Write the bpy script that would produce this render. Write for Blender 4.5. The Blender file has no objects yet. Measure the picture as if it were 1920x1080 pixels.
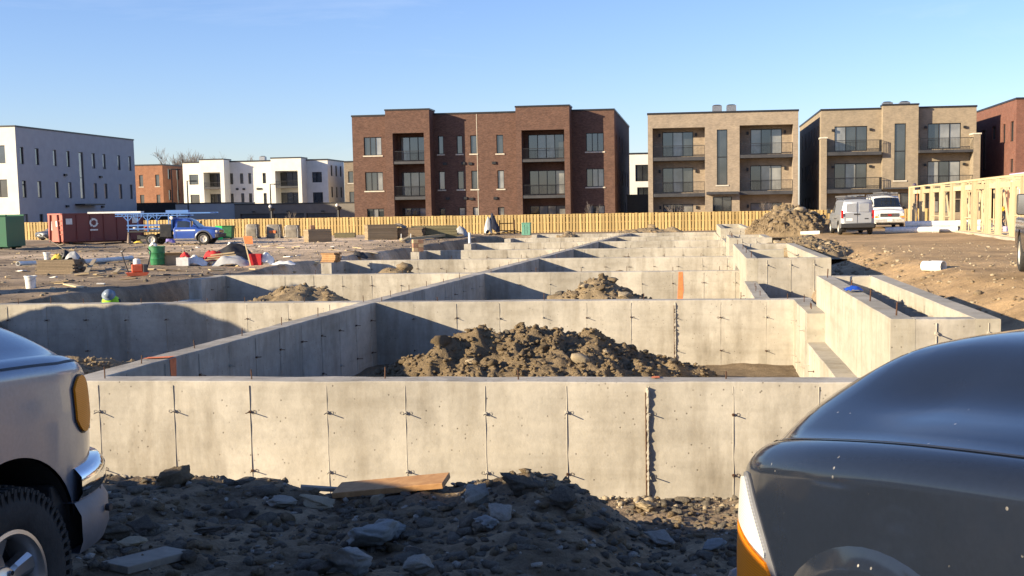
import bpy, bmesh, math, random
import numpy as np
from mathutils import Vector, Matrix
random.seed(7); np.random.seed(7)
R = math.radians
scn = bpy.context.scene
col = scn.collection

# ---------------------------------------------------------------- camera
CAM_F, PPX, PPY, CAM_H, ROLL = 2200., 1040., 600., 2.03, .0162      # pixels of the 1920x1080 photograph; z = 0 is the top of the foundation walls
PITCH = math.atan(210/2200.)
c_f = Vector((0, math.cos(PITCH), -math.sin(PITCH)))
_u0 = Vector((0, math.sin(PITCH), math.cos(PITCH))); _r0 = Vector((1, 0, 0))
c_r = _r0*math.cos(ROLL) - _u0*math.sin(ROLL)
c_u = _u0*math.cos(ROLL) + _r0*math.sin(ROLL)
c_o = Vector((0, 0, CAM_H))
cd = bpy.data.cameras.new('camera'); cam = bpy.data.objects.new('camera', cd); col.objects.link(cam)
m3 = Matrix((c_r, c_u, -c_f)).transposed()
cam.matrix_world = Matrix.Translation(c_o) @ m3.to_4x4()
cd.sensor_width = 36; cd.lens = 36*CAM_F/1920
cd.shift_x = -(PPX-960)/1920; cd.shift_y = (PPY-540)/1920
cd.clip_start = .1; cd.clip_end = 6000
scn.camera = cam

# ---------------------------------------------------------------- sky, sun, exposure
SUN_AZ, SUN_EL = R(65), R(15.5)          # light travels 65 degrees to the right of the view
TRAVEL = Vector((math.sin(SUN_AZ)*math.cos(SUN_EL), math.cos(SUN_AZ)*math.cos(SUN_EL), -math.sin(SUN_EL)))
w = bpy.data.worlds.new('World'); scn.world = w; w.use_nodes = True
nt = w.node_tree; nt.nodes.clear()
sky = nt.nodes.new('ShaderNodeTexSky'); sky.sky_type = 'NISHITA'; sky.sun_disc = False
sky.sun_elevation = SUN_EL; sky.sun_rotation = math.atan2(-TRAVEL.x, -TRAVEL.y)
sky.air_density = 1.0; sky.dust_density = .25; sky.ozone_density = 3.2; sky.altitude = 100
bg = nt.nodes.new('ShaderNodeBackground'); bg.inputs['Strength'].default_value = .092
wo = nt.nodes.new('ShaderNodeOutputWorld')
wb = nt.nodes.new('ShaderNodeMix'); wb.data_type = 'RGBA'; wb.blend_type = 'MULTIPLY'; wb.inputs[0].default_value = 1; wb.inputs[7].default_value = (.89, .87, 1.07, 1)      # the photograph's white balance
nt.links.new(sky.outputs[0], wb.inputs[6]); 
tc = nt.nodes.new('ShaderNodeTexCoord'); mp = nt.nodes.new('ShaderNodeMapping'); mp.inputs['Scale'].default_value = (1.2, 2.2, 7); mp.inputs['Rotation'].default_value = (0, .25, .4); nt.links.new(tc.outputs['Generated'], mp.inputs[0])
cn = nt.nodes.new('ShaderNodeTexNoise'); cn.inputs['Scale'].default_value = 2.1; cn.inputs['Detail'].default_value = 7; cn.inputs['Roughness'].default_value = .62; cn.inputs['Distortion'].default_value = .6; nt.links.new(mp.outputs[0], cn.inputs['Vector'])
cr = nt.nodes.new('ShaderNodeValToRGB'); cr.color_ramp.elements[0].position = .55; cr.color_ramp.elements[0].color = (0, 0, 0, 1); cr.color_ramp.elements[1].position = .82; cr.color_ramp.elements[1].color = (.2, .2, .2, 1); nt.links.new(cn.outputs['Fac'], cr.inputs[0])
cm = nt.nodes.new('ShaderNodeMix'); cm.data_type = 'RGBA'; cm.inputs[7].default_value = (5.2, 5.5, 6.2, 1); nt.links.new(cr.outputs[0], cm.inputs[0]); nt.links.new(wb.outputs[2], cm.inputs[6])      # thin high cirrus
nt.links.new(cm.outputs[2], bg.inputs[0]); nt.links.new(bg.outputs[0], wo.inputs[0])
sd = bpy.data.lights.new('sun', 'SUN'); sd.energy = 5.0; sd.angle = R(.5); sd.color = (1, .83, .56)
so = bpy.data.objects.new('sun', sd); col.objects.link(so)
so.rotation_euler = TRAVEL.to_track_quat('-Z', 'Y').to_euler(); so.location = (-20, -20, 30)
vs = scn.view_settings; vs.view_transform = 'Standard'; vs.look = 'None'; vs.gamma = 1; vs.exposure = 1.18
vs.use_curve_mapping = False

# ---------------------------------------------------------------- pixels to places
def ray(px, py): return c_f + c_r*((px-PPX)/CAM_F) - c_u*((py-PPY)/CAM_F)
def onz(px, py, z=0.):
    d = ray(px, py); return c_o + d*((z-CAM_H)/d.z)
def aty(px, py, Y):
    d = ray(px, py); return c_o + d*(Y/d.y)
TH = R(7.0)                                # the whole estate is laid out on axes turned 7 degrees
EU = Vector((math.cos(TH), -math.sin(TH), 0)); EV = Vector((math.sin(TH), math.cos(TH), 0))
ORG = onz(960, 716); ORG.z = 0
def UV(u, v, z=0.): return ORG + EU*u + EV*v + Vector((0, 0, z))
def onv(px, py, v):                        # ray meets the plane v = const -> (u, z)
    d = ray(px, py); t = (v - (c_o-ORG).dot(EV))/d.dot(EV); p = c_o + d*t
    return (p-ORG).dot(EU), p.z
def onu(px, py, u):                        # ray meets the plane u = const -> (v, z)
    d = ray(px, py); t = (u - (c_o-ORG).dot(EU))/d.dot(EU); p = c_o + d*t
    return (p-ORG).dot(EV), p.z

# ---------------------------------------------------------------- numpy noise
def _h(ix, iy, s):
    n = (ix.astype(np.int64)*374761393 + iy.astype(np.int64)*668265263 + s*974634777) & 0x7fffffff
    n = ((n ^ (n >> 13))*1274126177) & 0x7fffffff
    return ((n ^ (n >> 16)) & 0xffff)/65535.
def vn(x, y, s=0):
    x = np.asarray(x, float); y = np.asarray(y, float)
    ix = np.floor(x); iy = np.floor(y); fx = x-ix; fy = y-iy
    fx = fx*fx*fx*(fx*(fx*6-15)+10); fy = fy*fy*fy*(fy*(fy*6-15)+10)
    a = _h(ix, iy, s); b = _h(ix+1, iy, s); c = _h(ix, iy+1, s); d = _h(ix+1, iy+1, s)
    return (a*(1-fx)+b*fx)*(1-fy)+(c*(1-fx)+d*fx)*fy*1.0
def fbm(x, y, o=4, s=0, g=.5):
    r = 0; a = 1; t = 0
    ca, sa = math.cos(.6), math.sin(.6)
    for i in range(o):
        r = r+a*(vn(x, y, s+i*17)*2-1); t += a; a *= g
        x, y = (x*ca-y*sa)*2.03+11.3, (x*sa+y*ca)*2.03+5.7
    return r/t
def billow(x, y, o=3, s=0):
    r = 0; a = 1; t = 0
    for i in range(o):
        r = r+a*np.abs(vn(x, y, s+i*13)*2-1); t += a; a *= .5; x, y = (x*.8-y*.6)*2.1+3.1, (x*.6+y*.8)*2.1+7.9
    return r/t
def sstep(a, b, x):
    t = np.clip((x-a)/(b-a), 0, 1); return t*t*(3-2*t)

# ---------------------------------------------------------------- materials
MATS = {}
def new_mat(name):
    m = bpy.data.materials.new(name); m.use_nodes = True
    b = m.node_tree.nodes['Principled BSDF']; MATS[name] = m
    return m, m.node_tree, b
def node(t, k, **kw):
    n = t.nodes.new(k)
    for a, v in kw.items(): setattr(n, a, v)
    return n
def ramp(t, fac, stops):
    r = node(t, 'ShaderNodeValToRGB'); e = r.color_ramp.elements
    while len(e) < len(stops): e.new(.5)
    for i, (p, c) in enumerate(stops): e[i].position = p; e[i].color = tuple(c)+(1,)
    t.links.new(fac, r.inputs[0]); return r.outputs[0]
def noise(t, scale, detail=4, rough=.55, vec=None, dist=0):
    n = node(t, 'ShaderNodeTexNoise'); n.inputs['Scale'].default_value = scale; n.inputs['Detail'].default_value = detail
    n.inputs['Roughness'].default_value = rough; n.inputs['Distortion'].default_value = dist
    if vec is not None: t.links.new(vec, n.inputs['Vector'])
    return n.outputs['Fac']
def coords(t, kind='Object', scale=None):
    c = node(t, 'ShaderNodeTexCoord'); o = c.outputs[kind]
    if scale:
        mp = node(t, 'ShaderNodeMapping'); mp.inputs['Scale'].default_value = scale; t.links.new(o, mp.inputs[0]); o = mp.outputs[0]
    return o
def mix(t, a, b, fac, mode='MIX'):
    m = node(t, 'ShaderNodeMix', data_type='RGBA', blend_type=mode)
    for i, v in ((0, fac), (6, a), (7, b)):
        if hasattr(v, 'is_linked'): t.links.new(v, m.inputs[i])
        else: m.inputs[i].default_value = v if i == 0 else tuple(v)+(1,)*(4-len(v))
    return m.outputs[2]
def bump(t, b, h, strength=.3, dist=.02):
    n = node(t, 'ShaderNodeBump'); n.inputs['Strength'].default_value = strength; n.inputs['Distance'].default_value = dist
    t.links.new(h, n.inputs['Height']); t.links.new(n.outputs[0], b.inputs['Normal'])
def simple(name, c, rough=.6, metal=0, var=.12, scale=6, bmp=0, coat=0, bscale=None, spec=.5):
    m, t, b = new_mat(name)
    b.inputs['Roughness'].default_value = rough; b.inputs['Metallic'].default_value = metal; b.inputs['Coat Weight'].default_value = coat
    b.inputs['Specular IOR Level'].default_value = spec
    v = coords(t); n = noise(t, scale, 5, .6, v)
    lo = [max(0, x*(1-var*1.6)) for x in c]; hi = [min(1, x*(1+var)) for x in c]
    t.links.new(ramp(t, n, [(.3, lo), (.7, hi)]), b.inputs['Base Color'])
    if bmp: bump(t, b, noise(t, bscale or scale*5, 4, .6, v), bmp, .01)
    return m
def concrete(name, c1, c2, stain):
    m, t, b = new_mat(name); v = coords(t)
    n1 = noise(t, .9, 6, .6, v, .4); n2 = noise(t, 7, 5, .65, v)
    vs_ = coords(t, 'Object', (1.3, 1.3, .25)); n3 = noise(t, 2.2, 5, .6, vs_)
    n5 = noise(t, .35, 3, .5, v)
    base = ramp(t, n1, [(.36, c2), (.64, c1)])
    base = mix(t, base, stain, ramp(t, n3, [(.47, (0, 0, 0)), (.74, (.9, .9, .9))]))
    base = mix(t, base, (.5, .46, .39), ramp(t, n5, [(.5, (0, 0, 0)), (.75, (.55, .55, .55))]))
    sp = ramp(t, n2, [(.35, (.84, .84, .84)), (.6, (1, 1, 1))])
    base = mix(t, base, sp, .8, 'MULTIPLY')
    vo = node(t, 'ShaderNodeTexVoronoi'); vo.inputs['Scale'].default_value = 10; t.links.new(v, vo.inputs['Vector'])
    gate = ramp(t, noise(t, 3.1, 2, .5, v), [(.44, (1, 1, 1)), (.56, (0, 0, 0))])
    add = node(t, 'ShaderNodeMath', operation='MAXIMUM'); t.links.new(ramp(t, vo.outputs['Distance'], [(.06, (0, 0, 0)), (.13, (1, 1, 1))]), add.inputs[0]); t.links.new(gate, add.inputs[1])
    base = mix(t, base, mix(t, (.35, .33, .3), (1, 1, 1), add.outputs[0]), .85, 'MULTIPLY')
    n6 = noise(t, 1.1, 4, .6, coords(t, 'Object', (.25, .25, 3.2))); base = mix(t, base, ramp(t, n6, [(.32, (.86, .85, .83)), (.5, (1, 1, 1)), (.72, (1.07, 1.06, 1.04))]), .8, 'MULTIPLY')
    at = node(t, 'ShaderNodeAttribute', attribute_name='tone'); a1 = node(t, 'ShaderNodeMath', operation='ADD'); a1.inputs[1].default_value = 1.; t.links.new(at.outputs['Fac'], a1.inputs[0])
    base = mix(t, base, a1.outputs[0], 1., 'MULTIPLY')
    t.links.new(base, b.inputs['Base Color']); b.inputs['Roughness'].default_value = .85; b.inputs['Specular IOR Level'].default_value = .25
    h = node(t, 'ShaderNodeMath', operation='ADD'); t.links.new(noise(t, 16, 6, .7, v), h.inputs[0]); t.links.new(add.outputs[0], h.inputs[1])
    bump(t, b, h.outputs[0], .35, .012)
    return m
concrete('concrete', (.48, .445, .385), (.36, .33, .28), (.25, .22, .175))
concrete('concrete_pale', (.45, .415, .345), (.37, .34, .28), (.3, .265, .2))
def soil(name, cols, scale=1., bstr=.8, attr=False):
    m, t, b = new_mat(name); v = coords(t)
    n1 = noise(t, .35*scale, 5, .6, v); n2 = noise(t, 4*scale, 8, .72, v); n3 = noise(t, 30*scale, 6, .7, v)
    c = ramp(t, n2, [(.28, cols[0]), (.5, cols[1]), (.72, cols[2])])
    c = mix(t, c, ramp(t, n1, [(.3, [x*.72 for x in cols[0]]), (.75, cols[2])]), .42)
    if attr:
        a = node(t, 'ShaderNodeAttribute', attribute_name='zone'); c = mix(t, c, a.outputs['Color'], 1.0, 'MULTIPLY')
    c = mix(t, c, ramp(t, n3, [(.3, (.62, .62, .62)), (.6, (1.08, 1.08, 1.08))]), .8, 'MULTIPLY')
    t.links.new(c, b.inputs['Base Color']); b.inputs['Roughness'].default_value = .95; b.inputs['Specular IOR Level'].default_value = .12
    ad = node(t, 'ShaderNodeMath', operation='ADD'); t.links.new(n2, ad.inputs[0]); t.links.new(n3, ad.inputs[1])
    bump(t, b, ad.outputs[0], bstr, .05)
    return m
soil('ground_soil', [(.16, .125, .09), (.27, .21, .145), (.38, .3, .205)], attr=True)
soil('pile_soil', [(.19, .145, .09), (.32, .245, .155), (.43, .33, .21)], 1.2)
soil('clay_clod', [(.19, .145, .095), (.32, .245, .16), (.44, .345, .23)], 2.5)
soil('dark_clod', [(.1, .085, .068), (.185, .16, .127), (.3, .26, .205)], 2.5)
soil('grey_stone', [(.24, .215, .18), (.36, .325, .275), (.48, .44, .375)], 3, .5)
soil('blue_clay', [(.32, .33, .32), (.45, .455, .44), (.55, .555, .535)], 3, .7)
soil('tan_stone', [(.3, .24, .16), (.42, .34, .23), (.5, .42, .3)], 3, .5)
soil('brown_clay', [(.155, .115, .072), (.275, .205, .126), (.39, .295, .185)], 1.6, 1.)
def brick(name, c1, c2, mortar, sx=.22, sz=.07, scale=1.):
    m, t, b = new_mat(name); c = node(t, 'ShaderNodeTexCoord')
    sep = node(t, 'ShaderNodeSeparateXYZ'); t.links.new(c.outputs['Object'], sep.inputs[0])
    ad = node(t, 'ShaderNodeMath', operation='ADD'); t.links.new(sep.outputs[0], ad.inputs[0]); t.links.new(sep.outputs[1], ad.inputs[1])
    cb = node(t, 'ShaderNodeCombineXYZ'); t.links.new(ad.outputs[0], cb.inputs[0]); t.links.new(sep.outputs[2], cb.inputs[1])
    br = node(t, 'ShaderNodeTexBrick'); br.inputs['Scale'].default_value = scale
    br.inputs['Brick Width'].default_value = sx; br.inputs['Row Height'].default_value = sz; br.inputs['Mortar Size'].default_value = .007
    br.inputs['Color1'].default_value = tuple(c1)+(1,); br.inputs['Color2'].default_value = tuple(c2)+(1,); br.inputs['Mortar'].default_value = tuple(mortar)+(1,)
    br.inputs['Bias'].default_value = -.1
    t.links.new(cb.outputs[0], br.inputs['Vector'])
    n = noise(t, 1.7, 6, .65, c.outputs['Object'])
    t.links.new(mix(t, br.outputs['Color'], ramp(t, n, [(.3, (.78, .78, .78)), (.7, (1.12, 1.1, 1.06))]), .9, 'MULTIPLY'), b.inputs['Base Color'])
    b.inputs['Roughness'].default_value = .9; b.inputs['Specular IOR Level'].default_value = .2
    bump(t, b, br.outputs['Fac'], -.4, .008)
    return m
brick('brown_brick', (.09, .045, .034), (.15, .08, .06), (.155, .12, .105))
brick('tan_brick', (.26, .21, .16), (.34, .275, .215), (.32, .28, .24))
brick('tan_brick_warm', (.25, .205, .15), (.315, .255, .19), (.3, .265, .22))
brick('orange_brick', (.27, .115, .065), (.33, .15, .085), (.28, .2, .145))
brick('red_brick', (.15, .06, .045), (.2, .08, .06), (.2, .15, .125))
brick('dull_brick', (.2, .165, .125), (.26, .21, .16), (.25, .21, .17))
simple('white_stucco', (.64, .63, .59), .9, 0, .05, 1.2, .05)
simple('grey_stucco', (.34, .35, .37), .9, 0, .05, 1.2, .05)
simple('taupe_stucco', (.17, .155, .135), .9, 0, .08, 1.2)
simple('black_metal', (.022, .022, .024), .45, .2, .2, 8)
simple('dark_panel', (.05, .05, .055), .55, .1, .2, 1.5)
simple('stone_sill', (.55, .5, .42), .8)
simple('galvanised', (.3, .31, .33), .42, .7, .2, 12)
simple('concrete_floor', (.33, .32, .3), .85, 0, .15, 2, .2)
def glass(name, c, rough=.03):
    m, t, b = new_mat(name)
    n = noise(t, .55, 2, .5, coords(t))
    t.links.new(ramp(t, n, [(.35, [x*.6 for x in c]), (.65, [x*1.4 for x in c])]), b.inputs['Base Color'])
    b.inputs['Roughness'].default_value = rough; b.inputs['IOR'].default_value = 1.6; b.inputs['Specular IOR Level'].default_value = .9
    b.inputs['Coat Weight'].default_value = .6; b.inputs['Coat Roughness'].default_value = .01
    return m
glass('glass', (.03, .033, .036)); glass('glass_blind', (.2, .2, .2)); glass('car_glass', (.015, .018, .02))
def wood(name, c1, c2, sc=(1, 1, 1), s=6, rough=.75):
    m, t, b = new_mat(name); v = coords(t, 'Object', sc)
    oi = node(t, 'ShaderNodeObjectInfo')
    n = noise(t, s, 6, .65, v, .8)
    c = ramp(t, n, [(.3, c1), (.7, c2)])
    c = mix(t, c, ramp(t, oi.outputs['Random'], [(0, (.72, .7, .66)), (1, (1.16, 1.14, 1.1))]), 1, 'MULTIPLY')
    t.links.new(c, b.inputs['Base Color']); b.inputs['Roughness'].default_value = rough
    bump(t, b, n, .2, .004); return m
wood('fence_pine', (.4, .28, .11), (.54, .4, .18), (4, 4, .5))
wood('fence_back', (.3, .17, .055), (.42, .26, .09), (4, 4, .5))
wood('stud_pine', (.5, .4, .24), (.62, .51, .33), (4, 4, .5))
wood('old_lumber', (.12, .09, .06), (.24, .18, .12), (3, 3, 3))
wood('green_lumber', (.13, .12, .065), (.23, .2, .115), (3, 3, 3))
wood('ply_edge', (.22, .17, .11), (.36, .28, .18), (.6, .6, 14))
wood('plank', (.3, .15, .06), (.46, .27, .12), (1, 1, 1), 9)
wood('grey_board', (.16, .135, .11), (.27, .235, .19), (1, 1, 1), 7)
wood('new_board', (.55, .42, .24), (.68, .55, .34), (2, 2, 2))
def paint(name, c, metal=.4, rough=.32, coat=1., dirt=.35, dirtcol=(.2, .17, .13), specks=0, flake=0):
    m, t, b = new_mat(name); v = coords(t)
    n = noise(t, 2.4, 7, .7, v); fine = noise(t, 60, 3, .6, v)
    c0 = ramp(t, fine, [(.3, [x*.93 for x in c]), (.7, [min(1, x*1.06) for x in c])])
    f = ramp(t, n, [(.48, (0, 0, 0)), (.85, (dirt,)*3)])
    cc = mix(t, c0, dirtcol, f)
    if specks:
        vo = node(t, 'ShaderNodeTexVoronoi'); vo.inputs['Scale'].default_value = 22; t.links.new(v, vo.inputs['Vector'])
        g = ramp(t, noise(t, 5, 3, .6, v), [(.55, (1, 1, 1)), (.63, (0, 0, 0))])
        mx = node(t, 'ShaderNodeMath', operation='MAXIMUM'); t.links.new(ramp(t, vo.outputs['Distance'], [(.05, (0, 0, 0)), (.1, (1, 1, 1))]), mx.inputs[0]); t.links.new(g, mx.inputs[1])
        cc = mix(t, (.36, .34, .31), cc, mx.outputs[0])
    t.links.new(cc, b.inputs['Base Color']); b.inputs['Metallic'].default_value = metal; b.inputs['Roughness'].default_value = rough
    b.inputs['Coat Weight'].default_value = coat; b.inputs['Coat Roughness'].default_value = .045
    rr = node(t, 'ShaderNodeMapRange'); rr.inputs[3].default_value = .02; rr.inputs[4].default_value = .16; t.links.new(n, rr.inputs[0]); t.links.new(rr.outputs[0], b.inputs['Coat Roughness'])
    return m
paint('silver_paint', (.2, .23, .28), .25, .3, .8, .2)
paint('slate_paint', (.01, .014, .024), 0, .5, .9, .04, (.1, .09, .08), specks=1)
MATS['slate_paint'].node_tree.nodes['Principled BSDF'].inputs['Specular IOR Level'].default_value = .05
paint('blue_paint', (.03, .09, .4), .2, .35, .8, .3)
paint('blue_steel', (.08, .2, .5), 0, .5, .2, .3)
paint('white_paint', (.72, .72, .7), 0, .35, .6, .25)
paint('van_silver', (.36, .38, .41), .3, .35, .8, .3)
paint('grey_paint', (.13, .135, .14), .4, .35, .8, .25)
paint('black_paint', (.02, .021, .024), .2, .35, .8, .3)
paint('dumpster_red', (.17, .035, .032), 0, .55, .1, .35, (.1, .05, .04))
paint('dumpster_red_lit', (.42, .12, .09), 0, .6, .1, .5, (.3, .12, .09))  # the skip's red lightened to pink: sunlight on its end put into the colour
paint('dumpster_green', (.02, .13, .065), 0, .5, .15, .4, (.05, .08, .05))
simple('chrome', (.75, .75, .76), .08, 1, .03, 3)
simple('tyre', (.028, .027, .026), .85, 0, .3, 12, .3)
simple('black_plastic', (.03, .03, .032), .55, 0, .2, 10, .1)
simple('bumper_grey', (.13, .135, .15), .5, 0, .15, 6, .1)
simple('wheel_alloy', (.5, .5, .51), .3, .85, .08, 8)
simple('white_steel', (.5, .48, .44), .5, .2, .2, 8)
def lamp(name, c, rough=.15, ribs=0):
    m, t, b = new_mat(name)
    b.inputs['Roughness'].default_value = rough; b.inputs['Coat Weight'].default_value = .06; b.inputs['Coat Roughness'].default_value = .05; b.inputs['Specular IOR Level'].default_value = .2
    w_ = node(t, 'ShaderNodeTexWave'); w_.inputs['Scale'].default_value = 40; w_.inputs['Distortion'].default_value = .4; w_.bands_direction = 'Z'
    t.links.new(coords(t), w_.inputs['Vector'])
    t.links.new(ramp(t, w_.outputs['Fac'], [(0, [x*.8 for x in c]), (1, c)]), b.inputs['Base Color'])
    b.inputs['Subsurface Weight'].default_value = .0
    bump(t, b, w_.outputs['Fac'], .15, .002); return m
lamp('amber_lens', (1, .3, .01), .45); lamp('red_lens', (.5, .02, .015)); lamp('clear_lens', (.62, .62, .6), .2)
simple('rust', (.1, .05, .03), .8, .3, .3, 20)
simple('blue_plastic', (.02, .09, .5), .45); simple('white_plastic', (.72, .72, .7), .5); simple('pvc', (.74, .73, .69), .45)
simple('purple_board', (.5, .42, .62), .8, 0, .06, 2); simple('orange_spray', (.75, .2, .07), .8, 0, .15, 12)
simple('green_drum', (.03, .2, .08), .5, 0, .25, 5); simple('bright_green', (.02, .6, .12), .6); simple('green_bin', (.025, .14, .05), .55, 0, .2)
simple('red_cloth', (.5, .02, .025), .8); simple('black_tarp', (.02, .02, .022), .55, 0, .3, 6); simple('pale_tarp', (.36, .37, .38), .45, 0, .1, 4)
simple('cardboard', (.42, .3, .18), .85); simple('orange_machine', (.6, .12, .05), .5); simple('stone_wrap', (.2, .175, .14), .45, 0, .25, 2.5, .3, .3, 5)
simple('neon_vest', (.35, .75, .03), .75); simple('navy_cloth', (.03, .035, .06), .9); simple('skin', (.45, .28, .2), .6); simple('hat_grey', (.2, .25, .32), .35)
simple('hat_yellow', (.8, .55, .02), .35); simple('hat_dark', (.06, .04, .08), .4); simple('bark', (.2, .165, .14), .9); simple('cone_dark', (.2, .15, .12), .7)
simple('teal_box', (.12, .3, .22), .5); simple('yellow_bag', (.7, .5, .08), .5); simple('purple_bag', (.25, .2, .5), .6); simple('paper', (.75, .74, .7), .7); simple('tan_cloth', (.4, .33, .2), .9)
simple('brick_cube', (.3, .17, .11), .9, 0, .2, 10)

# ---------------------------------------------------------------- objects
def tag(o, label=None, cat=None, group=None, kind=None):
    if label: o['label'] = label
    if cat: o['category'] = cat
    if group: o['group'] = group
    if kind: o['kind'] = kind
    return o
def thing(name, label, cat, loc=(0, 0, 0), rz=0, group=None):
    o = bpy.data.objects.new(name, None); col.objects.link(o); o.location = loc; o.rotation_euler = (0, 0, rz)
    o.empty_display_size = .2
    o['_m'] = 1
    del o['_m']
    return tag(o, label, cat, group)
def wm(o):
    m = Matrix.LocRotScale(o.location, o.rotation_euler, o.scale)
    return (wm(o.parent) @ m) if o.parent else m
class MB:
    """collects faces; build() makes one mesh object. Vertices are given in world space when a parent is set, unless local=True."""
    def __init__(self): self.v = []; self.f = []
    def add(self, vs, fs):
        o = len(self.v); self.v += [tuple(p) for p in vs]; self.f += [tuple(i+o for i in q) for q in fs]; return self
    def box(self, c, s, rz=0, M=None):
        hx, hy, hz = s[0]/2, s[1]/2, s[2]/2; m = M or (Matrix.Translation(Vector(c)) @ Matrix.Rotation(rz, 4, 'Z'))
        vs = [m @ Vector((x, y, z)) for x in (-hx, hx) for y in (-hy, hy) for z in (-hz, hz)]
        return self.add(vs, [(0, 1, 3, 2), (4, 6, 7, 5), (0, 4, 5, 1), (2, 3, 7, 6), (0, 2, 6, 4), (1, 5, 7, 3)])
    def bb(self, x0, x1, y0, y1, z0, z1): return self.box(((x0+x1)/2, (y0+y1)/2, (z0+z1)/2), (x1-x0, y1-y0, z1-z0))
    def bar(self, a, b, wd, h, up=(0, 0, 1)):
        a, b = Vector(a), Vector(b); d = b-a; L = d.length; d.normalize(); u = Vector(up)
        s = d.cross(u)
        if s.length < 1e-4: s = d.cross(Vector((1, 0, 0)))
        s.normalize(); u = s.cross(d)
        m = Matrix((s, d, u)).transposed().to_4x4(); m.translation = (a+b)/2
        return self.box(None, (wd, L, h), M=m)
    def tube(self, a, b, r, n=8, r2=None, cap=True):
        a, b = Vector(a), Vector(b); r2 = r if r2 is None else r2
        d = (b-a).normalized(); s = d.orthogonal().normalized(); t = d.cross(s)
        vs = []
        for p, q in ((a, r), (b, r2)):
            for i in range(n): an = 2*math.pi*i/n; vs.append(p+(s*math.cos(an)+t*math.sin(an))*q)
        fs = [(i, (i+1) % n, n+(i+1) % n, n+i) for i in range(n)]
        if cap: fs += [tuple(range(n))[::-1], tuple(range(n, 2*n))]
        return self.add(vs, fs)
    def path(self, pts, r, n=6):
        for a, b in zip(pts[:-1], pts[1:]): self.tube(a, b, r, n)
        return self
    def lathe(self, prof, M, n=32, closed=False):
        """prof = [(radius, height)], spun about local z of matrix M"""
        vs = []; k = len(prof)
        for i in range(n):
            an = 2*math.pi*i/n
            for (r_, h) in prof: vs.append(M @ Vector((r_*math.cos(an), r_*math.sin(an), h)))
        fs = []
        for i in range(n):
            j = (i+1) % n
            for q in range(k-1): fs.append((i*k+q, j*k+q, j*k+q+1, i*k+q+1))
            if closed: fs.append((i*k+k-1, j*k+k-1, j*k, i*k))
        return self.add(vs, fs)
    def prism(self, poly, M, d):
        """poly in local xy of M, extruded by d along local z"""
        n = len(poly); vs = [M @ Vector((x, y, 0)) for x, y in poly]+[M @ Vector((x, y, d)) for x, y in poly]
        return self.add(vs, [tuple(range(n))[::-1], tuple(range(n, 2*n))]+[(i, (i+1) % n, n+(i+1) % n, n+i) for i in range(n)])
    def grid(self, P):
        """P = 2-D list of points"""
        a, b = len(P), len(P[0]); return self.add([p for row in P for p in row], [(i*b+j, i*b+j+1, (i+1)*b+j+1, (i+1)*b+j) for i in range(a-1) for j in range(b-1)])
    def build(self, name, mat, parent=None, smooth=False, bevel=0, local=False, angle=None, flip=False):
        me = bpy.data.meshes.new(name)
        vs = self.v
        if parent is not None and not local:
            inv = wm(parent).inverted(); vs = [inv @ Vector(p) for p in vs]
        elif parent is None and not local and vs:
            pass
        me.from_pydata([tuple(p) for p in vs], [], self.f)
        bm = bmesh.new(); bm.from_mesh(me)
        bmesh.ops.recalc_face_normals(bm, faces=bm.faces)
        bm.to_mesh(me); bm.free()
        if mat: me.materials.append(MATS[mat])
        if smooth:
            me.polygons.foreach_set('use_smooth', [True]*len(me.polygons))
            if angle:
                try: me.set_sharp_from_angle(angle=R(angle))
                except Exception: pass
        o = bpy.data.objects.new(name, me); col.objects.link(o)
        if parent is not None: o.parent = parent
        if bevel:
            bv = o.modifiers.new('bevel', 'BEVEL'); bv.width = bevel; bv.segments = 2; bv.limit_method = 'ANGLE'; bv.angle_limit = R(40)
        return o
def children(o): return [c for c in bpy.data.objects if c.parent == o]
def copy_tree(o, parent=None):
    kids = children(o)
    c = o.copy(); col.objects.link(c); c.parent = parent
    for k in kids: copy_tree(k, c)
    return c
def inst(me_obj, parent, loc, rot=None, scale=None):
    """another object sharing mesh data with me_obj; loc in world space"""
    o = bpy.data.objects.new(me_obj.name.split('.')[0], me_obj.data); col.objects.link(o); o.parent = parent
    m = Matrix.LocRotScale(Vector(loc), rot, Vector(scale) if scale is not None else None)
    if parent is not None: m = wm(parent).inverted() @ m
    l, q, s = m.decompose(); o.location = l; o.rotation_euler = q.to_euler(); o.scale = s
    return o
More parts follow.
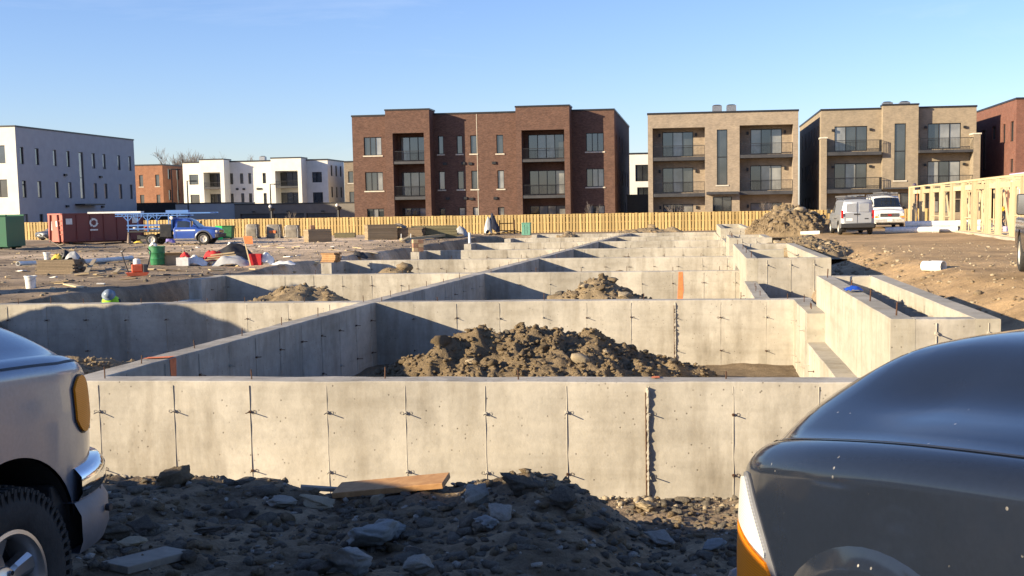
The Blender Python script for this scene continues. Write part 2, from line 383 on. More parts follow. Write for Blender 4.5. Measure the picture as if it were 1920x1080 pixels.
# ================================================================ ground
def to_uv(x, y):
    dx = np.asarray(x)-ORG.x; dy = np.asarray(y)-ORG.y
    return dx*EU.x+dy*EU.y, dx*EV.x+dy*EV.y
CX_ = [-14, -9, -6, -2.8, -1.64, -.9, -.2, .15, .4, .7, 1.4, 3, 5, 7, 9]
CZ_ = [-.1, .02, .02, -.04, -.14, -.1, .03, -.06, -.25, -.42, -.5, -.4, 0, .3, .35]
def ground_z(x, y, detail=True):
    x = np.asarray(x, float); y = np.asarray(y, float); u, v = to_uv(x, y)
    left = -.2+.06*fbm(x*.09, y*.09, 3, 5); right = .4+.06*fbm(x*.1, y*.1, 3, 9)-.1*sstep(0, -10, v)
    ext = left+(right-left)*sstep(4.7, 8.5, u+.5*fbm(x*.4, y*.4, 2, 3))
    ext = ext+(-.12-ext)*sstep(8.5, 5.8, u)*sstep(4.5, 5.5, u)*sstep(84, 78, v)
    # excavation round the foundation
    du = np.maximum(np.maximum(-14.6-u, u-4.7), 0); dv = np.maximum(v-80, 0)
    d = np.hypot(du, dv)+.18*fbm(x*.9, y*.9, 3, 21)
    hole = sstep(.75, .05, d)
    z = ext+(-1.42-ext)*hole
    # the strip in front of the foundation
    c = np.interp(x, CX_, CZ_); far = np.interp(x, [-14, -9, -7, 4.5, 6.5, 9], [-.2, -.8, -1.33, -1.33, -.3, .3])
    mid = c+(far-c)*.55
    t1 = sstep(-9.6, -5.1, v); t2 = np.clip((v+5.1)/1.9, 0, 1); t3 = sstep(-3.4, -1.2, v)
    zf = .28+(c-.28)*t1; zf = np.where(v > -5.1, c+(mid-c)*t2*t2*(3-2*t2)*.9, zf); zf = zf+(far-zf)*t3
    z = np.where(v < -.3, zf+(z-zf)*sstep(-.6, -.3, v)*0, z)
    z = np.where((v >= -.3) & (v < .15), zf+(z-zf)*sstep(-.3, .15, v), z)
    if detail:
        near = sstep(14.5, 12, y)*sstep(2.5, 5.2, y)*sstep(-9, -6, x)*sstep(8, 6, x)
        n = near*(.055*fbm(x*1.3, y*1.3, 3, 31)+.1*(.5-billow(x*2.7, y*2.7, 3, 41))+.05*(.5-billow(x*8, y*8, 3, 51)))
        fl = sstep(12, 16, y)*sstep(-13.8, -16, u)
        rut = np.sin((u*.9-v*.25)+1.6*fbm(x*.13, y*.13, 3, 77))
        n = n+fl*(.07*fbm(x*.5, y*.5, 4, 61)+.13*(.5-billow(x*.9, y*.9, 3, 62))+.035*rut*sstep(-.1, .5, fbm(x*.06, y*.06, 2, 63)))
        fr = sstep(5.5, 7.5, u)
        n = n+fr*(.045*fbm(x*.6, y*.6, 4, 71)+.05*(.5-billow(x*1.6, y*1.6, 3, 72))*sstep(60, 30, y)+.08*(.5-billow(x*2.2, y*2.2, 3, 73))*sstep(11, 7.5, u))
        ins = hole*sstep(0, .6, v)
        n = n+ins*(.06*fbm(x*.8, y*.8, 3, 81)+.05*(.5-billow(x*2, y*2, 3, 82)))
        z = z+n*sstep(120, 100, y)
    return z
def gz(x, y): return float(ground_z(np.array([x]), np.array([y]))[0])
def GP(px, py, Ymin=3.):
    """where the ray through a pixel meets the ground"""
    d = ray(px, py); ys = np.concatenate([np.arange(Ymin, 30, .02), np.arange(30, 130, .1)])
    xs = c_o.x+d.x*ys/d.y; zs = c_o.z+d.z*ys/d.y; g = ground_z(xs, ys); i = np.argmax(zs < g)
    return Vector((xs[i], ys[i], g[i]))
def npmesh(name, V, Fq, mat, smooth=True):
    me = bpy.data.meshes.new(name); k = Fq.shape[1]
    me.vertices.add(len(V)); me.vertices.foreach_set('co', V.astype(np.float32).ravel())
    me.loops.add(Fq.size); me.loops.foreach_set('vertex_index', Fq.astype(np.int32).ravel())
    me.polygons.add(len(Fq)); me.polygons.foreach_set('loop_start', np.arange(0, Fq.size, k, dtype=np.int32)); me.polygons.foreach_set('loop_total', np.full(len(Fq), k, dtype=np.int32))
    if smooth: me.polygons.foreach_set('use_smooth', np.ones(len(Fq), dtype=bool))
    me.update(calc_edges=True); me.validate(); me.materials.append(MATS[mat]); return me
def cat_lines(*seg):
    out = []
    for a, b, s in seg: out.append(np.arange(a, b, s))
    return np.concatenate(out)
gx = np.concatenate([-np.geomspace(2600, 42, 16), cat_lines((-40, -14, .4), (-14, -6.2, .16), (-6.2, 5.6, .05), (5.6, 14, .12), (14, 34, .4)), np.geomspace(34, 2600, 16)])
gy = np.concatenate([-np.geomspace(2600, 6, 12), cat_lines((-4, 4, .4), (4, 14.2, .045), (14.2, 40, .15), (40, 112, .45)), np.geomspace(112, 3000, 16)])
X, Y = np.meshgrid(gx, gy); Zg = ground_z(X, Y)
Vg = np.stack([X, Y, Zg], -1).reshape(-1, 3); nx, ny = len(gx), len(gy)
ii = (np.arange(ny-1)[:, None]*nx+np.arange(nx-1)[None, :]).ravel()
gme = npmesh('ground', Vg, np.stack([ii, ii+1, ii+nx+1, ii+nx], -1), 'ground_soil')
uu, vv = to_uv(Vg[:, 0], Vg[:, 1]); xx, yy = Vg[:, 0], Vg[:, 1]
zl = np.array([1.72, 1.68, 1.68]); zr = np.array([2.5, 2.2, 1.76]); zn = np.array([.98, .93, .86]); zi = np.array([.85, .83, .8])
a_r = sstep(5, 8, uu+fbm(xx*.3, yy*.3, 3, 8))[:, None]; cz = zl*(1-a_r)+zr*a_r
dry = sstep(-.1, .45, fbm(xx*.05+3, yy*.05, 3, 12))[:, None]*(1-a_r)*sstep(12, 25, yy)[:, None]; cz = cz*(.72+dry*.85)
stk = fbm(uu*.12+7, vv*.75+2, 4, 91)[:, None]; fine = fbm(uu*.9, vv*1.6, 4, 92)[:, None]
cz = np.where(uu[:, None] < -4, cz*(1+.55*stk+.3*fine), cz*(1+.16*stk+.22*fine))
near = (sstep(-.8, -2.5, vv)*sstep(5.5, 3.5, xx))[:, None]; znm = zn*(1+.5*fbm(xx*2.1, yy*2.1, 4, 95)+.35*fbm(xx*7, yy*7, 3, 96))[:, None]; cz = cz*(1-near)+znm*near
ins = (sstep(-14.9, -14.2, uu)*sstep(4.9, 4.4, uu)*sstep(-.3, .2, vv)*sstep(81, 80, vv))[:, None]; cz = cz*(1-ins)+zi*ins
ca = gme.color_attributes.new('zone', 'FLOAT_COLOR', 'POINT'); ca.data.foreach_set('color', np.hstack([cz, np.ones((len(cz), 1))]).astype(np.float32).ravel())
ground = bpy.data.objects.new('ground', gme); col.objects.link(ground); tag(ground, 'bare churned soil of the building site', kind='structure')

# ================================================================ stones, clods, heaps
def ico(sub, seed, amp=.28, sq=.75, fr=1.5):
    bm = bmesh.new(); bmesh.ops.create_icosphere(bm, subdivisions=sub, radius=1)
    rs = np.random.RandomState(seed); P = np.array([v.co[:] for v in bm.verts]); Fc = np.array([[v.index for v in f.verts] for f in bm.faces]); bm.free()
    k = rs.normal(size=(11, 3)); k /= np.linalg.norm(k, axis=1)[:, None]; cut = rs.uniform(.42, .8, 11)
    for q, c in zip(k, cut):
        d = P@q; P = P-np.outer(np.maximum(d-c, 0)*.96, q)
    n = fbm(P[:, 0]*fr+P[:, 2]*1.7*fr+seed*3.7, P[:, 1]*fr-P[:, 2]*1.1*fr+seed*1.3, 4, seed, .6)
    n2 = .35-billow(P[:, 0]*3.2+P[:, 2]*2.3+seed, P[:, 1]*3.2-P[:, 2]*2.7+seed, 3, seed+5)
    P = P*(1+amp*1.15*n+.3*n2)[:, None]*np.array([1.15, rs.uniform(.65, .95)*1.15, sq*rs.uniform(.75, 1.1)*1.15])
    return P, Fc
ICO = {s: [ico(s, 100+s*10+i) for i in range(6)] for s in (1, 2, 3, 4)}
def rotm(rs):
    q = rs.normal(size=4); q /= np.linalg.norm(q); a, b, c, d = q
    return np.array([[1-2*(c*c+d*d), 2*(b*c-a*d), 2*(b*d+a*c)], [2*(b*c+a*d), 1-2*(b*b+d*d), 2*(c*d-a*b)], [2*(b*d-a*c), 2*(c*d+a*b), 1-2*(b*b+c*c)]])
def rubble(name, pts, sizes, mat, parent=None, seed=1, sub=1):
    rs = np.random.RandomState(seed); V = []; Fa = []; o = 0
    for p, s in zip(pts, sizes):
        P, Fc = ICO[sub][rs.randint(6)]; a = rs.uniform(0, 6.28); ca_, sa_ = math.cos(a), math.sin(a)
        Q = (P*s*np.array([1, rs.uniform(.7, 1), rs.uniform(.5, .9)]))@np.array([[ca_, sa_, 0], [-sa_, ca_, 0], [0, 0, 1]])
        V.append(Q+p); Fa.append(Fc+o); o += len(P)
    V = np.concatenate(V)
    if parent is not None:
        mi = np.array(wm(parent).inverted()); V = V@mi[:3, :3].T+mi[:3, 3]
    me = npmesh(name, V, np.concatenate(Fa), mat, smooth=sub > 1)
    ob = bpy.data.objects.new(name, me); col.objects.link(ob); ob.parent = parent; ob['kind'] = 'stuff'; return ob
CLOD = {}
def clod_mesh(mat, i, sub=2):
    k = (mat, i, sub)
    if k not in CLOD:
        P, Fc = ICO[sub][i % 6]; CLOD[k] = npmesh('clod', P, Fc, mat, smooth=sub > 2)
    return CLOD[k]
def clod(name, parent, loc, s, mat, i, rs, sub=2, flat=1.):
    o = bpy.data.objects.new(name, clod_mesh(mat, i, sub)); col.objects.link(o)
    o.rotation_euler = (rs.uniform(-.4, .4), rs.uniform(-.4, .4), rs.uniform(0, 6.28))
    o.scale = (s, s*rs.uniform(.75, 1.05), s*flat*rs.uniform(.7, 1))
    p = Vector(loc)
    if parent is not None: o.parent = parent; p = p-parent.location
    o.location = p; return o
def dirt_heap(label, cx, cy, rx, ry, h, rz, z0, seed, nclod=30, nrub=500, csize=(.12, .3), lumps=(), mat='pile_soil', group=None, res=70, rough=1.):
    """z0 = height of the floor it stands on"""
    t = thing('dirt_heap', label, 'dirt pile', (cx, cy, z0), 0, group); rs = np.random.RandomState(seed)
    c, s = math.cos(rz), math.sin(rz)
    L = [(0, 0, 1, 1)]+list(lumps)
    def hz(a, b):
        z = np.zeros_like(a)
        for (la, lb, lh, lr) in L:
            r_ = np.hypot((a-la)/lr, (b-lb)/lr); ang = np.arctan2(b-lb, a-la); r_ = r_*(1+.16*fbm(np.cos(ang)*2+seed, np.sin(ang)*2+lh, 3, seed))
            z = np.maximum(z, lh*np.clip(1-r_, 0, 1)**.85*(1-.12*np.clip(1-r_, 0, 1)))
        X_, Y_ = a*rx, b*ry
        n = .12*fbm(X_*1.1+seed, Y_*1.1, 4, seed+1)+.2*rough*(.42-billow(X_*1.5+seed, Y_*1.5, 4, seed+2))+.11*rough*(.4-billow(X_*4.4, Y_*4.4+seed, 4, seed+3))
        return z*h+n*sstep(0, .16, z)*min(1.4, h)-.12*sstep(.05, 0, z)
    n = res; a = np.linspace(-1.25, 1.25, n); A, B = np.meshgrid(a, a); Zh = hz(A, B)
    P = np.stack([c*A*rx-s*B*ry, s*A*rx+c*B*ry, Zh-.03], -1).reshape(-1, 3)
    i2 = (np.arange(n-1)[:, None]*n+np.arange(n-1)[None, :]).ravel()
    me = npmesh('mound', P, np.stack([i2, i2+1, i2+n+1, i2+n], -1), mat); ob = bpy.data.objects.new('mound', me); col.objects.link(ob); ob.parent = t
    def samp(k):
        out = []
        while len(out) < k:
            q = rs.uniform(-1, 1, (400, 2)); zz = hz(q[:, 0], q[:, 1]); ok = zz > .04*h
            for (qa, qb), z in zip(q[ok], zz[ok]): out.append((cx+c*qa*rx-s*qb*ry, cy+s*qa*rx+c*qb*ry, z0+z-.02))
        return np.array(out[:k])
    for k, p in enumerate(samp(nclod)):
        sz = csize[0]+(csize[1]-csize[0])*rs.uniform()**2.2
        m = ['clay_clod', mat, 'brown_clay', 'tan_stone', 'dark_clod'][rs.choice(5, p=[.25, .3, .28, .07, .1])]
        clod('clod', t, p, sz, m, rs.randint(6), rs)
    if nrub: rubble('rubble', samp(nrub), rs.uniform(.015, .075, nrub)*(1 if csize[1] < .4 else 1.4), 'brown_clay' if mat == 'brown_clay' else 'clay_clod', t, seed)
    return t

# ================================================================ foundation walls
ZB = -1.56
def wall(label, A, B, th, z1=0., seams=None, face=1, z0=ZB, dowels=(), mat='concrete', first=.4, ties=(-.37, -1.1), name='foundation_wall', other=False, back=False, end_seams=True):
    """A, B = (u, v) along the face that shows; thickness th to the left of A->B when face = 1"""
    a = UV(*A); b = UV(*B); d = (b-a); L = d.length; d.normalize(); nrm = Vector((-d.y, d.x, 0))*face     # nrm points into the wall
    t = thing(name, label, 'concrete wall', ((a+b)/2+nrm*th/2)+Vector((0, 0, z0)), math.atan2(d.y, d.x), 'foundation walls')
    # body with slightly uneven top edges
    sp = seams or .96; cuts = [0.]+[x for x in np.arange(first, L-.05, sp)]+[L]; st_ = []; pan = []
    for i_, (c0_, c1_) in enumerate(zip(cuts[:-1], cuts[1:])):
        k_ = max(1, int((c1_-c0_)/.33)); st_ += [c0_+(c1_-c0_)*q_/k_ for q_ in range(k_)]; pan += [i_]*k_
    st_.append(L); n = len(st_)-1; rs = np.random.RandomState(int(abs(A[0]*31+A[1]*17+B[1]*7)*10) % 9999)
    mb = MB(); prof = [(0, z0), (0, z1-.012), (.012, z1), (th-.012, z1), (th, z1-.012), (th, z0)]; rows = []
    for i in range(n+1):
        p = a+d*st_[i]; j = rs.uniform(-.006, .006, 4); row = []
        for k, (q, z) in enumerate(prof):
            dq = (j[0] if k in (1, 2) else j[1] if k in (3, 4) else 0); dz = j[2] if k in (1, 2) else j[3] if k in (3, 4) else 0
            row.append(p+nrm*(q+(dq if 0 < i < n else 0))+Vector((0, 0, z+dz)))
        rows.append(row)
    mb.grid(rows); m = len(prof)
    mb.f.append(tuple(range(m))); mb.f.append(tuple(range(n*m, n*m+m))[::-1])
    wb_ = mb.build('wall_body', mat, t); tn = rs.uniform(-.13, .1, len(cuts)); ta = wb_.data.attributes.new('tone', 'FLOAT', 'FACE')
    ta.data.foreach_set('value', np.array([tn[pan[f_//(m-1)]] if f_ < n*(m-1) else 0. for f_ in range(len(wb_.data.polygons))], dtype=np.float32))
    out = -nrm
    proto_s = proto_t = None; x = first; k = 0
    faces = [(a, out)]+([(a+nrm*th, nrm)] if back else [])
    for (fa, fo) in faces:
        x = first
        while x < L-.12:
            p = fa+d*x
            # a thin uneven fin left by the joint between two forms
            if proto_s is None or k % 3 == 0:
                sb = MB(); m2 = 9; row = []
                for i in range(m2+1):
                    z = z0+.02+(z1-.05-z0-.02)*i/m2; wv = .004+.003*rs.uniform(); pr = .003+.009*rs.uniform(); off = .004*rs.uniform(-1, 1)
                    c0 = p+d*off+Vector((0, 0, z)); row.append([c0-d*wv+fo*.0005, c0+fo*pr, c0+d*wv+fo*.0005])
                sb.grid(row); s0 = sb.build('form_seam', mat, t); proto_s = s0; proto_p = p
            else:
                o = bpy.data.objects.new('form_seam', proto_s.data); col.objects.link(o); o.parent = t
                rm = wm(t).inverted().to_3x3(); o.location = proto_s.location+rm @ (p-proto_p)
            for z in ties:
                if z < z0+.1: continue
                zz = z+rs.uniform(-.012, .012)
                tb = MB(); c0 = p+Vector((0, 0, zz))
                big = rs.uniform() < .5
                tb.tube(c0-fo*.01, c0+fo*(.028 if big else .016), .026 if big else .018, 7, .018)
                tb.tube(c0+fo*.01, c0+fo*(.085+.05*rs.uniform())+Vector((0, 0, rs.uniform(-.015, .01)))+d*rs.uniform(-.02, .02), .0065, 5)
                for sg in ((-1, 1) if rs.uniform() < .35 else (1,)):
                    ring = [c0+d*(sg*.052)+fo*.006+d*(.02*math.cos(q))+Vector((0, 0, .02*math.sin(q))) for q in np.linspace(0, 6.28, 8)]
                    tb.path(ring, .0025, 4)
                tb.build('form_tie', 'concrete' if big else 'rust', t)
            x += sp; k += 1
        proto_s = None
    for x in dowels:
        p = a+d*x+nrm*(th*.5+rs.uniform(-.05, .05)); hgt = rs.uniform(.09, .17)
        db = MB(); db.tube(p+Vector((0, 0, z1-.03)), p+Vector((rs.uniform(-.01, .01), rs.uniform(-.01, .01), z1+hgt)), .0085, 6); db.build('rebar_dowel', 'rust', t)
    return t
def joint_strip(t, p, d, out, z0, z1, seed):
    rs = np.random.RandomState(seed); row = []
    for i in range(46):
        z = z0+(z1-z0)*i/45; wv = .012+.018*rs.uniform(); pr = .018+.04*rs.uniform(); c0 = p+Vector((0, 0, z))
        row.append([c0-d*wv, c0-d*wv*.6+out*pr*.8, c0+d*wv*.4+out*pr, c0+d*wv])
    mb = MB(); mb.grid(row); mb.build('joint_strip', 'concrete', t)
    mb = MB(); mb.tube(p+out*.02-d*.022+Vector((0, 0, z0)), p+out*.02-d*.022+Vector((0, 0, z1-.06)), .009, 6); mb.build('joint_rod', 'rust', t)
def spray(t, pts, off):
    mb = MB(); mb.add([p+off for p in pts], [tuple(range(len(pts)))]); return mb.build('paint_mark', 'orange_spray', t)
TK = .42
VW = [0, 11.95, 23.3, 33.6, 44.2, 56.2, 66.5, 77.5]
LW = [-5.3, -4.97, -4.56, -4.2, -3.9, -3.65, -3.3, -2.9]          # long wall, right face, at each cross wall
LE = [-14.2, -14.2, -13.6, -12.7, -11.75, -11.5, -10.8, -10.5]     # left end of each cross wall
RE = [4.6, 4.6, 3.75, 4.1, 4.15, 4.1, 3.9, 3.9]
seam_u0 = onv(186, 760, 0)[0]; sp1 = (onv(1375, 760, 0)[0]-seam_u0)/8.
names = ['front cross wall of the foundation beside the parked cars, widest and tallest in view',
         'second concrete cross wall from the parked cars, behind the biggest clay heap',
         'third concrete cross wall from the cars, with an orange paint stripe by its right end', 'fourth concrete cross wall from the cars, boards stacked on its left corner',
         'fifth concrete cross wall from the cars, a tan block box on its left end', 'sixth concrete cross wall from the cars, by the white standing pipe',
         'seventh concrete cross wall from the cars, near the fence', 'last concrete cross wall of the foundation, nearest the timber fence']
CW = []
for k in range(8):
    f0 = (seam_u0-LE[k]) % sp1 if k == 0 else .35+.07*k
    dw = {0: [9.02, 10.95, 12.6, 14.25, 16.7], 1: [.6, 1.4, 2.2, 3.6, 5.2, 6.1, 7.5, 8.9, 9.3, 10.6, 13.0, 15.2, 17.3, 18.3]}.get(k, list(np.arange(.5, RE[k]-LE[k], 1.45)))
    CW.append(wall(names[k], (LE[k], VW[k]), (RE[k], VW[k]), TK, seams=sp1, first=f0, dowels=dw, name='foundation_wall'))
# vertical knobbly joint in the two nearest walls, spray marks
u = onv(1215, 800, 0)[0]; joint_strip(CW[0], UV(u, 0), EU, -EV, -1.45, -.06, 1)
u = onv(1266, 600, VW[1])[0]; joint_strip(CW[1], UV(u, VW[1]), EU, -EV, -1.45, -.05, 2)
u = onv(1276, 530, VW[2])[0]; spray(CW[2], [UV(u-.06, VW[2], -.02), UV(u+.07, VW[2], -.02), UV(u+.09, VW[2], -.6), UV(u+.03, VW[2], -1.05), UV(u-.1, VW[2], -1.0)], -EV*.006)
p = onz(1228, 709, 0); spray(CW[0], [p+Vector((-.05, -.07, 0)), p+Vector((.06, -.05, 0)), p+Vector((.05, .08, 0)), p+Vector((-.03, .06, 0))], Vector((0, 0, .014)))
# long walls between the cross walls: shaded right faces
LWN = ['long concrete wall in shade joining the front and second cross walls, orange paint near its end', 'shaded long wall segment between second and third cross walls', 'shaded long wall segment between third and fourth cross walls', 'shaded long wall segment between fourth and fifth cross walls',
       'shaded long wall segment between fifth and sixth cross walls', 'shaded long wall segment between sixth and seventh cross walls', 'shaded long wall segment between seventh and last cross walls']
LWO = []
for k in range(7):
    LWO.append(wall(LWN[k], (LW[k], VW[k]+TK+.002), (LW[k+1], VW[k+1]-.002), .36, seams=1.06, first=.55, dowels=list(np.arange(1.2, 9.8, 1.75)), z1=-.003))
a = onz(283, 683); b = onz(246, 683); 
pa = UV(LW[0]+.03, VW[0]+TK+1.45)
d_ = (UV(LW[1], VW[1])-UV(LW[0], VW[0]+TK)).normalized(); n_ = Vector((d_.y, -d_.x, 0)); q0 = UV(LW[0], VW[0]+TK)+d_*1.75
spray(LWO[0], [q0+Vector((0, 0, -.01)), q0+d_*.2+Vector((0, 0, -.01)), q0+d_*.17+Vector((0, 0, -.55)), q0+d_*.03+Vector((0, 0, -.5))], n_*.006)
spray(LWO[0], [q0+Vector((0, 0, 0)), q0+d_*.2, q0+d_*.05-n_*.34, q0-d_*.12-n_*.34], Vector((0, 0, .012)))
# returns at the left ends (garage piers) and the low beams between them
for k in range(2, 8):
    nm = ['third', 'fourth', 'fifth', 'sixth', 'seventh', 'last'][k-2]
    ln = [1.9, 1.9, 1.6, 1.6, 1.5, 1.5][k-2]
    wall('short concrete return pier at the left end of the %s cross wall' % nm, (LE[k]+.42, VW[k]-ln), (LE[k]+.42, VW[k]-.002), .42, seams=1.0, first=.7, z1=-.004, name='return_pier')
    if k < 8:
        a_ = (LE[k-1]+.4, VW[k-1]+TK+.002); b_ = (LE[k]+.4, VW[k]-ln-.002)
        wall('low grade beam with rebar row before the %s cross wall' % nm, a_, b_, .38, z1=-.62, seams=1.1, dowels=list(np.arange(.5, 8.5, .62)), ties=(), name='grade_beam')
# right side walls and the raised stoops
RW = []
wall('full height end of the right side wall meeting the second cross wall', (4.2, 8.7), (4.2, VW[1]-.002), .36, seams=.9, first=.5, face=-1, dowels=[.9, 1.2, 2.6], z1=-.003, mat='concrete_pale', name='side_wall')
wall('lowered pale right side wall with a ledge below the front stoop', (4.2, TK+.002), (4.2, 8.698), .36, z1=-.55, seams=.9, first=.6, face=-1, mat='concrete_pale', name='side_wall', ties=(-.9,))
wall('pale right side wall just behind the second cross wall', (3.4, VW[1]+TK+.002), (3.4, 18.2), .34, seams=1., first=.6, face=-1, dowels=[.7, 2.2, 3.6], z1=-.003, mat='concrete_pale', name='side_wall')
for k in range(2, 7):
    wall('pale right side wall closing the bay behind the %s cross wall' % ['third', 'fourth', 'fifth', 'sixth', 'seventh'][k-2], (RE[k]-.42, VW[k]+TK+.002), (RE[k+1]-.42, VW[k+1]-.002), .34, seams=1., first=.6, face=-1, z1=-.003, mat='concrete_pale', name='side_wall', dowels=[1, 3, 5])
def stoop(label, u0, u1, v0, v1, z1, th=.3, cross=None, dw=True, z0=-1.5):
    t = thing('stoop_box', label, 'concrete box', UV((u0+u1)/2, (v0+v1)/2, z0), -TH, 'raised stoop foundations')
    def seg(nm, A, B, C, D, e):                                     # four plan corners
        mb = MB(); n = 10; rs = np.random.RandomState(int(abs(u0*100+v0*10)+e)); rows = []
        for i in range(n+1):
            f_ = i/n; L_ = Vector(A).lerp(Vector(B), f_); R_ = Vector(D).lerp(Vector(C), f_); j = rs.uniform(-.006, .006, 2)
            w_ = (R_-L_).normalized()*.012
            rows.append([UV(*L_, z0), UV(*L_, z1-.012+e*.001+j[0]*.5), UV(*(L_+w_), z1+e*.001+j[0]*.5), UV(*(R_-w_), z1+e*.001+j[1]*.5), UV(*R_, z1-.012+e*.001), UV(*R_, z0)])
        mb.grid(rows); mb.f.append(tuple(range(6))); mb.f.append(tuple(range(n*6, n*6+6))[::-1])
        return mb.build('stoop_wall', nm, t)
    seg('concrete_pale', (u0, v0), (u0, v1), (u0+th, v1), (u0+th, v0), 0)
    seg('concrete_pale', (u1-th, v0), (u1-th, v1), (u1, v1), (u1, v0), 1)
    seg('concrete', (u0+th+.001, v0+.002), (u1-th-.001, v0+.002), (u1-th-.001, v0+th), (u0+th+.001, v0+th), -2)
    seg('concrete', (u0+th+.001, v1-th), (u1-th-.001, v1-th), (u1-th-.001, v1-.002), (u0+th+.001, v1-.002), -2)
    if cross: seg('concrete_pale', (u0+th+.001, cross), (u1-th-.5, cross), (u1-th-.5, cross+th), (u0+th+.001, cross+th), -6)
    rs = np.random.RandomState(int(v0*7)+3)
    for x in np.arange(u0+.55, u1-.1, .62):
        p = UV(x, v0); sb = MB(); row = []
        for i in range(9):
            z = z0+.1+(z1-.05-z0-.1)*i/8; c0 = p+Vector((0, 0, z)); row.append([c0-EU*.007, c0-EV*(.008+.008*rs.uniform()), c0+EU*.007])
        sb.grid(row); sb.build('form_seam', 'concrete', t)
        for z in (z1-.18, z1-.9):
            c0 = p+Vector((0, 0, z)); tb = MB(); tb.tube(c0+EV*.01, c0-EV*.03, .03, 7, .02); tb.tube(c0, c0-EV*.14-Vector((0, 0, .02)), .008, 5); tb.build('form_tie', 'concrete', t)
    for y in np.arange(v0+.9, v1-.3, .85):                            # ties on the inner face of the outer wall
        p = UV(u1-th, y, z1-.22); tb = MB(); tb.tube(p, p-EU*.07, .022, 6); tb.tube(p-EU*.03, p-EU*.14, .007, 5); tb.build('form_tie', 'concrete_pale', t)
        p = UV(u1-th, y+.4, z1-.6); tb = MB(); row = []
    if dw:
        for x, y in [(u0+.15, v0+.5), (u0+.14, v0+(v1-v0)*.3), (u0+.16, v0+(v1-v0)*.55), (u0+.15, v1-.6)]:
            p = UV(x, y, z1-.03); db = MB(); db.tube(p, p+Vector((.01, 0, .2)), .011, 6); db.build('rebar_dowel', 'rust', t)
    return t
ST1 = stoop('long raised stoop box beside the dark car, blue rag on its rim', 4.53, 5.84, 1.25, 10.35, .6)
ST2 = stoop('raised stoop box with dark void and inner cross wall, past the blue rag stoop', 3.47, 5.7, 18.35, 30.5, .6, cross=24.5)
ST3 = stoop('third raised stoop box along the right edge of the foundation', 3.55, 5.4, 38.5, 44., .6)
ST4 = stoop('farthest raised stoop box at the foundation corner by the fence', 3.6, 5.5, 60, 77, .6, dw=False)
# floor between the stoops' walls is soil; blue rag and marker tape on the front stoop
rag = MB(); rs = np.random.RandomState(5); c0 = UV(4.68, 5.9, .6); rows = []
for i in range(9):
    rows.append([c0+EU*((j-4)*.035)+EV*((i-4)*.045)+Vector((0, 0, .02+.07*max(0, 1-math.hypot(i-4, j-4)/4.5)+rs.uniform(0, .03))) for j in range(9)])
rag.grid(rows); o = rag.build('rag', 'blue_plastic', None, smooth=True); tag(o, 'crumpled blue plastic rag on the rim of the front stoop', 'rag')
# heaps inside the bays
p = onz(1010, 700, -1.2)
def heap_px(label, x0, x1, ytop, v, seed, depth=2.6, **kw):
    """heap seen between pixel columns x0..x1 with its crest at ytop, standing on the floor at depth v"""
    ua, _ = onv(x0, ytop, v); ub, _ = onv(x1, ytop, v); zt = onv((x0+x1)/2, ytop, v)[1]
    c = UV((ua+ub)/2, v); z0 = kw.pop('z0', -1.42)
    return dirt_heap(label, c.x, c.y, abs(ub-ua)/2, depth, zt-z0, -TH, z0, seed, **kw)
heap_px('biggest clay heap, between the front and second cross walls', 640, 1400, 596, 7.2, 11, depth=3.1, nclod=190, nrub=4200, csize=(.05, .2), lumps=((-.3, -.05, 1.06, .62), (.22, .1, .9, .6), (-.08, .0, 1.1, .62), (.55, 0, .55, .5), (-.6, -.1, .55, .45)), mat='brown_clay', res=210, rough=1.25)
heap_px('brown clay heap between the second and third cross walls, beside the orange stripe wall', 940, 1320, 503, 17.5, 12, nclod=70, nrub=1300, csize=(.1, .28), lumps=((.35, 0, .72, .55), (-.3, 0, .6, .6)), res=90)
heap_px('low flat heap of clay behind the third cross wall', 1030, 1300, 493, 27.5, 13, nclod=26, nrub=400, lumps=((.5, 0, .9, .45), (-.4, 0, .9, .5)), rough=.7)
heap_px('thin dark strip of spoil behind the fourth cross wall', 1085, 1260, 470, 38.5, 14, nclod=24, nrub=260, lumps=((.5, 0, .85, .5), (-.4, 0, .95, .5)), mat='clay_clod')
heap_px('shaded grey spoil heap in the left bay behind the second cross wall', 370, 760, 526, 19.5, 15, nclod=40, nrub=700, lumps=((-.55, 0, .5, .45), (.2, 0, .95, .7), (-.2, .1, .9, .6)), res=90, depth=3)
heap_px('olive spoil heap in the left bay behind the third cross wall', 630, 860, 488, 28.5, 16, nclod=28, nrub=400, lumps=((.45, 0, .8, .5), (-.2, 0, .95, .5)))
heap_px('dark spoil along the left bay floor just behind the silver car', -60, 290, 646, 6.2, 17, nclod=40, nrub=900, csize=(.06, .2), lumps=((-.4, 0, 1.0, .7), (.3, .1, .7, .6)), mat='pile_soil', res=90, depth=3.6)
heap_px('small dark mound on the far bays, left of the last walls', 1030, 1100, 432, 73., 18, nclod=14, nrub=90, csize=(.2, .45), z0=-.6, depth=2.2)
heap_px('row of dark clods on the last bay by the fence', 1140, 1290, 424, 82., 19, nclod=22, nrub=90, csize=(.2, .5), z0=-.3, depth=2.0, lumps=((.6, 0, 1.1, .4), (-.5, 0, .8, .5)))
def heap_ground(label, px0, px1, pyb, pyt, z0, seed, depth, **kw):
    a = onz(px0, pyb, z0); b = onz(px1, pyb, z0); c = (a+b)/2; top = aty((px0+px1)/2, pyt, c.y+depth*.3).z
    return dirt_heap(label, c.x, c.y+depth*.3, abs(b.x-a.x)/2, depth, top-z0, 0, z0, seed, **kw)
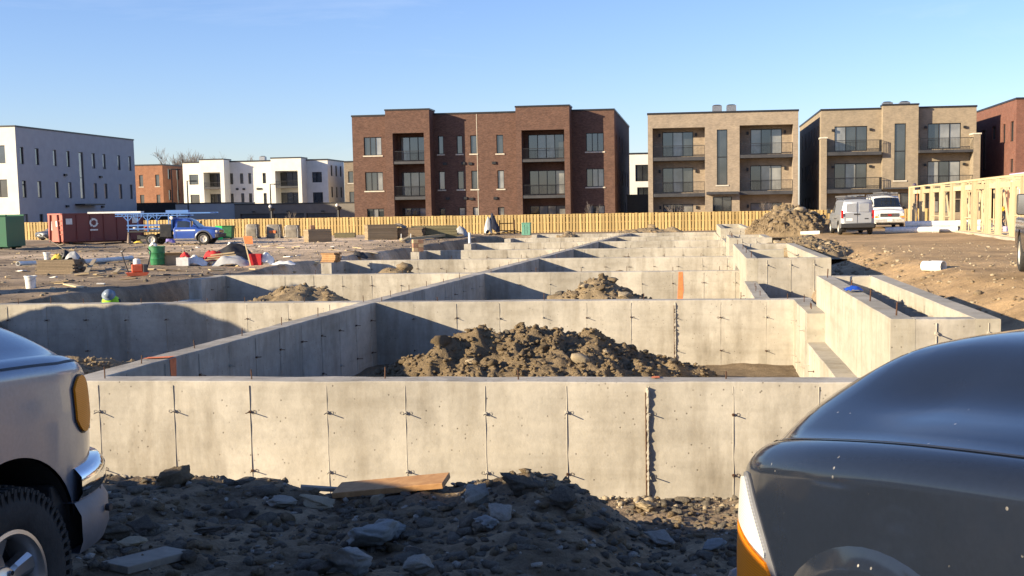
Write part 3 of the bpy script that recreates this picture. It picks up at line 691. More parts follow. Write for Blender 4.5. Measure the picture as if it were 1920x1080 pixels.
BIG = heap_ground('tall excavated earth heap in front of the tan flats, beside the silver van', 1395, 1590, 437, 374, .35, 20, 4.6, nclod=120, nrub=1800, csize=(.12, .5), lumps=((-.12, 0, 1.0, .6), (.3, -.1, .72, .66), (.6, -.25, .45, .5), (-.5, 0, .4, .45)), res=150, rough=1.7, mat='brown_clay')
heap_ground('low scattered spoil in front of the tall heap and the silver van', 1440, 1600, 470, 441, .3, 22, 4.0, nclod=60, nrub=600, csize=(.1, .3), lumps=((.4, .2, .9, .6), (-.4, -.2, .8, .5)), res=80)
# two unseen heaps added left of the picture to shade the left bays
dirt_heap('tall unseen heap added for shade left of the foundation, nearer the parked cars', -18.2, 22.2, 5.2, 4.2, 3.7, .3, -.25, 23, nclod=20, nrub=0, res=60)
dirt_heap('tall unseen heap added for shade left of the foundation, farther from the parked cars', -21.6, 32.0, 4.6, 2.0, 4.6, .3, -.25, 24, nclod=20, nrub=0, res=60)

# ================================================================ foreground dirt
rs = np.random.RandomState(3)
def scatter(n, x0, x1, y0, y1, smin, smax, mat, label, seed, cat, pw=2.5, zoff=0., sub=1, gate=None):
    r_ = np.random.RandomState(seed); q = np.stack([r_.uniform(x0, x1, n), r_.uniform(y0, y1, n)], -1)
    u_, v_ = to_uv(q[:, 0], q[:, 1])
    if gate is not None: q = q[gate(q[:, 0], q[:, 1], u_, v_)]
    z = ground_z(q[:, 0], q[:, 1]); s = smin+(smax-smin)*r_.uniform(size=len(q))**pw
    o = rubble('gravel', np.column_stack([q, z+s*.15+zoff]), s, mat, None, seed, sub); return tag(o, label, cat)
scatter(2500, -4.6, 4, 5, 13.6, .01, .07, 'brown_clay', 'brown crumbs of clay between the cars and the wall', 39, 'crumbs', 2.5, gate=lambda x, y, u, v: (v < -.1) & (v > -8.8))
fg = lambda x, y, u, v: (v < -.1) & (v > -8.8)
scatter(9000, -4.6, 4, 5, 13.6, .008, .05, 'dark_clod', 'fine dark crumbs of soil between the cars', 31, 'gravel', 2.5, gate=fg)
scatter(2600, -4.6, 4, 5, 13.6, .006, .04, 'grey_stone', 'grey gravel strewn between the cars and the wall', 32, 'gravel', 3, gate=fg)
scatter(1500, -4.6, 4, 5, 13.4, .02, .11, 'dark_clod', 'fist sized dark clods between the cars and the wall', 33, 'clods', 2.5, sub=2, gate=fg)
scatter(500, -.5, 4, 12.1, 13.4, .015, .08, 'tan_stone', 'pale rubble along the foot of the front wall', 34, 'rubble', 2, gate=lambda x, y, u, v: (v > -.75) & (v < -.03))
scatter(1500, 5.5, 17, 14, 46, .015, .09, 'tan_stone', 'pale stones strewn over the ochre field by the stoops', 35, 'stones', 4, gate=lambda x, y, u, v: u > 6.1)
scatter(1600, 5.5, 13, 13, 60, .03, .13, 'clay_clod', 'ochre clods along the edge of the excavation', 36, 'clods', 2.5, gate=lambda x, y, u, v: (u > 6.1) & (u < 8.2+.6*np.sin(y)))
scatter(1700, -34, -4, 30, 92, .02, .14, 'dark_clod', 'dark clods over the churned yard by the skips', 37, 'clods', 3, gate=lambda x, y, u, v: (u < -15.5+.0*v) | ((u < -12) & (v > 30)))
scatter(900, -34, -6, 30, 88, .02, .13, 'tan_stone', 'pale scraps over the churned yard by the skips', 38, 'rubble', 3.5, gate=lambda x, y, u, v: (u < -15.5) | ((u < -12) & (v > 34)))
def stone(label, px, py, wpx, mat, i, flat=.85, cat='rock', lift=.42, name='rock'):
    g = GP(px, py+wpx*.18); r_ = np.random.RandomState(int(px*3+py)); s = wpx/2.*1.18*g.y/CAM_F
    o = clod(name, None, g+Vector((0, 0, s*lift)), s*1.05, mat, i, r_, 4, flat); return tag(o, label, cat)
stone('tan lump of clay in the sun on the crest behind the silver car', 336, 898, 62, 'clay_clod', 0, 1., 'clod')
stone('grey angular rock beside the dark clod, by the end of the plank', 893, 934, 60, 'grey_stone', 1, 1.1)
stone('dark clod perched highest on the mound in front of the wall', 974, 913, 76, 'dark_clod', 2, .8, 'clod', .45)
stone('brown rock leaning below the dark clod', 935, 962, 56, 'grey_stone', 3, .9)
stone('pale blue lump of clay below the grey angular rock', 912, 980, 52, 'blue_clay', 4, .8)
stone('tan stone in sun at the left end of the plank', 600, 946, 50, 'tan_stone', 5, .6)
stone('round tan stone propping the plank', 712, 940, 28, 'tan_stone', 0, 1.1)
stone('largest pale blue clay lump in the shade', 700, 1012, 110, 'blue_clay', 1, .8)
stone('pale blue clay lump in front of the largest one', 668, 1056, 100, 'blue_clay', 2, .7)
stone('pale blue clay lump right of the pair', 738, 1000, 60, 'blue_clay', 3, .8)
stone('long dark boulder beside the silver car bumper', 212, 1000, 74, 'dark_clod', 4, .6, 'boulder')
stone('round dark boulder next to the long boulder', 268, 988, 56, 'dark_clod', 5, .7, 'boulder')
stone('flat tan stone in front of the round dark boulder', 247, 1020, 40, 'tan_stone', 1, .6)
stone('small grey stone above the weathered board', 356, 1038, 26, 'grey_stone', 2, .8)
stone('round grey rock at the right of the blue clay', 788, 1062, 58, 'grey_stone', 3, .7)
stone('low grey slab half buried left of the plank', 530, 940, 56, 'grey_stone', 4, .5)
stone('dark lump in the middle of the shaded dirt', 455, 962, 52, 'dark_clod', 2, .55, 'clod')
stone('dark lump on the slope below the crest', 395, 1000, 44, 'dark_clod', 1, .6, 'clod')
stone('brown boulder left of the blue clay lumps', 600, 1072, 64, 'dark_clod', 0, .6, 'boulder')
stone('grey rock on the right flank of the mound', 1235, 1010, 56, 'grey_stone', 5, .7)
stone('small blue grey stone by the headlamp in the trench', 1332, 1026, 42, 'blue_clay', 0, .8)
stone('pale rubble lump at the foot of the front wall joint', 1215, 950, 46, 'tan_stone', 2, .7, 'rubble')
stone('dark clod on the right slope of the mound', 1060, 940, 60, 'dark_clod', 3, .7, 'clod')
stone('dark clod lower on the right slope of the mound', 1110, 985, 50, 'dark_clod', 5, .7, 'clod')
# boards in the dirt
def board(label, a, b, wd, th, mat, cat='plank', roll=0, name='plank'):
    a, b = Vector(a), Vector(b); t = MB(); d = (b-a).normalized(); up = Vector((0, 0, 1)); s = d.cross(up).normalized(); up = (Matrix.Rotation(roll, 3, d) @ s.cross(d))
    t.bar(a, b, wd, th, up); o = t.build(name, mat, None, bevel=.004); return tag(o, label, cat)
g1 = GP(628, 940); g2 = GP(835, 934)
board('orange brown plank lying in the sun at the foot of the front wall', g1+Vector((0, .1, .05)), g2+Vector((0, .12, .1)), .24, .045, 'plank', roll=.12)
g1 = GP(215, 1075); g2 = GP(335, 1046)
board('weathered grey board half buried below the round dark boulder', g1+Vector((0, 0, .02)), g2+Vector((0, 0, .03)), .2, .04, 'grey_board')
g1 = GP(560, 928); g2 = GP(640, 934)
board('thin grey lath beside the orange brown plank', g1+Vector((0, .1, .03)), g2+Vector((0, .1, .03)), .07, .03, 'grey_board')
# ================================================================ buildings
def Zm(ox, oy, s): return lambda x, y: (ox+x/s, oy+y/s)
ZG = -.3
def facade(mb, M, a0, a1, z0, z1, holes, depth):
    A = sorted(set([a0, a1]+[min(max(h[i], a0), a1) for h in holes for i in (0, 2)])); Zs = sorted(set([z0, z1]+[min(max(h[i], z0), z1) for h in holes for i in (1, 3)]))
    for i in range(len(A)-1):
        for j in range(len(Zs)-1):
            ca, cz_ = (A[i]+A[i+1])/2, (Zs[j]+Zs[j+1])/2
            if any(h[0] < ca < h[2] and h[1] < cz_ < h[3] for h in holes): continue
            mb.add([M(A[i], Zs[j], 0), M(A[i+1], Zs[j], 0), M(A[i+1], Zs[j+1], 0), M(A[i], Zs[j+1], 0)], [(0, 1, 2, 3)])
    for h in holes:
        d = h[4] if len(h) > 4 else depth; l, b, r_, t = max(h[0], a0), max(h[1], z0), min(h[2], a1), min(h[3], z1)
        mb.add([M(x, z, q) for x, z in ((l, b), (r_, b), (r_, t), (l, t)) for q in (0, d)], [(0, 1, 3, 2), (2, 3, 5, 4), (4, 5, 7, 6), (6, 7, 1, 0)])
def window(parent, M, rc, n=1, d=.16, sill=True, glass_='glass', hbars=(), fr=.07, name='window'):
    a0, z0, a1, z1 = rc[:4]
    f = MB()
    def bx(x0, x1, y0, y1, q0, q1): f.add([M(x, z, q) for x in (x0, x1) for z in (y0, y1) for q in (q0, q1)], [(0, 1, 3, 2), (4, 6, 7, 5), (0, 4, 5, 1), (2, 3, 7, 6), (0, 2, 6, 4), (1, 5, 7, 3)])
    g = .004
    bx(a0+g, a0+fr, z0+g, z1-g, d-.06, d+.03); bx(a1-fr, a1-g, z0+g, z1-g, d-.06, d+.03)
    bx(a0+fr, a1-fr, z0+g, z0+fr, d-.06, d+.03); bx(a0+fr, a1-fr, z1-fr, z1-g, d-.06, d+.03)
    xs = [a0+fr+(a1-a0-2*fr)*i/n for i in range(n+1)]
    for x in xs[1:-1]: bx(x-fr*.5, x+fr*.5, z0+fr, z1-fr, d-.055, d+.028)
    zb = [z0+fr]+[h for h in hbars]+[z1-fr]
    for h in hbars: bx(a0+fr, a1-fr, h-fr*.6, h+fr*.6, d-.05, d+.026)
    w_ = f.build(name, 'black_metal', parent)
    for i in range(n):
        for j in range(len(zb)-1):
            p = MB(); tilt = random.uniform(-.006, .006); t2 = random.uniform(-.005, .005)
            x0, x1 = xs[i]+.004, xs[i+1]-.004
            p.add([M(x0, zb[j], d), M(x1, zb[j], d+tilt), M(x1, zb[j+1], d+tilt+t2), M(x0, zb[j+1], d+t2)], [(0, 1, 2, 3)])
            p.build('pane', glass_ if not isinstance(glass_, (list, tuple)) else random.choice(glass_), w_)
    if sill:
        s = MB(); s.add([M(x, z, q) for x in (a0-.12, a1+.12) for z in (z0-.13, z0-.005) for q in (-.07, .05)], [(0, 1, 3, 2), (4, 6, 7, 5), (0, 4, 5, 1), (2, 3, 7, 6), (0, 2, 6, 4), (1, 5, 7, 3)]); s.build('sill', 'stone_sill', w_)
    return w_
def Mf(v): return lambda a, z, d: UV(a, v+d, z)
def Mr(u): return lambda a, z, d: UV(u-d, a, z)       # face looking to +u
def Ml(u): return lambda a, z, d: UV(u+d, a, z)       # face looking to -u
def bxuv(mb, u0, u1, v0, v1, z0, z1):
    return mb.add([UV(a, b, c) for a in (u0, u1) for b in (v0, v1) for c in (z0, z1)], [(0, 1, 3, 2), (4, 6, 7, 5), (0, 4, 5, 1), (2, 3, 7, 6), (0, 2, 6, 4), (1, 5, 7, 3)])
def rect(zf, v, x0, y0, x1, y1):
    (a, t), (b, bt) = onv(*zf(x0, (y0)), v), onv(*zf(x1, y1), v)
    t2 = onv(*zf(x1, y0), v)[1]; b2 = onv(*zf(x0, y1), v)[1]
    return (a, (bt+b2)/2, b, (t+t2)/2)
def rails(parent, u0, u1, v, z0, z1, step=.13, sides=0):
    m = MB(); bxuv(m, u0, u1, v-.02, v+.02, z1-.05, z1); bxuv(m, u0, u1, v-.015, v+.015, z0+.08, z0+.11)
    for x in np.arange(u0+.02, u1, step): bxuv(m, x-.009, x+.009, v-.009, v+.009, z0+.1, z1-.04)
    for q in (u0, u1-.04): bxuv(m, q, q+.04, v-.021, v+.021, z0, z1+.004)
    if sides:
        for q in ([u0] if sides == 1 else [u0, u1-.04]):
            bxuv(m, q+.002, q+.036, v+.02, v+sides_d, z1-.048, z1-.002)
            for y in np.arange(v+.1, v+sides_d, step): bxuv(m, q+.01, q+.028, y-.009, y+.009, z0, z1-.03)
    return m.build('railing', 'black_metal', parent)
sides_d = 1.4
def coping(parent, u0, u1, v0, v1, z, h=.16, o=.06):
    m = MB(); bxuv(m, u0-o, u1+o, v0-o, v0+.3, z-.01, z+h); bxuv(m, u0-o, u1+o, v1-.3, v1+o, z-.01, z+h)
    bxuv(m, u0-o, u0+.3, v0+.3, v1-.3, z-.012, z+h-.003); bxuv(m, u1-.3, u1+o, v0+.3, v1-.3, z-.012, z+h-.003)
    return m.build('coping', 'black_metal', parent)
def shell(mb, u0, u1, v0, v1, z0, z1, left=True, right=True, back=True, roof=True):
    if back: mb.add([UV(u0, v1, z0), UV(u1, v1, z0), UV(u1, v1, z1), UV(u0, v1, z1)], [(0, 1, 2, 3)])
    if left: mb.add([UV(u0, v0, z0), UV(u0, v1, z0), UV(u0, v1, z1), UV(u0, v0, z1)], [(0, 1, 2, 3)])
    if right: mb.add([UV(u1, v0, z0), UV(u1, v1, z0), UV(u1, v1, z1), UV(u1, v0, z1)], [(0, 1, 2, 3)])
    if roof: mb.add([UV(u0, v0, z1-.02), UV(u1, v0, z1-.02), UV(u1, v1, z1-.02), UV(u0, v1, z1-.02)], [(0, 1, 2, 3)])
def roof_unit(parent, u, v, z, s=1.):
    m = MB(); bxuv(m, u-.45*s, u+.45*s, v-.45*s, v+.45*s, z, z+.95*s); m.build('condenser', 'galvanised', parent)
    m = MB(); m.lathe([(0, 0), (.36*s, 0), (.4*s, .06), (.3*s, .1), (0, .1)], Matrix.Translation(UV(u, v, z+.95*s)), 16); m.build('condenser_fan', 'black_metal', parent)
GB = ['glass', 'glass_blind', 'glass', 'glass_blind']

# ---- brown brick flats
z3 = Zm(640, 190, 3.4286); vE = 105.; dB = 2.
uL = onv(*z3(76, 400), vE)[0]; uR = onv(*z3(1757, 400), vE)[0]; zt = onv(*z3(76, 100), vE)[1]
vE2 = vE+onu(1182, 300, uR)[0]-vE; vE2 = min(vE2, vE+26)
E_ = thing('apartment_building', 'dark brown brick flats, widest building, with two tall balcony bays', 'building', UV((uL+uR)/2, (vE+vE2)/2, ZG), -TH, 'three storey flats round the site')
win = [(143, 230, 260, 348, 3), (152, 455, 270, 575, 3), (165, 690, 277, 800, 3), (1572, 202, 1688, 322, 3), (1575, 432, 1690, 550, 3), (1580, 670, 1695, 780, 3)]
for x0, x1, ys in ((620, 658, (222, 340)), (740, 780, (220, 338)), (828, 872, (218, 336)), (996, 1042, (215, 335)), (625, 668, (450, 568)), (746, 790, (448, 566)), (835, 880, (446, 564)), (1003, 1048, (443, 562)), (630, 670, (686, 790)), (755, 798, (682, 790)), (845, 888, (680, 790)), (1006, 1050, (680, 785))): win.append((x0, ys[0], x1, ys[1], 1))
doors = [(378, 228, 552, 382, 3), (385, 455, 560, 608, 3), (390, 685, 565, 830, 3), (1200, 212, 1432, 368, 4), (1208, 443, 1438, 598, 4), (1212, 670, 1445, 830, 4)]
H_ = [rect(z3, vE, *q[:4]) for q in win]; HD = [rect(z3, vE, *q[:4]) for q in doors]
mb = MB(); facade(mb, Mf(vE), uL, uR, ZG, zt, H_+HD, .2)
sw = [(vE+q, ZG+z, vE+q+.9, ZG+z+1.6) for q in (3, 7.5, 12, 17, 21) for z in (1.2, 4.7, 8.2) if vE+q+1 < vE2]
facade(mb, Mr(uR), vE, vE2, ZG, zt, sw, .2); shell(mb, uL, uR, vE, vE2, ZG, zt, right=False)
mb.build('wall', 'brown_brick', E_)
for q, h in zip(win, H_): window(E_, Mf(vE), h, q[4], glass_=GB)
for q, h in zip(doors, HD): window(E_, Mf(vE), h, q[4], sill=False, glass_=GB, name='balcony_door')
for h in sw: window(E_, Mr(uR), h, 1, sill=False)
coping(E_, uL, uR, vE, vE2, zt)
vB = vE-dB
for (x0, x1, yt, ox0, ox1, oy, sl, rl) in ((290, 572, 86, 328, 548, 203, ((385, 402), (612, 632)), (318, 545)), (1125, 1470, 68, 1157, 1443, 183, ((370, 388), (603, 622)), (300, 535))):
    a0 = onv(*z3(x0, 400), vB)[0]; a1 = onv(*z3(x1, 400), vB)[0]; zb = max(onv(*z3((x0+x1)/2, yt), vB)[1], zt+.35); o = rect(z3, vB, ox0, oy, ox1, 900); o = (o[0], ZG, o[2], o[3])
    b = MB(); facade(b, Mf(vB), a0, a1, ZG, zb, [o], dB-.003)
    for q in (a0, a1): b.add([UV(q, vB, ZG), UV(q, vE-.003, ZG), UV(q, vE-.003, zb), UV(q, vB, zb)], [(0, 1, 2, 3)])
    b.add([UV(a0, vB, zb), UV(a1, vB, zb), UV(a1, vE+.5, zb), UV(a0, vE+.5, zb)], [(0, 1, 2, 3)]); b.add([UV(a0, vE+.5, zb), UV(a1, vE+.5, zb), UV(a1, vE+.5, zt), UV(a0, vE+.5, zt)], [(0, 1, 2, 3)])
    for q in (a0, a1): b.add([UV(q, vE-.003, zt), UV(q, vE+.5, zt), UV(q, vE+.5, zb), UV(q, vE-.003, zb)], [(0, 1, 2, 3)])
    bay = b.build('balcony_bay', 'brown_brick', E_)
    c = MB(); bxuv(c, a0-.06, a1+.06, vB-.06, vE+.55, zb-.002, zb+.15); c.build('coping', 'black_metal', bay)
    for (s0, s1), r_ in zip(sl, rl):
        zt_ = onv(*z3((ox0+ox1)/2, s0), vB)[1]; zb_ = onv(*z3((ox0+ox1)/2, s1), vB)[1]; zr_ = onv(*z3((ox0+ox1)/2, r_), vB)[1]
        s = MB(); bxuv(s, o[0]+.004, o[2]-.004, vB+.05, vE-.01, zb_, zt_); s.build('balcony_slab', 'dark_panel', bay)
        rails(bay, o[0]+.03, o[2]-.03, vB+.12, zt_, zr_)
for x, y in ((667, 402), (785, 398), (830, 400), (982, 395), (686, 625), (797, 622), (838, 626), (992, 622)):
    a, z = onv(*z3(x, y), vE); m = MB(); bxuv(m, a-.2, a+.2, vE-.14, vE-.002, z-.14, z+.12); m.build('wall_vent', 'black_metal', E_)
a, z = onv(*z3(868, 92), vE); m = MB(); bxuv(m, a-.025, a+.025, vE-.02, vE-.002, ZG+1, zt-.05); m.build('expansion_joint', 'stone_sill', E_)

# ---- tan brick flats with deep balconies
z4 = Zm(1180, 180, 4.5); vG = 102.; dG = 1.7
uL = onv(*z4(158, 600), vG)[0]; uR = onv(*z4(1425, 600), vG)[0]; zt = (onv(*z4(158, 160), vG)[1]+onv(*z4(1425, 124), vG)[1])/2
G_ = thing('apartment_building', 'tan brick flats with deep sunk balconies either side of a tall stair window', 'building', UV((uL+uR)/2, vG+11, ZG), -TH, 'three storey flats round the site')
rec = [rect(z4, vG, 195, 268, 640, 1000), rect(z4, vG, 930, 243, 1380, 1000)]; rec = [(r_[0], ZG, r_[2], r_[3], dG) for r_ in rec]
tall = rect(z4, vG, 738, 283, 828, 750); ent = rect(z4, vG, 703, 850, 865, 1010); ent = (ent[0], ZG, ent[2], ent[3])
mb = MB(); facade(mb, Mf(vG), uL, uR, ZG, zt, rec+[tall, ent], .22)
D4 = [(278, 303, 540, 512, 3), (280, 605, 540, 815, 3), (285, 912, 540, 1060, 3), (1022, 278, 1288, 490, 3), (1020, 585, 1285, 795, 3), (1022, 900, 1300, 1060, 3)]
HD = [rect(z4, vG+dG, *q[:4]) for q in D4]
for r_, hs in zip(rec, (HD[:3], HD[3:])): facade(mb, Mf(vG+dG), r_[0], r_[2], ZG, r_[3], hs, .2)
sw = [(vG+q, ZG+z, vG+q+.9, ZG+z+1.6) for q in (4, 9, 14, 19) for z in (1.2, 4.7, 8.2)]
facade(mb, Mr(uR), vG, vG+24, ZG, zt, sw, .2); shell(mb, uL, uR, vG, vG+24, ZG, zt, right=False); mb.build('wall', 'tan_brick', G_)
for h in HD: window(G_, Mf(vG+dG), h, 3, sill=False, glass_=GB, name='balcony_door')
for h in sw: window(G_, Mr(uR), h, 1, sill=False)
window(G_, Mf(vG), tall, 1, hbars=(onv(*z4(780, 515), vG)[1],), name='stair_window'); window(G_, Mf(vG), ent, 2, sill=False, name='entrance')
for r_, sl, rl in ((rec[0], ((515, 545), (822, 850)), (418, 725)), (rec[1], ((492, 520), (800, 830)), (395, 708))):
    for (s0, s1), y in zip(sl, rl):
        xm = 415 if r_ is rec[0] else 1155; z1_ = onv(*z4(xm, s0), vG)[1]; z0_ = onv(*z4(xm, s1), vG)[1]; zr_ = onv(*z4(xm, y), vG)[1]
        s = MB(); bxuv(s, r_[0]+.004, r_[2]-.004, vG+.04, vG+dG-.01, z0_, z1_); sb_ = s.build('balcony_slab', 'dark_panel', G_); rails(sb_, r_[0]+.03, r_[2]-.03, vG+.1, z1_, zr_)
c = rect(z4, vG, 650, 808, 918, 830); m = MB(); bxuv(m, c[0], c[2], vG-1.1, vG-.003, c[1], c[3]); m.build('canopy', 'dark_panel', G_)
for x, y in ((255, 333), (562, 328), (257, 637), (565, 633), (262, 942), (570, 940), (998, 315), (1312, 303), (997, 620), (1315, 608), (1000, 930), (905, 940)):
    a, z = onv(*z4(x, y), vG+dG); m = MB(); bxuv(m, a-.1, a+.1, vG+dG-.16, vG+dG-.002, z-.16, z+.16); m.build('wall_lamp', 'black_metal', G_)
coping(G_, uL, uR, vG, vG+24, zt)
for x in (740, 860): roof_unit(G_, onv(*z4(x, 120), vG+4)[0], vG+4, zt, 1.05)

# ---- second tan flats with projecting stair tower
z5 = Zm(1480, 170, 3.857); vH = 102.; dT = .9
uL = onv(*z5(229, 600), vH)[0]; uR = onv(*z5(1350, 400), vH)[0]; zt = (onv(*z5(229, 150), vH)[1]+onv(*z5(1350, 112), vH)[1])/2
H2 = thing('apartment_building', 'tan brick flats with a projecting stair tower and railed balconies, behind the vans', 'building', UV((uL+uR)/2, vH+11, ZG), -TH, 'three storey flats round the site')
W5 = [(327, 257, 563, 437, 3), (1002, 235, 1240, 420, 3), (325, 525, 560, 705, 3), (1000, 508, 1235, 690, 3), (330, 800, 560, 900, 3), (1000, 790, 1235, 880, 3)]
HW = [rect(z5, vH, *q[:4]) for q in W5]
mb = MB(); facade(mb, Mf(vH), uL, uR, ZG, zt, HW, .2)
sw = [(vH+q, ZG+z, vH+q+.9, ZG+z+1.7) for q in (2.5, 6, 9, 12, 16, 20) for z in (1.2, 4.7, 8.2)]
facade(mb, Ml(uL), vH, vH+24, ZG, zt, sw, .2); shell(mb, uL, uR, vH, vH+24, ZG, zt, left=False); mb.build('wall', 'tan_brick_warm', H2)
for h in HW: window(H2, Mf(vH), h, 3, sill=False, glass_=GB, name='balcony_door')
for h in sw: window(H2, Ml(uL), h, 1, sill=False)
vT = vH-dT; a0 = onv(*z5(675, 400), vT)[0]; a1 = onv(*z5(932, 400), vT)[0]; tall = rect(z5, vT, 762, 237, 840, 648); dr = rect(z5, vT, 800, 738, 866, 850); dr = (dr[0], ZG, dr[2], dr[3])
b = MB(); facade(b, Mf(vT), a0, a1, ZG, zt+.25, [tall, dr], .2)
for q in (a0, a1): b.add([UV(q, vT, ZG), UV(q, vH-.003, ZG), UV(q, vH-.003, zt+.25), UV(q, vT, zt+.25)], [(0, 1, 2, 3)])
bxuv(b, a0, a1, vH-.002, vH+.5, zt, zt+.25)
tw = b.build('stair_tower', 'tan_brick_warm', H2); window(H2, Mf(vT), tall, 1, hbars=(onv(*z5(800, 437), vT)[1],), name='stair_window'); window(H2, Mf(vT), dr, 1, sill=False, name='entrance')
m = MB(); bxuv(m, a0-.06, a1+.06, vT-.06, vH+.55, zt+.25, zt+.4); m.build('coping', 'black_metal', tw)
m = MB(); bxuv(m, a0+.1, a1-.1, vT-1.2, vT-.003, *sorted((onv(*z5(800, 712), vT)[1], onv(*z5(800, 700), vT)[1]))); m.build('canopy', 'dark_panel', H2)
coping(H2, uL, uR, vH, vH+24, zt)
vP = vH-1.5
for (x0, x1, s0, s1, y) in ((270, 668, 442, 466, 357), (268, 668, 712, 740, 628), (934, 1335, 427, 446, 340), (934, 1330, 700, 722, 612)):
    p0 = onv(*z5(x0, s0), vP)[0]; p1 = onv(*z5(x1, s0), vP)[0]; xm = (x0+x1)/2
    if x0 < 600: p1 = min(p1, a0-.01)
    else: p0 = max(p0, a1+.01)
    z1_ = onv(*z5(xm, s0), vP)[1]; z0_ = onv(*z5(xm, s1), vP)[1]; zr_ = onv(*z5(xm, y), vP)[1]
    s = MB(); bxuv(s, p0, p1, vP, vH-.004, z0_, z1_); sb_ = s.build('balcony_slab', 'dark_panel', H2); rails(sb_, p0, p1, vP+.04, z1_, zr_, sides=2)
for (x0, x1, yt) in ((229, 268, 347), (1334, 1372, 316)):
    r_ = rect(z5, vP, x0, yt, x1, 900); m = MB(); bxuv(m, r_[0], r_[2], vP-.05, vH-.004, ZG, r_[3]); pr = m.build('corner_pier', 'tan_brick_warm', H2)
    m = MB(); bxuv(m, r_[0]-.08, r_[2]+.08, vP-.13, vH-.004, r_[3]+.001, r_[3]+.14); m.build('pier_cap', 'stone_sill', pr)
for x, y in ((315, 287), (588, 280), (985, 265), (1268, 262), (315, 553), (585, 546), (980, 537), (1262, 530)):
    a, z = onv(*z5(x, y), vH); m = MB(); bxuv(m, a-.12, a+.12, vH-.2, vH-.002, z-.12, z+.1); m.build('wall_lamp', 'black_metal', H2)
for x in (708, 832): roof_unit(H2, onv(*z5(x, 105), vH+5)[0], vH+5, zt, 1.05)

# ---- red brick flats at the right
vI = 98.; uL = onv(*z5(1640, 300), vI)[0]; zt = onv(*z5(1640, 62), vI)[1]
I_ = thing('apartment_building', 'red brick flats beyond the timber frame, mostly cut off by the right edge', 'building', UV(uL+9, vI+11, ZG), -TH, 'three storey flats round the site')
sw = []
for (x0, y0, x1, y1) in ((1600, 225, 1620, 365), (1598, 495, 1615, 590), (1468, 262, 1492, 352), (1396, 287, 1416, 575), (1545, 245, 1560, 378)):
    (b0, t0), (b1, t1) = onu(*z5(x0, y0), uL), onu(*z5(x1, y1), uL); lo, hi = min(b0, b1), max(b0, b1); sw.append((lo, min(t0, t1), max(hi, lo+.7), max(t0, t1)))
sf = [(uL+q, ZG+z, uL+q+1.6, ZG+z+1.7) for q in (1.5, 5.5, 11) for z in (1.2, 4.7, 8.2)]
mb = MB(); facade(mb, Ml(uL), vI, vI+26, ZG, zt, sw, .2); facade(mb, Mf(vI), uL, uL+18, ZG, zt, sf, .2); shell(mb, uL, uL+18, vI, vI+26, ZG, zt, left=False); mb.build('wall', 'red_brick', I_)
for h in sw: window(I_, Ml(uL), h, 1, sill=False)
for h in sf: window(I_, Mf(vI), h, 2)
coping(I_, uL, uL+18, vI, vI+26, zt)

# ---- white flats at the far left: lit front, long shaded side
z1 = Zm(0, 200, 4.); vA = 108.
uA, zt = onv(*z1(110, 150), vA); vA2 = onu(*z1(1001, 255), uA)[0]; zt2 = onu(*z1(1001, 255), uA)[1]
A_ = thing('apartment_building', 'white rendered flats, the tallest on the left, long shaded side with narrow windows', 'building', UV(uA-9, (vA+vA2)/2, ZG), -TH, 'three storey flats round the site')
sw = []
def side(x0, x1, y0, y1):
    b0, t0 = onu(*z1(x0, y0), uA); b1, t1 = onu(*z1(x1, y1), uA); return (min(b0, b1), min(t0, t1), max(b0, b1), max(t0, t1))
for x0, x1 in ((147, 182), (262, 297), (395, 428), (497, 528), (687, 717), (768, 796), (880, 906), (962, 987)):
    f_ = ((x0+x1)/2-165)/810; sw.append(side(x0, x1, 297+78*f_, 428+57*f_))
for x0, x1 in ((165, 203), (280, 317), (412, 445), (512, 543), (703, 733), (782, 810), (893, 920), (973, 998)):
    f_ = ((x0+x1)/2-185)/800; sw.append(side(x0, x1, 550+37*f_, 680+15*f_))
for x0, x1 in ((182, 214), (296, 328), (420, 450), (518, 548)): sw.append(side(x0, x1, 806, 880))
zmid = [h for h in sw]; 
for i, h in enumerate(sw[:8]): sw[i] = (h[0], np.mean([q[1] for q in zmid[:8]]), h[2], np.mean([q[3] for q in zmid[:8]]))
for i, h in enumerate(zmid[8:16]): sw[8+i] = (h[0], np.mean([q[1] for q in zmid[8:16]]), h[2], np.mean([q[3] for q in zmid[8:16]]))
tall = side(588, 640, 340, 690)
fr_ = [rect(z1, vA, -20, 290, 42, 425), rect(z1, vA, -12, 546, 60, 680)]; fr_ = [(r_[2]-1.9, r_[1], r_[2], r_[3]) for r_ in fr_]+[(r_[2]-9.9, r_[1], r_[2]-7, r_[3]) for r_ in fr_]
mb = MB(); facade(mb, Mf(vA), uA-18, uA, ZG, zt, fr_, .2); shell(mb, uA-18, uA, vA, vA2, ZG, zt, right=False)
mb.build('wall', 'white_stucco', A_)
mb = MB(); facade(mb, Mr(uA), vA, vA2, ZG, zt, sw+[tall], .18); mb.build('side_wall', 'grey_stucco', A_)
for h in sw: window(A_, Mr(uA), h, 1, sill=False, glass_=GB)
window(A_, Mr(uA), tall, 1, sill=False, glass_=GB, hbars=(tall[1]+(tall[3]-tall[1])*.45,), name='stair_window')
for h in fr_: window(A_, Mf(vA), h, 2, sill=False)
coping(A_, uA-18, uA, vA, vA2, zt)
b0, z0_ = onu(*z1(640, 740), uA); m = MB(); m.add([UV(uA+q, b0+e, z0_+z) for q in (.002, 1.3) for e in (-2.4, 2.4) for z in (0, .18)], [(0, 1, 3, 2), (4, 6, 7, 5), (0, 4, 5, 1), (2, 3, 7, 6), (0, 2, 6, 4), (1, 5, 7, 3)]); m.build('canopy', 'black_metal', A_)
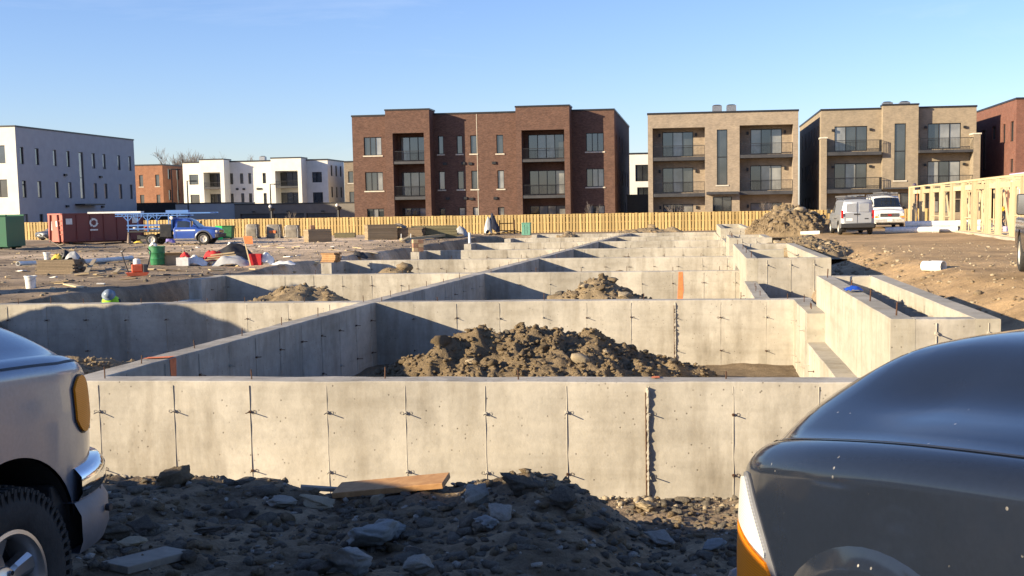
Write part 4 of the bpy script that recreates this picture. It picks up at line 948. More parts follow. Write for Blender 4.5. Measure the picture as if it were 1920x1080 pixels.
for x, y in ((485, 512), (750, 527), (500, 747), (765, 750)):
    b0, z0_ = onu(*z1(x, y), uA); m = MB(); m.add([UV(uA+q, b0+e, z0_+z) for q in (.002, .22) for e in (-.25, .25) for z in (-.13, .13)], [(0, 1, 3, 2), (4, 6, 7, 5), (0, 4, 5, 1), (2, 3, 7, 6), (0, 2, 6, 4), (1, 5, 7, 3)]); m.build('wall_lamp', 'black_metal', A_)

# ---- far row: orange brick, white, tan, white
def far_block(label, zf, v, x0, x1, yt, wins, mat, xside=None, depth=14, sidew=0, zlow=ZG, group='three storey flats round the site'):
    u0 = onv(*zf(x0, yt+100), v)[0]; u1 = onv(*zf(x1, yt+100), v)[0]; zt = (onv(*zf(x0, yt), v)[1]+onv(*zf(x1, yt), v)[1])/2
    if xside: depth = onu(*zf(xside, yt+100), u1)[0]-v; depth = min(max(depth, 8), 45)
    t = thing('apartment_building', label, 'building', UV((u0+u1)/2, v+depth/2, ZG), -TH, group)
    hs = [rect(zf, v, *q[:4]) for q in wins]; mb = MB(); facade(mb, Mf(v), u0, u1, zlow, zt, hs, .2)
    sw = [(v+depth*(i+.6)/(sidew+.5), ZG+z, v+depth*(i+.6)/(sidew+.5)+1., ZG+z+1.7) for i in range(sidew) for z in (4.6, 8.)]
    facade(mb, Mr(u1), v, v+depth, zlow, zt, sw, .2); shell(mb, u0, u1, v, v+depth, zlow, zt, right=False); mb.build('wall', mat, t)
    for q, h in zip(wins, hs): window(t, Mf(v), h, q[4] if len(q) > 4 else 1, sill=(mat != 'white_stucco'))
    for h in sw: window(t, Mr(u1), h, 1, sill=False)
    coping(t, u0, u1, v, v+depth, zt, .2, .08); return t, u0, u1, zt
far_block('orange brick flats next to the white flats, bare tree behind', z1, 168., 985, 1221, 442, [(1042, 513, 1075, 600), (1163, 510, 1197, 597), (1050, 662, 1085, 745), (1173, 660, 1205, 743)], 'orange_brick', 1372, sidew=2)
z2 = Zm(240, 260, 4.); vC = 168.
wC = [(458, 270, 530, 345), (468, 420, 540, 495), (838, 260, 866, 338), (900, 258, 926, 338), (1008, 257, 1036, 335), (760, 260, 790, 342), (768, 412, 795, 490), (847, 410, 875, 490), (906, 410, 934, 490), (1016, 408, 1043, 487), (1380, 250, 1455, 328, 2), (1386, 402, 1464, 480, 2),
      (600, 263, 705, 368, 3), (610, 415, 715, 500, 3), (1140, 250, 1283, 360, 3), (1146, 403, 1290, 495, 3)]
C_, u0, u1, zt = far_block('white rendered flats with two balcony bays, behind the low garages', z2, vC, 412, 1500, 172, wC, 'white_stucco', 1620, sidew=3)
vB = vC-2.4
for (x0, x1, ox0, ox1, oy, sl, ry) in ((540, 722, 565, 705, 253, (365, 378), 330), (1075, 1302, 1102, 1285, 241, (358, 370), 318)):
    a0 = onv(*z2(x0, 300), vB)[0]; a1 = onv(*z2(x1, 300), vB)[0]; o = rect(z2, vB, ox0, oy, ox1, 600); o = (o[0], ZG, o[2], o[3]); zb = zt+.3
    b = MB(); facade(b, Mf(vB), a0, a1, ZG, zb, [o], 2.39)
    for q in (a0, a1): b.add([UV(q, vB, ZG), UV(q, vC-.003, ZG), UV(q, vC-.003, zb), UV(q, vB, zb)], [(0, 1, 2, 3)])
    bxuv(b, a0, a1, vC-.002, vC+.6, zt, zb); b.add([UV(a0, vB, zb-.01), UV(a1, vB, zb-.01), UV(a1, vC, zb-.01), UV(a0, vC, zb-.01)], [(0, 1, 2, 3)])
    bay = b.build('balcony_bay', 'white_stucco', C_); c = MB(); bxuv(c, a0-.06, a1+.06, vB-.06, vC+.65, zb, zb+.18); c.build('coping', 'black_metal', bay)
    zs1 = onv(*z2(ox0, sl[0]), vB)[1]; zs0 = onv(*z2(ox0, sl[1]), vB)[1]; s = MB(); bxuv(s, o[0]+.004, o[2]-.004, vB+.05, vC-.01, zs0, zs1); s.build('balcony_slab', 'dark_panel', bay); rails(bay, o[0]+.03, o[2]-.03, vB+.1, zs1, onv(*z2(ox0, ry), vB)[1], .2)
roof_unit(C_, onv(*z2(1012, 155), vC+4)[0], vC+4, zt, 1.)
for x, y in ((820, 378), (870, 378), (975, 376), (995, 376)):
    a, z = onv(*z2(x, y), vC); m = MB(); bxuv(m, a-.2, a+.2, vC-.15, vC-.002, z-.15, z+.15); m.build('wall_vent', 'black_metal', C_)
far_block('narrow tan block peeping out left of the brown brick flats', z2, 165., 1622, 1760, 176, [(1650, 245, 1690, 332), (1660, 398, 1698, 482)], 'dull_brick', depth=16)
far_block('white block seen in the gap between the brown and tan flats', z4, 150., -60, 300, 490, [(50, 580, 165, 720, 2), (66, 770, 165, 850, 2)], 'white_stucco', depth=16)
# ---- low garages and screens
def low_block(label, zf, v, x0, x1, yt, mat, doors=(), lamps=(), depth=7, cat='garage', name='garage'):
    u0 = onv(*zf(x0, yt), v)[0]; u1 = onv(*zf(x1, yt), v)[0]; zt = (onv(*zf(x0, yt), v)[1]+onv(*zf(x1, yt), v)[1])/2
    t = thing(name, label, cat, UV((u0+u1)/2, v+depth/2, ZG), -TH); hs = []
    for (a, y, b) in doors: r_ = rect(zf, v, a, y, b, y+60); hs.append((r_[0], ZG, r_[2], r_[3]))
    mb = MB(); facade(mb, Mf(v), u0, u1, ZG, zt, hs, .3); shell(mb, u0, u1, v, v+depth, ZG, zt); mb.build('wall', mat, t); coping(t, u0, u1, v, v+depth, zt, .14, .06)
    for h in hs:
        for i in range(4):
            zz = h[1]+(h[3]-h[1])*i/4; m = MB(); bxuv(m, h[0]+.003, h[2]-.003, v+.2+.003*(i % 2), v+.26, zz+.01, zz+(h[3]-h[1])/4-.01); m.build('door_panel', 'dark_panel', t)
    for (x, y) in lamps:
        a, z = onv(*zf(x, y), v); m = MB(); m.prism([(-.2, 0), (.2, .05), (.28, -.12), (-.05, -.16)], Matrix.Translation(UV(a, v-.25, z)) @ Matrix.Rotation(R(90), 4, 'X'), .2); m.build('wall_lamp', 'black_metal', t)
    return t
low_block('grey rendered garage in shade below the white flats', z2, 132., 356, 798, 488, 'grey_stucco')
low_block('long dull brown garage with wide dark doors behind the fence', z2, 131., 800, 1712, 490, 'taupe_stucco', ((842, 562, 1062), (1090, 560, 1322), (1337, 558, 1562)), ((945, 545), (1205, 542), (1462, 540)))
low_block('black screen wall below the orange brick flats', z2, 138., 40, 354, 488, 'black_metal', cat='wall', name='screen_wall', depth=.3)
low_block('black screen wall between the brown and the tan flats', z4, 112., -20, 160, 842, 'black_metal', cat='wall', name='screen_wall', depth=.3)
# ---- lamps
def street_lamp(label, zf, v, x, ytop, arm):
    u0, zt = onv(*zf(x, ytop), v); t = thing('street_lamp', label, 'street lamp', UV(u0, v, ZG), -TH, 'street lamps behind the fence')
    m = MB(); m.tube(UV(u0, v, ZG), UV(u0, v, zt), .11, 10, .07); m.build('pole', 'black_metal', t)
    m = MB(); m.bar(UV(u0, v, zt-.03), UV(u0+arm, v, zt-.03), .08, .08); m.build('arm', 'black_metal', t)
    m = MB(); bxuv(m, u0+arm-.35, u0+arm+.35, v-.16, v+.16, zt-.12, zt+.02); m.build('lamp_head', 'black_metal', t)
street_lamp('black street lamp in front of the white flats, left of its first window', z1, 128., 1403, 556, .9)
street_lamp('grey street lamp in front of the orange brick flats', z1, 140., 1284, 470, 1.)
street_lamp('tall street lamp at the corner of the orange brick flats', z1, 150., 1328, 465, -1.)
street_lamp('black street lamp between the balcony bays of the white flats', z2, 128., 1066, 340, .9)
def post_light(label, x, yt):
    v = 110.; u0, zt = onv(*z2(x, yt), v); t = thing('post_light', label, 'post light', UV(u0, v, ZG), -TH, 'globe post lights')
    m = MB(); m.tube(UV(u0, v, ZG), UV(u0, v, zt-.5), .13, 8); m.build('post', 'black_metal', t)
    m = MB(); m.lathe([(0, 0), (.3, .05), (.34, .3), (.1, .42), (0, .44)], Matrix.Translation(UV(u0, v, zt-.55)), 12); m.build('lantern', 'black_metal', t)
    m = MB(); m.lathe([(0, -.2), (.14, -.13), (.19, 0), (.14, .13), (0, .2)], Matrix.Translation(UV(u0-.1, v-.15, zt-.05)), 12); m.build('globe', 'white_plastic', t, smooth=True)
post_light('black post light before the first brown garage door', 1077, 505); post_light('black post light before the last brown garage door', 1578, 496)
# ---- bare trees
def branches(segs, p, d, L, r_, depth, rs, spread=.5):
    if depth == 0 or r_ < .004: return
    q = p+d*L; segs.append((p, q, r_, r_*.72))
    for i in range(rs.randint(2, 4) if depth > 1 else 2):
        nd = (d+Vector(rs.uniform(-1, 1, 3))*spread+Vector((0, 0, .12))).normalized(); branches(segs, p.lerp(q, rs.uniform(.6, 1)), nd, L*rs.uniform(.62, .85), r_*.66, depth-1, rs, spread)
def bare_tree(label, base, h, seed, depth=6, spread=.5, r0=None, group=None):
    t = thing('bare_tree', label, 'tree', base, 0, group); rs = np.random.RandomState(seed); segs = []
    tr = MB(); top = base+Vector((rs.uniform(-.1, .1), 0, h*.3)); r0 = r0 or h*.016; tr.tube(base, top, r0, 8, r0*.75); tr.build('trunk', 'bark', t)
    for i in range(5): branches(segs, base.lerp(top, rs.uniform(.7, 1)), Vector((rs.uniform(-.7, .7), rs.uniform(-.7, .7), 1)).normalized(), h*.23, r0*.6, depth, rs, spread)
    c = MB()
    for a, b, x, y in segs: c.tube(a, b, max(x, .018 if h > 5 else .006), 4, max(y, .015 if h > 5 else .005), cap=False)
    c.build('crown', 'bark', t)
for lab, zf, x, yt, v, sd in (('largest bare tree standing behind the orange brick flats', z1, 1290, 352, 205., 4), ('bare tree behind the joint of orange and white flats', z1, 1400, 352, 208., 9), ('bare tree just showing over the white flats roof', z1, 1835, 385, 215., 6)):
    u0, zt = onv(*zf(x, yt), v); bare_tree(lab, UV(u0, v, ZG), (zt-ZG)*1.16, sd, 6, .5, group='bare trees')
for lab, zf, x, yt, sd, in (('leafless sapling behind the fence at the left balconies of the tan flats', z4, 402, 838, 11), ('leafless sapling behind the fence at the right balconies of the tan flats', z4, 1168, 830, 12), ('leafless sapling behind the fence at the right end of the brown flats', z3, 1617, 600, 13), ('leafless sapling in front of the brown garage', z2, 1222, 500, 14)):
    u0, zt = onv(*zf(x, yt), 96.); bare_tree(lab, UV(u0, 96., ZG), zt-ZG, sd, 4, .4, .04, 'young street saplings')

# ================================================================ timber fence
vF = 92.; uf0 = onv(30, 420, vF)[0]; uf1 = onv(1740, 410, vF)[0]
fz = ZG+.02; ftop = onv(1000, 402, vF)[1]
fence = thing('timber_fence', 'long yellow pine board fence running the width of the site', 'fence', UV((uf0+uf1)/2, vF, ZG), -TH)
pk = None; NP = 286; stp = (uf1-uf0)/NP
for i in range(NP):
    x = uf0+stp*i; dz = .02*math.sin(i*1.7)
    if pk is None:
        m = MB(); m.bb(0, .215, -.062, -.04, 0, ftop-fz); pk = m.build('picket', 'fence_pine', fence, local=True); o = pk
    else:
        o = bpy.data.objects.new('picket', pk.data); col.objects.link(o); o.parent = fence
    l_ = wm(fence).inverted() @ UV(x, vF, fz); o.location = (l_.x, l_.y+random.uniform(-.004, .004), l_.z+random.uniform(-.03, .015)); o.rotation_euler = (0, random.gauss(0, .011), 0)
m = MB()
for i in range(NP): x = uf0+stp*(i+.5); bxuv(m, x, x+.215, vF+.04, vF+.062, fz, ftop-.01)
o = m.build('back_pickets', 'fence_back', fence); o['kind'] = 'stuff'
for z in (.25, .95, 1.5):
    m = MB(); bxuv(m, uf0, uf1, vF-.039, vF+.039, fz+z, fz+z+.09); m.build('rail', 'fence_back', fence)
for x in np.arange(uf0+1, uf1, 2.45*2):
    m = MB(); bxuv(m, x-.05, x+.05, vF+.07, vF+.17, fz, ftop-.05); m.build('post', 'fence_back', fence)
# ================================================================ vehicles (local: front at y = 0, tail at -L, x to the vehicle's right, ground z = 0)
def pchip(tab):
    xs = np.array([a for a, b in tab], float); ys = np.array([b for a, b in tab], float)
    if len(xs) == 2: return lambda x: float(np.interp(x, xs, ys))
    h = np.diff(xs); dl = np.diff(ys)/h; m = np.zeros(len(xs)); m[0] = dl[0]; m[-1] = dl[-1]
    for i in range(1, len(xs)-1): m[i] = 0 if dl[i-1]*dl[i] <= 0 else 2/(1/dl[i-1]+1/dl[i])
    def f(x):
        x = min(max(x, xs[0]), xs[-1]); i = min(int(np.searchsorted(xs, x, 'right'))-1, len(h)-1); t = (x-xs[i])/h[i]
        return float((2*t**3-3*t**2+1)*ys[i]+(t**3-2*t**2+t)*h[i]*m[i]+(-2*t**3+3*t**2)*ys[i+1]+(t**3-t**2)*h[i]*m[i+1])
    return f
class Body:
    def __init__(s, L, w, zb, zs, zc, rc, wheels=(), R_arch=.44, hub=.37, bulge=.03, sills=None, crown=2.):
        s.L = L; s.w = pchip(w); s.zb0 = pchip(zb); s.zs = pchip(zs); s.zc = pchip(zc); s.rc = pchip(rc); s.wheels = wheels; s.Ra = R_arch; s.hub = hub; s.bulge = bulge; s.crown = crown; s.prof = None
    def zb(s, q):
        z = s.zb0(q)
        for c in s.wheels:
            d = abs(q-c)
            if d < s.Ra: z = max(z, s.hub+math.sqrt(s.Ra**2-d*d))
        return min(z, s.zs(q)-s.rc(q)-.02)
    def side_x(s, q, z):
        lo = s.zb0(q); hi = s.zs(q)-s.rc(q); k = (z-lo)/max(hi-lo, .05)
        return s.w(q)*(1-s.bulge*(1.4*(k-.55)**2+ (.9*max(0, .3-k))**2*2))
    def pt(s, q, t, side=1):
        w_, zs, zc, rc = s.w(q), s.zs(q), s.zc(q), s.rc(q); zb = s.zb(q)
        xe = s.side_x(q, zs-rc)
        if t <= .5:
            z = zb+(zs-rc-zb)*(t/.5); x = s.side_x(q, z)
        elif t <= .72:
            a = (t-.5)/.22*math.pi/2; rx = min(rc*1.3, xe*.8); x = xe-rx+rx*math.cos(a); z = zs-rc+rc*math.sin(a)
        else:
            k = (t-.72)/.28; x0 = xe-min(rc*1.3, xe*.8); x = x0*(1-k); z = zs+(zc-zs)*(s.prof(k, q) if s.prof else 1-(1-k)**s.crown)
        return Vector((x*side, -q, z))
    def pz(s, q, z, side=1, off=0):
        return Vector(((s.side_x(q, z)+off)*side, -q, z))
    def nrm(s, q, t, side=1):
        e = .012; a = s.pt(q+e, t, side)-s.pt(max(q-e, 0), t, side); b = s.pt(q, min(t+.01, 1), side)-s.pt(q, t-.01, side)
        n = b.cross(a)*side
        return n.normalized() if n.length > 1e-9 else Vector((side, 0, 0))
    def stations(s, n=60):
        st = set(np.round(np.linspace(0, 1, n)**1.0*s.L, 4)); st |= set(np.round(np.geomspace(.012, .6, 16), 4))
        for c in s.wheels:
            for a in np.linspace(0, math.pi, 25): st.add(round(c-s.Ra*math.cos(a), 4))
            st.add(round(c-s.Ra-.004, 4)); st.add(round(c+s.Ra+.004, 4))
        return sorted(x for x in st if 0 <= x <= s.L)
    def mesh(s, name, mat, parent, n=60, nt=34):
        T = list(np.linspace(0, .5, 14))+list(np.linspace(.5, .72, 9))[1:]+list(np.linspace(.72, 1, 18))[1:]
        mb = MB(); st = s.stations(n)
        for sd in (1, -1): mb.grid([[s.pt(q, t, sd) for t in T] for q in st])
        for q in (0, s.L):
            loop = [s.pt(q, t, 1) for t in T]+[s.pt(q, t, -1) for t in T[::-1][1:]]
            mb.add(loop, [tuple(range(len(loop)))])
        o = mb.build(name, mat, parent, smooth=True, angle=38, local=True); weld(o); return o
    def strip(s, name, mat, parent, tq, wid, off=.003, side=1, local=True):
        """thin strip along a list of (q, t) on the surface"""
        rows = []
        for i, (q, t) in enumerate(tq):
            a = s.pt(*tq[max(i-1, 0)], side); b = s.pt(*tq[min(i+1, len(tq)-1)], side); d = (b-a).normalized(); n = s.nrm(q, t, side); c = n.cross(d).normalized(); p = s.pt(q, t, side)+n*off
            rows.append([p-c*wid/2, p+c*wid/2])
        mb = MB(); mb.grid(rows); return mb.build(name, mat, parent, local=True)
    def patch(s, name, mat, parent, qs, tlo, thi, nt=8, off=.005, side=1, smooth=True):
        """qs stations; tlo / thi functions of q"""
        rows = []
        for q in qs:
            row = []
            for t in np.linspace(tlo(q), thi(q), nt):
                row.append(s.pt(q, t, side)+s.nrm(q, t, side)*off)
            rows.append(row)
        mb = MB(); mb.grid(rows)
        # rim so that the patch has thickness
        for line in (rows[0], rows[-1], [r_[0] for r_ in rows], [r_[-1] for r_ in rows]):
            ctr = sum((p for r_ in rows for p in r_), Vector())/(len(rows)*nt)
            mb.grid([line, [p-Vector((p.x-0, 0, 0)).normalized()*off*1.6 for p in line]])
        return mb.build(name, mat, parent, smooth=smooth, angle=40, local=True)
def weld(o, d=.0008):
    bm = bmesh.new(); bm.from_mesh(o.data); bmesh.ops.remove_doubles(bm, verts=bm.verts, dist=d); bmesh.ops.recalc_face_normals(bm, faces=bm.faces); bm.to_mesh(o.data); bm.free()
class Green(Body):
    """greenhouse: straight sides leaning in, roof arc"""
    def __init__(s, q0, q1, wb, wr, zb, zr, rc=.1, crown=.05):
        s.q0, s.q1 = q0, q1; s.wb = pchip(wb); s.wr = pchip(wr); s.zb_ = pchip(zb); s.zr = pchip(zr); s.r = rc; s.cr = crown; s.L = q1
    def pt(s, q, t, side=1):
        zb, zr = s.zb_(q), s.zr(q); f = min(1, max(0, (zr-zb)/.6)); wb = s.wb(q); wr = wb+(s.wr(q)-wb)*f; rc = min(s.r, max(.004, (zr-zb)*.4))
        if t <= .5: k = t/.5; return Vector(((wb+(wr-wb)*k)*side, -q, zb+(zr-rc-zb)*k))
        if t <= .7: a = (t-.5)/.2*math.pi/2; return Vector(((wr-rc+rc*math.cos(a))*side, -q, zr-rc+rc*math.sin(a)))
        k = (t-.7)/.3; return Vector(((wr-rc)*(1-k)*side, -q, zr+s.cr*f*(1-(1-k)**2)))
    def mesh(s, name, mat, parent, n=40):
        T = list(np.linspace(0, .5, 6))+list(np.linspace(.5, .7, 6))[1:]+list(np.linspace(.7, 1, 7))[1:]; mb = MB(); st = np.linspace(s.q0, s.q1, n)
        for sd in (1, -1): mb.grid([[s.pt(q, t, sd) for t in T] for q in st])
        for q in (s.q0, s.q1):
            loop = [s.pt(q, t, 1) for t in T]+[s.pt(q, t, -1) for t in T[::-1][1:]]; mb.add(loop, [tuple(range(len(loop)))])
        o = mb.build(name, mat, parent, smooth=True, angle=38, local=True); weld(o); return o
    def glass(s, parent, qa, qb, k0=.1, k1=.92, mat='car_glass', name='side_window', n=8):
        for sd in (1, -1): s.patch(name, mat, parent, np.linspace(qa, qb, n), lambda q: k0*.5, lambda q: k1*.5, 4, .004, sd)
    def screen(s, parent, qa, qb, name='windscreen', mat='car_glass', n=8, t0=.56):
        rows = []
        for q in np.linspace(qa, qb, n):
            row = [s.pt(q, t, 1)+s.nrm(q, t, 1)*.005 for t in np.linspace(t0, 1, 7)]+[s.pt(q, t, -1)+s.nrm(q, t, -1)*.005 for t in np.linspace(1, t0, 7)][1:]; rows.append(row)
        mb = MB(); mb.grid(rows); return mb.build(name, mat, parent, smooth=True, local=True)
def wheel(parent, x, y, r, wd, side, style='alloy', spokes=6, rim_r=None, tread=False, rimmat='wheel_alloy'):
    """axis along x; outer face at x"""
    rr = rim_r or r*.6
    M = Matrix.Translation((x-side*wd/2, y, r)) @ Matrix.Rotation(R(90)*side, 4, 'Y')     # local z -> outwards
    t = MB(); h = wd/2
    t.lathe([(rr, -h*.8), (rr+.02, -h*.92), (r*.86, -h), (r*.955, -h*.86), (r*.99, -h*.55), (r, 0), (r*.99, h*.55), (r*.955, h*.86), (r*.86, h), (rr+.02, h*.92), (rr, h*.8)], M, 56)
    wo_ = t.build('wheel', 'tyre', parent, smooth=True, angle=35, local=True)
    if tread:
        tb = MB()
        for i in range(58):
            a = 2*math.pi*i/58
            for zz, l, ph in ((-h*.72, .055, 0), (-h*.25, .05, .4), (h*.25, .05, .1), (h*.74, .06, .5)):
                m = M @ Matrix.Rotation(a+ph*2*math.pi/58, 4, 'Z') @ Matrix.Translation((r*(.985 if abs(zz) > h*.5 else 1.0), 0, zz)) @ Matrix.Rotation(.25 if zz > 0 else -.25, 4, 'X'); tb.box(None, (.02, .024, l), M=m)
        for i in range(58):
            a = 2*math.pi*i/58; m = M @ Matrix.Rotation(a, 4, 'Z') @ Matrix.Translation((r*.93, 0, h*.955)); tb.box(None, (.05, .017, .008), M=m)
        tb.build('tread', 'tyre', wo_, local=True)['kind'] = 'stuff'
    rm = MB(); rm.lathe([(rr+.004, h*.78), (rr+.004, h*.9), (rr-.012, h*.92), (rr-.03, h*.7), (rr-.035, 0), (rr-.03, -h*.7)], M, 48); rm.build('rim', rimmat, wo_, smooth=True, angle=40, local=True)
    bk = MB(); bk.lathe([(0, -h*.1), (rr-.034, -h*.1)], M, 32); bk.build('brake_disc', 'black_metal', wo_, local=True)
    if style == 'alloy':
        sp = MB()
        for i in range(spokes):
            m = M @ Matrix.Rotation(2*math.pi*(i+.5)/spokes, 4, 'Z')
            a0, a1 = .045, rr-.02
            for (w0, w1, z0, z1, za) in ((.05, .036, h*.62, h*.72, .03),):
                vs = []
                for rr_, ww, zt in ((a0, w0, z0), ((a0+a1)/2, w1*.95, z0-.012), (a1, w1*1.35, z1)):
                    vs.append([m @ Vector((rr_, -ww, zt-.05)), m @ Vector((rr_, -ww, zt-.012)), m @ Vector((rr_, -ww*.55, zt)), m @ Vector((rr_, ww*.55, zt)), m @ Vector((rr_, ww, zt-.012)), m @ Vector((rr_, ww, zt-.05))])
                sp.grid(vs)
        sp.build('spokes', rimmat, wo_, smooth=True, angle=30, local=True)
        hb = MB(); hb.lathe([(0, h*.78), (.03, h*.77), (.042, h*.68), (.085, h*.62), (.095, h*.5)], M, 24); hb.build('hub', rimmat, wo_, smooth=True, angle=40, local=True)
        for i in range(spokes):
            m = M @ Matrix.Rotation(2*math.pi*i/spokes, 4, 'Z'); ln = MB(); ln.tube(m @ Vector((.068, 0, h*.55)), m @ Vector((.068, 0, h*.72)), .011, 6); ln.build('lug_nut', 'chrome', wo_, local=True)
    else:
        hb = MB(); hb.lathe([(0, h*.55), (.06, h*.55), (.075, h*.35), (rr*.55, h*.3), (rr*.6, h*.45), (rr*.85, h*.6), (rr-.01, h*.4)], M, 28); hb.build('hub', rimmat, wo_, smooth=True, angle=40, local=True)
    return wo_
def well(parent, b, wheels, wd=.32):
    """dark liners inside the arches and a chassis block that fills the middle"""
    for c in wheels:
        for sd in (1, -1):
            mb = MB(); rows = []
            for a in np.linspace(-.25, math.pi+.25, 22):
                q = c-(b.Ra-.005)*math.cos(a); z = b.hub+(b.Ra-.005)*math.sin(a); xo = b.side_x(min(max(q, .05), b.L-.05), max(z, .3))-.012
                rows.append([Vector((sd*xo, -q, z)), Vector((sd*(xo-wd), -q, z))])
            mb.grid(rows); inner = [r_[1] for r_ in rows]; mb.add(inner, [tuple(range(len(inner)))])
            mb.build('wheel_well', 'black_plastic', parent, local=True)
def chassis(parent, b, z0=.24, z1=.62):
    m = MB(); wmin = min(b.w(b.L*.5), b.w(.6))-.34; m.bb(-wmin, wmin, -b.L+.25, -.25, z0, z1); m.build('chassis', 'black_plastic', parent, local=True)
def lbox(name, mat, parent, x0, x1, y0, y1, z0, z1, bevel=.012):
    m = MB(); m.bb(x0, x1, y0, y1, z0, z1); return m.build(name, mat, parent, local=True, bevel=bevel)
def place(t, x, y, z, heading): t.location = (x, y, z); t.rotation_euler = (0, 0, -heading)
def q_of_z(b, z): return lambda q: .5*(z-b.zb(q))/max(b.zs(q)-b.rc(q)-b.zb(q), .05)

# ---- silver SUV, front right corner in view
def silver_suv():
    t = thing('parked_car', 'silver SUV parked nose to the wall, amber corner lamp and chrome bumper', 'car')
    L = 4.65; qw = .86; hub = .385; Ra = .5
    b = Body(L, [(0, .66), (.05, .735), (.13, .80), (.28, .862), (.5, .893), (.9, .905), (3.6, .9), (4.4, .87), (L, .8)],
             [(0, .66), (.3, .62), (.42, .5), (.9, .38), (3.8, .38), (4.3, .5), (L, .55)],
             [(0, 1.1), (.06, 1.15), (.16, 1.19), (.4, 1.225), (.9, 1.255), (1.5, 1.28), (4.4, 1.22), (L, 1.15)],
             [(0, 1.18), (.05, 1.26), (.13, 1.33), (.3, 1.4), (.6, 1.45), (1.1, 1.48), (1.5, 1.5), (1.7, 1.32), (4.4, 1.25), (L, 1.16)],
             [(0, .05), (.2, .085), (.8, .075), (L, .06)], (qw, 3.55), Ra, hub, .05, crown=2.6)
    b.mesh('body', 'silver_paint', t, 80); well(t, b, (qw, 3.55)); chassis(t, b)
    for sd in (1, -1):
        b.strip('bonnet_gap', 'black_plastic', t, [(q, .64-.05*min(1, (q-.02)/.4)) for q in np.linspace(.02, 1.5, 40)], .011, .0025, sd)
        # amber corner lamp: tall drop shape wrapped round the corner
        zc_, hh = 1.02, .128
        qs = np.linspace(.19, .36, 16)
        def lo(q): f_ = (q-.19)/.17; return q_of_z(b, zc_-hh*math.sin(math.pi*min(1, max(0, .1+.8*f_)))**.55*1.05)(q)
        def hi(q): f_ = (q-.19)/.17; return min(.55, q_of_z(b, zc_+hh*math.sin(math.pi*min(1, max(0, .1+.8*f_)))**.55*.8)(q))
        b.patch('corner_lamp_rim', 'black_plastic', t, np.linspace(.184, .366, 16), lambda q: lo(min(max(q, .19), .36))-.008, lambda q: hi(min(max(q, .19), .36))+.008, 8, .004, sd)
        b.patch('corner_lamp', 'amber_lens', t, qs, lo, hi, 10, .013, sd)
        b.patch('headlamp', 'clear_lens', t, np.linspace(.005, .09, 6), lambda q: q_of_z(b, .86)(q), lambda q: q_of_z(b, 1.05)(q), 8, .006, sd)
    # front face: grille
    lbox('grille', 'black_plastic', t, -.5, .5, -.02, .012, .8, 1.02); 
    for z in (.85, .91, .97): lbox('grille_bar', 'chrome', t, -.5, .5, .0, .022, z-.012, z+.012, .004)
    # bumper: chrome upper band, grey lower shell, wrapped round the corners
    def wrap(name, mat, z0, z1, grow, qend, n=26, round_=.03, tilt=0., tight=1.):
        rows = []
        for a in np.linspace(-1, 1, n*2+1):
            s_ = abs(a); sg = 1 if a >= 0 else -1
            if s_ < .5: x = s_/.5*.60; q = -.14+.05*(s_/.5)**2
            else:
                k = (s_-.5)/.5; an = k*math.pi/2*1.0; x = .60+.275*math.sin(min(an, math.pi/2))+.03*k; q = -.09+(qend+.09)*(1-math.cos(an))
            nx = 0 if s_ < .5 else math.sin((s_-.5)/.5*math.pi/2); ny = 1 if s_ < .5 else math.cos((s_-.5)/.5*math.pi/2)
            row = []
            for (dz, do) in ((0, -.12), (0, -.02), (.25, .0), (.75, .0), (1, -.03), (1, -.14)):
                o_ = grow+do; row.append(Vector((sg*(x+nx*o_), -q+ny*o_, z0+(z1-z0)*dz)))
            rows.append(row)
        mb = MB(); mb.grid(rows); o = mb.build(name, mat, t, smooth=True, angle=50, local=True); return o
    bp = wrap('bumper_band', 'chrome', .615, .75, .012, .40); wrap('bumper_shell', 'bumper_grey', .4, .612, .02, .43)
    m = MB(); m.tube((.885, -.17, .53), (.905, -.17, .53), .016, 10); m.build('bumper_bolt', 'black_plastic', t, local=True)
    lbox('bumper_bracket', 'black_plastic', t, .5, .84, -.5, -.12, .4, .7); lbox('bumper_bracket', 'black_plastic', t, -.84, -.5, -.5, -.12, .4, .7)
    for c in (qw, 3.55):
        for sd in (1, -1): wheel(t, sd*.9, -c, .385, .25, sd, 'alloy', 5, .225, tread=(c == qw and sd == 1))
    g = Green(1.35, 4.55, [(1.35, .86), (4.55, .82)], [(1.35, .66), (2.2, .68), (4.55, .68)], [(1.35, 1.21), (4.55, 1.18)], [(1.35, 1.28), (1.45, 1.36), (2.05, 1.74), (2.4, 1.82), (4.2, 1.8), (4.45, 1.66), (4.55, 1.36)])
    g.mesh('cabin', 'silver_paint', t); g.screen(t, 1.42, 2.0); g.glass(t, 2.1, 2.7); g.glass(t, 2.8, 3.4); g.glass(t, 3.5, 4.2)
    for sd in (1, -1):
        m = MB(); m.box((sd*1.0, -1.75, 1.2), (.2, .1, .15)); m.build('mirror', 'silver_paint', t, local=True, bevel=.03)
        b.strip('door_gap', 'black_plastic', t, [(1.75, k) for k in np.linspace(.02, .55, 12)], .008, .002, sd); b.strip('door_gap', 'black_plastic', t, [(2.75, k) for k in np.linspace(.02, .55, 12)], .008, .002, sd)
    return t, b, qw
SUV, sb_, qw = silver_suv()
hubp = aty(29, 1108, 4.32); HD1 = R(9.)
fw = Vector((math.sin(HD1), math.cos(HD1), 0)); rt = Vector((math.cos(HD1), -math.sin(HD1), 0))
c0 = hubp+fw*qw-rt*.9; SUVZ = hubp.z-.385; place(SUV, c0.x, c0.y, SUVZ, HD1)

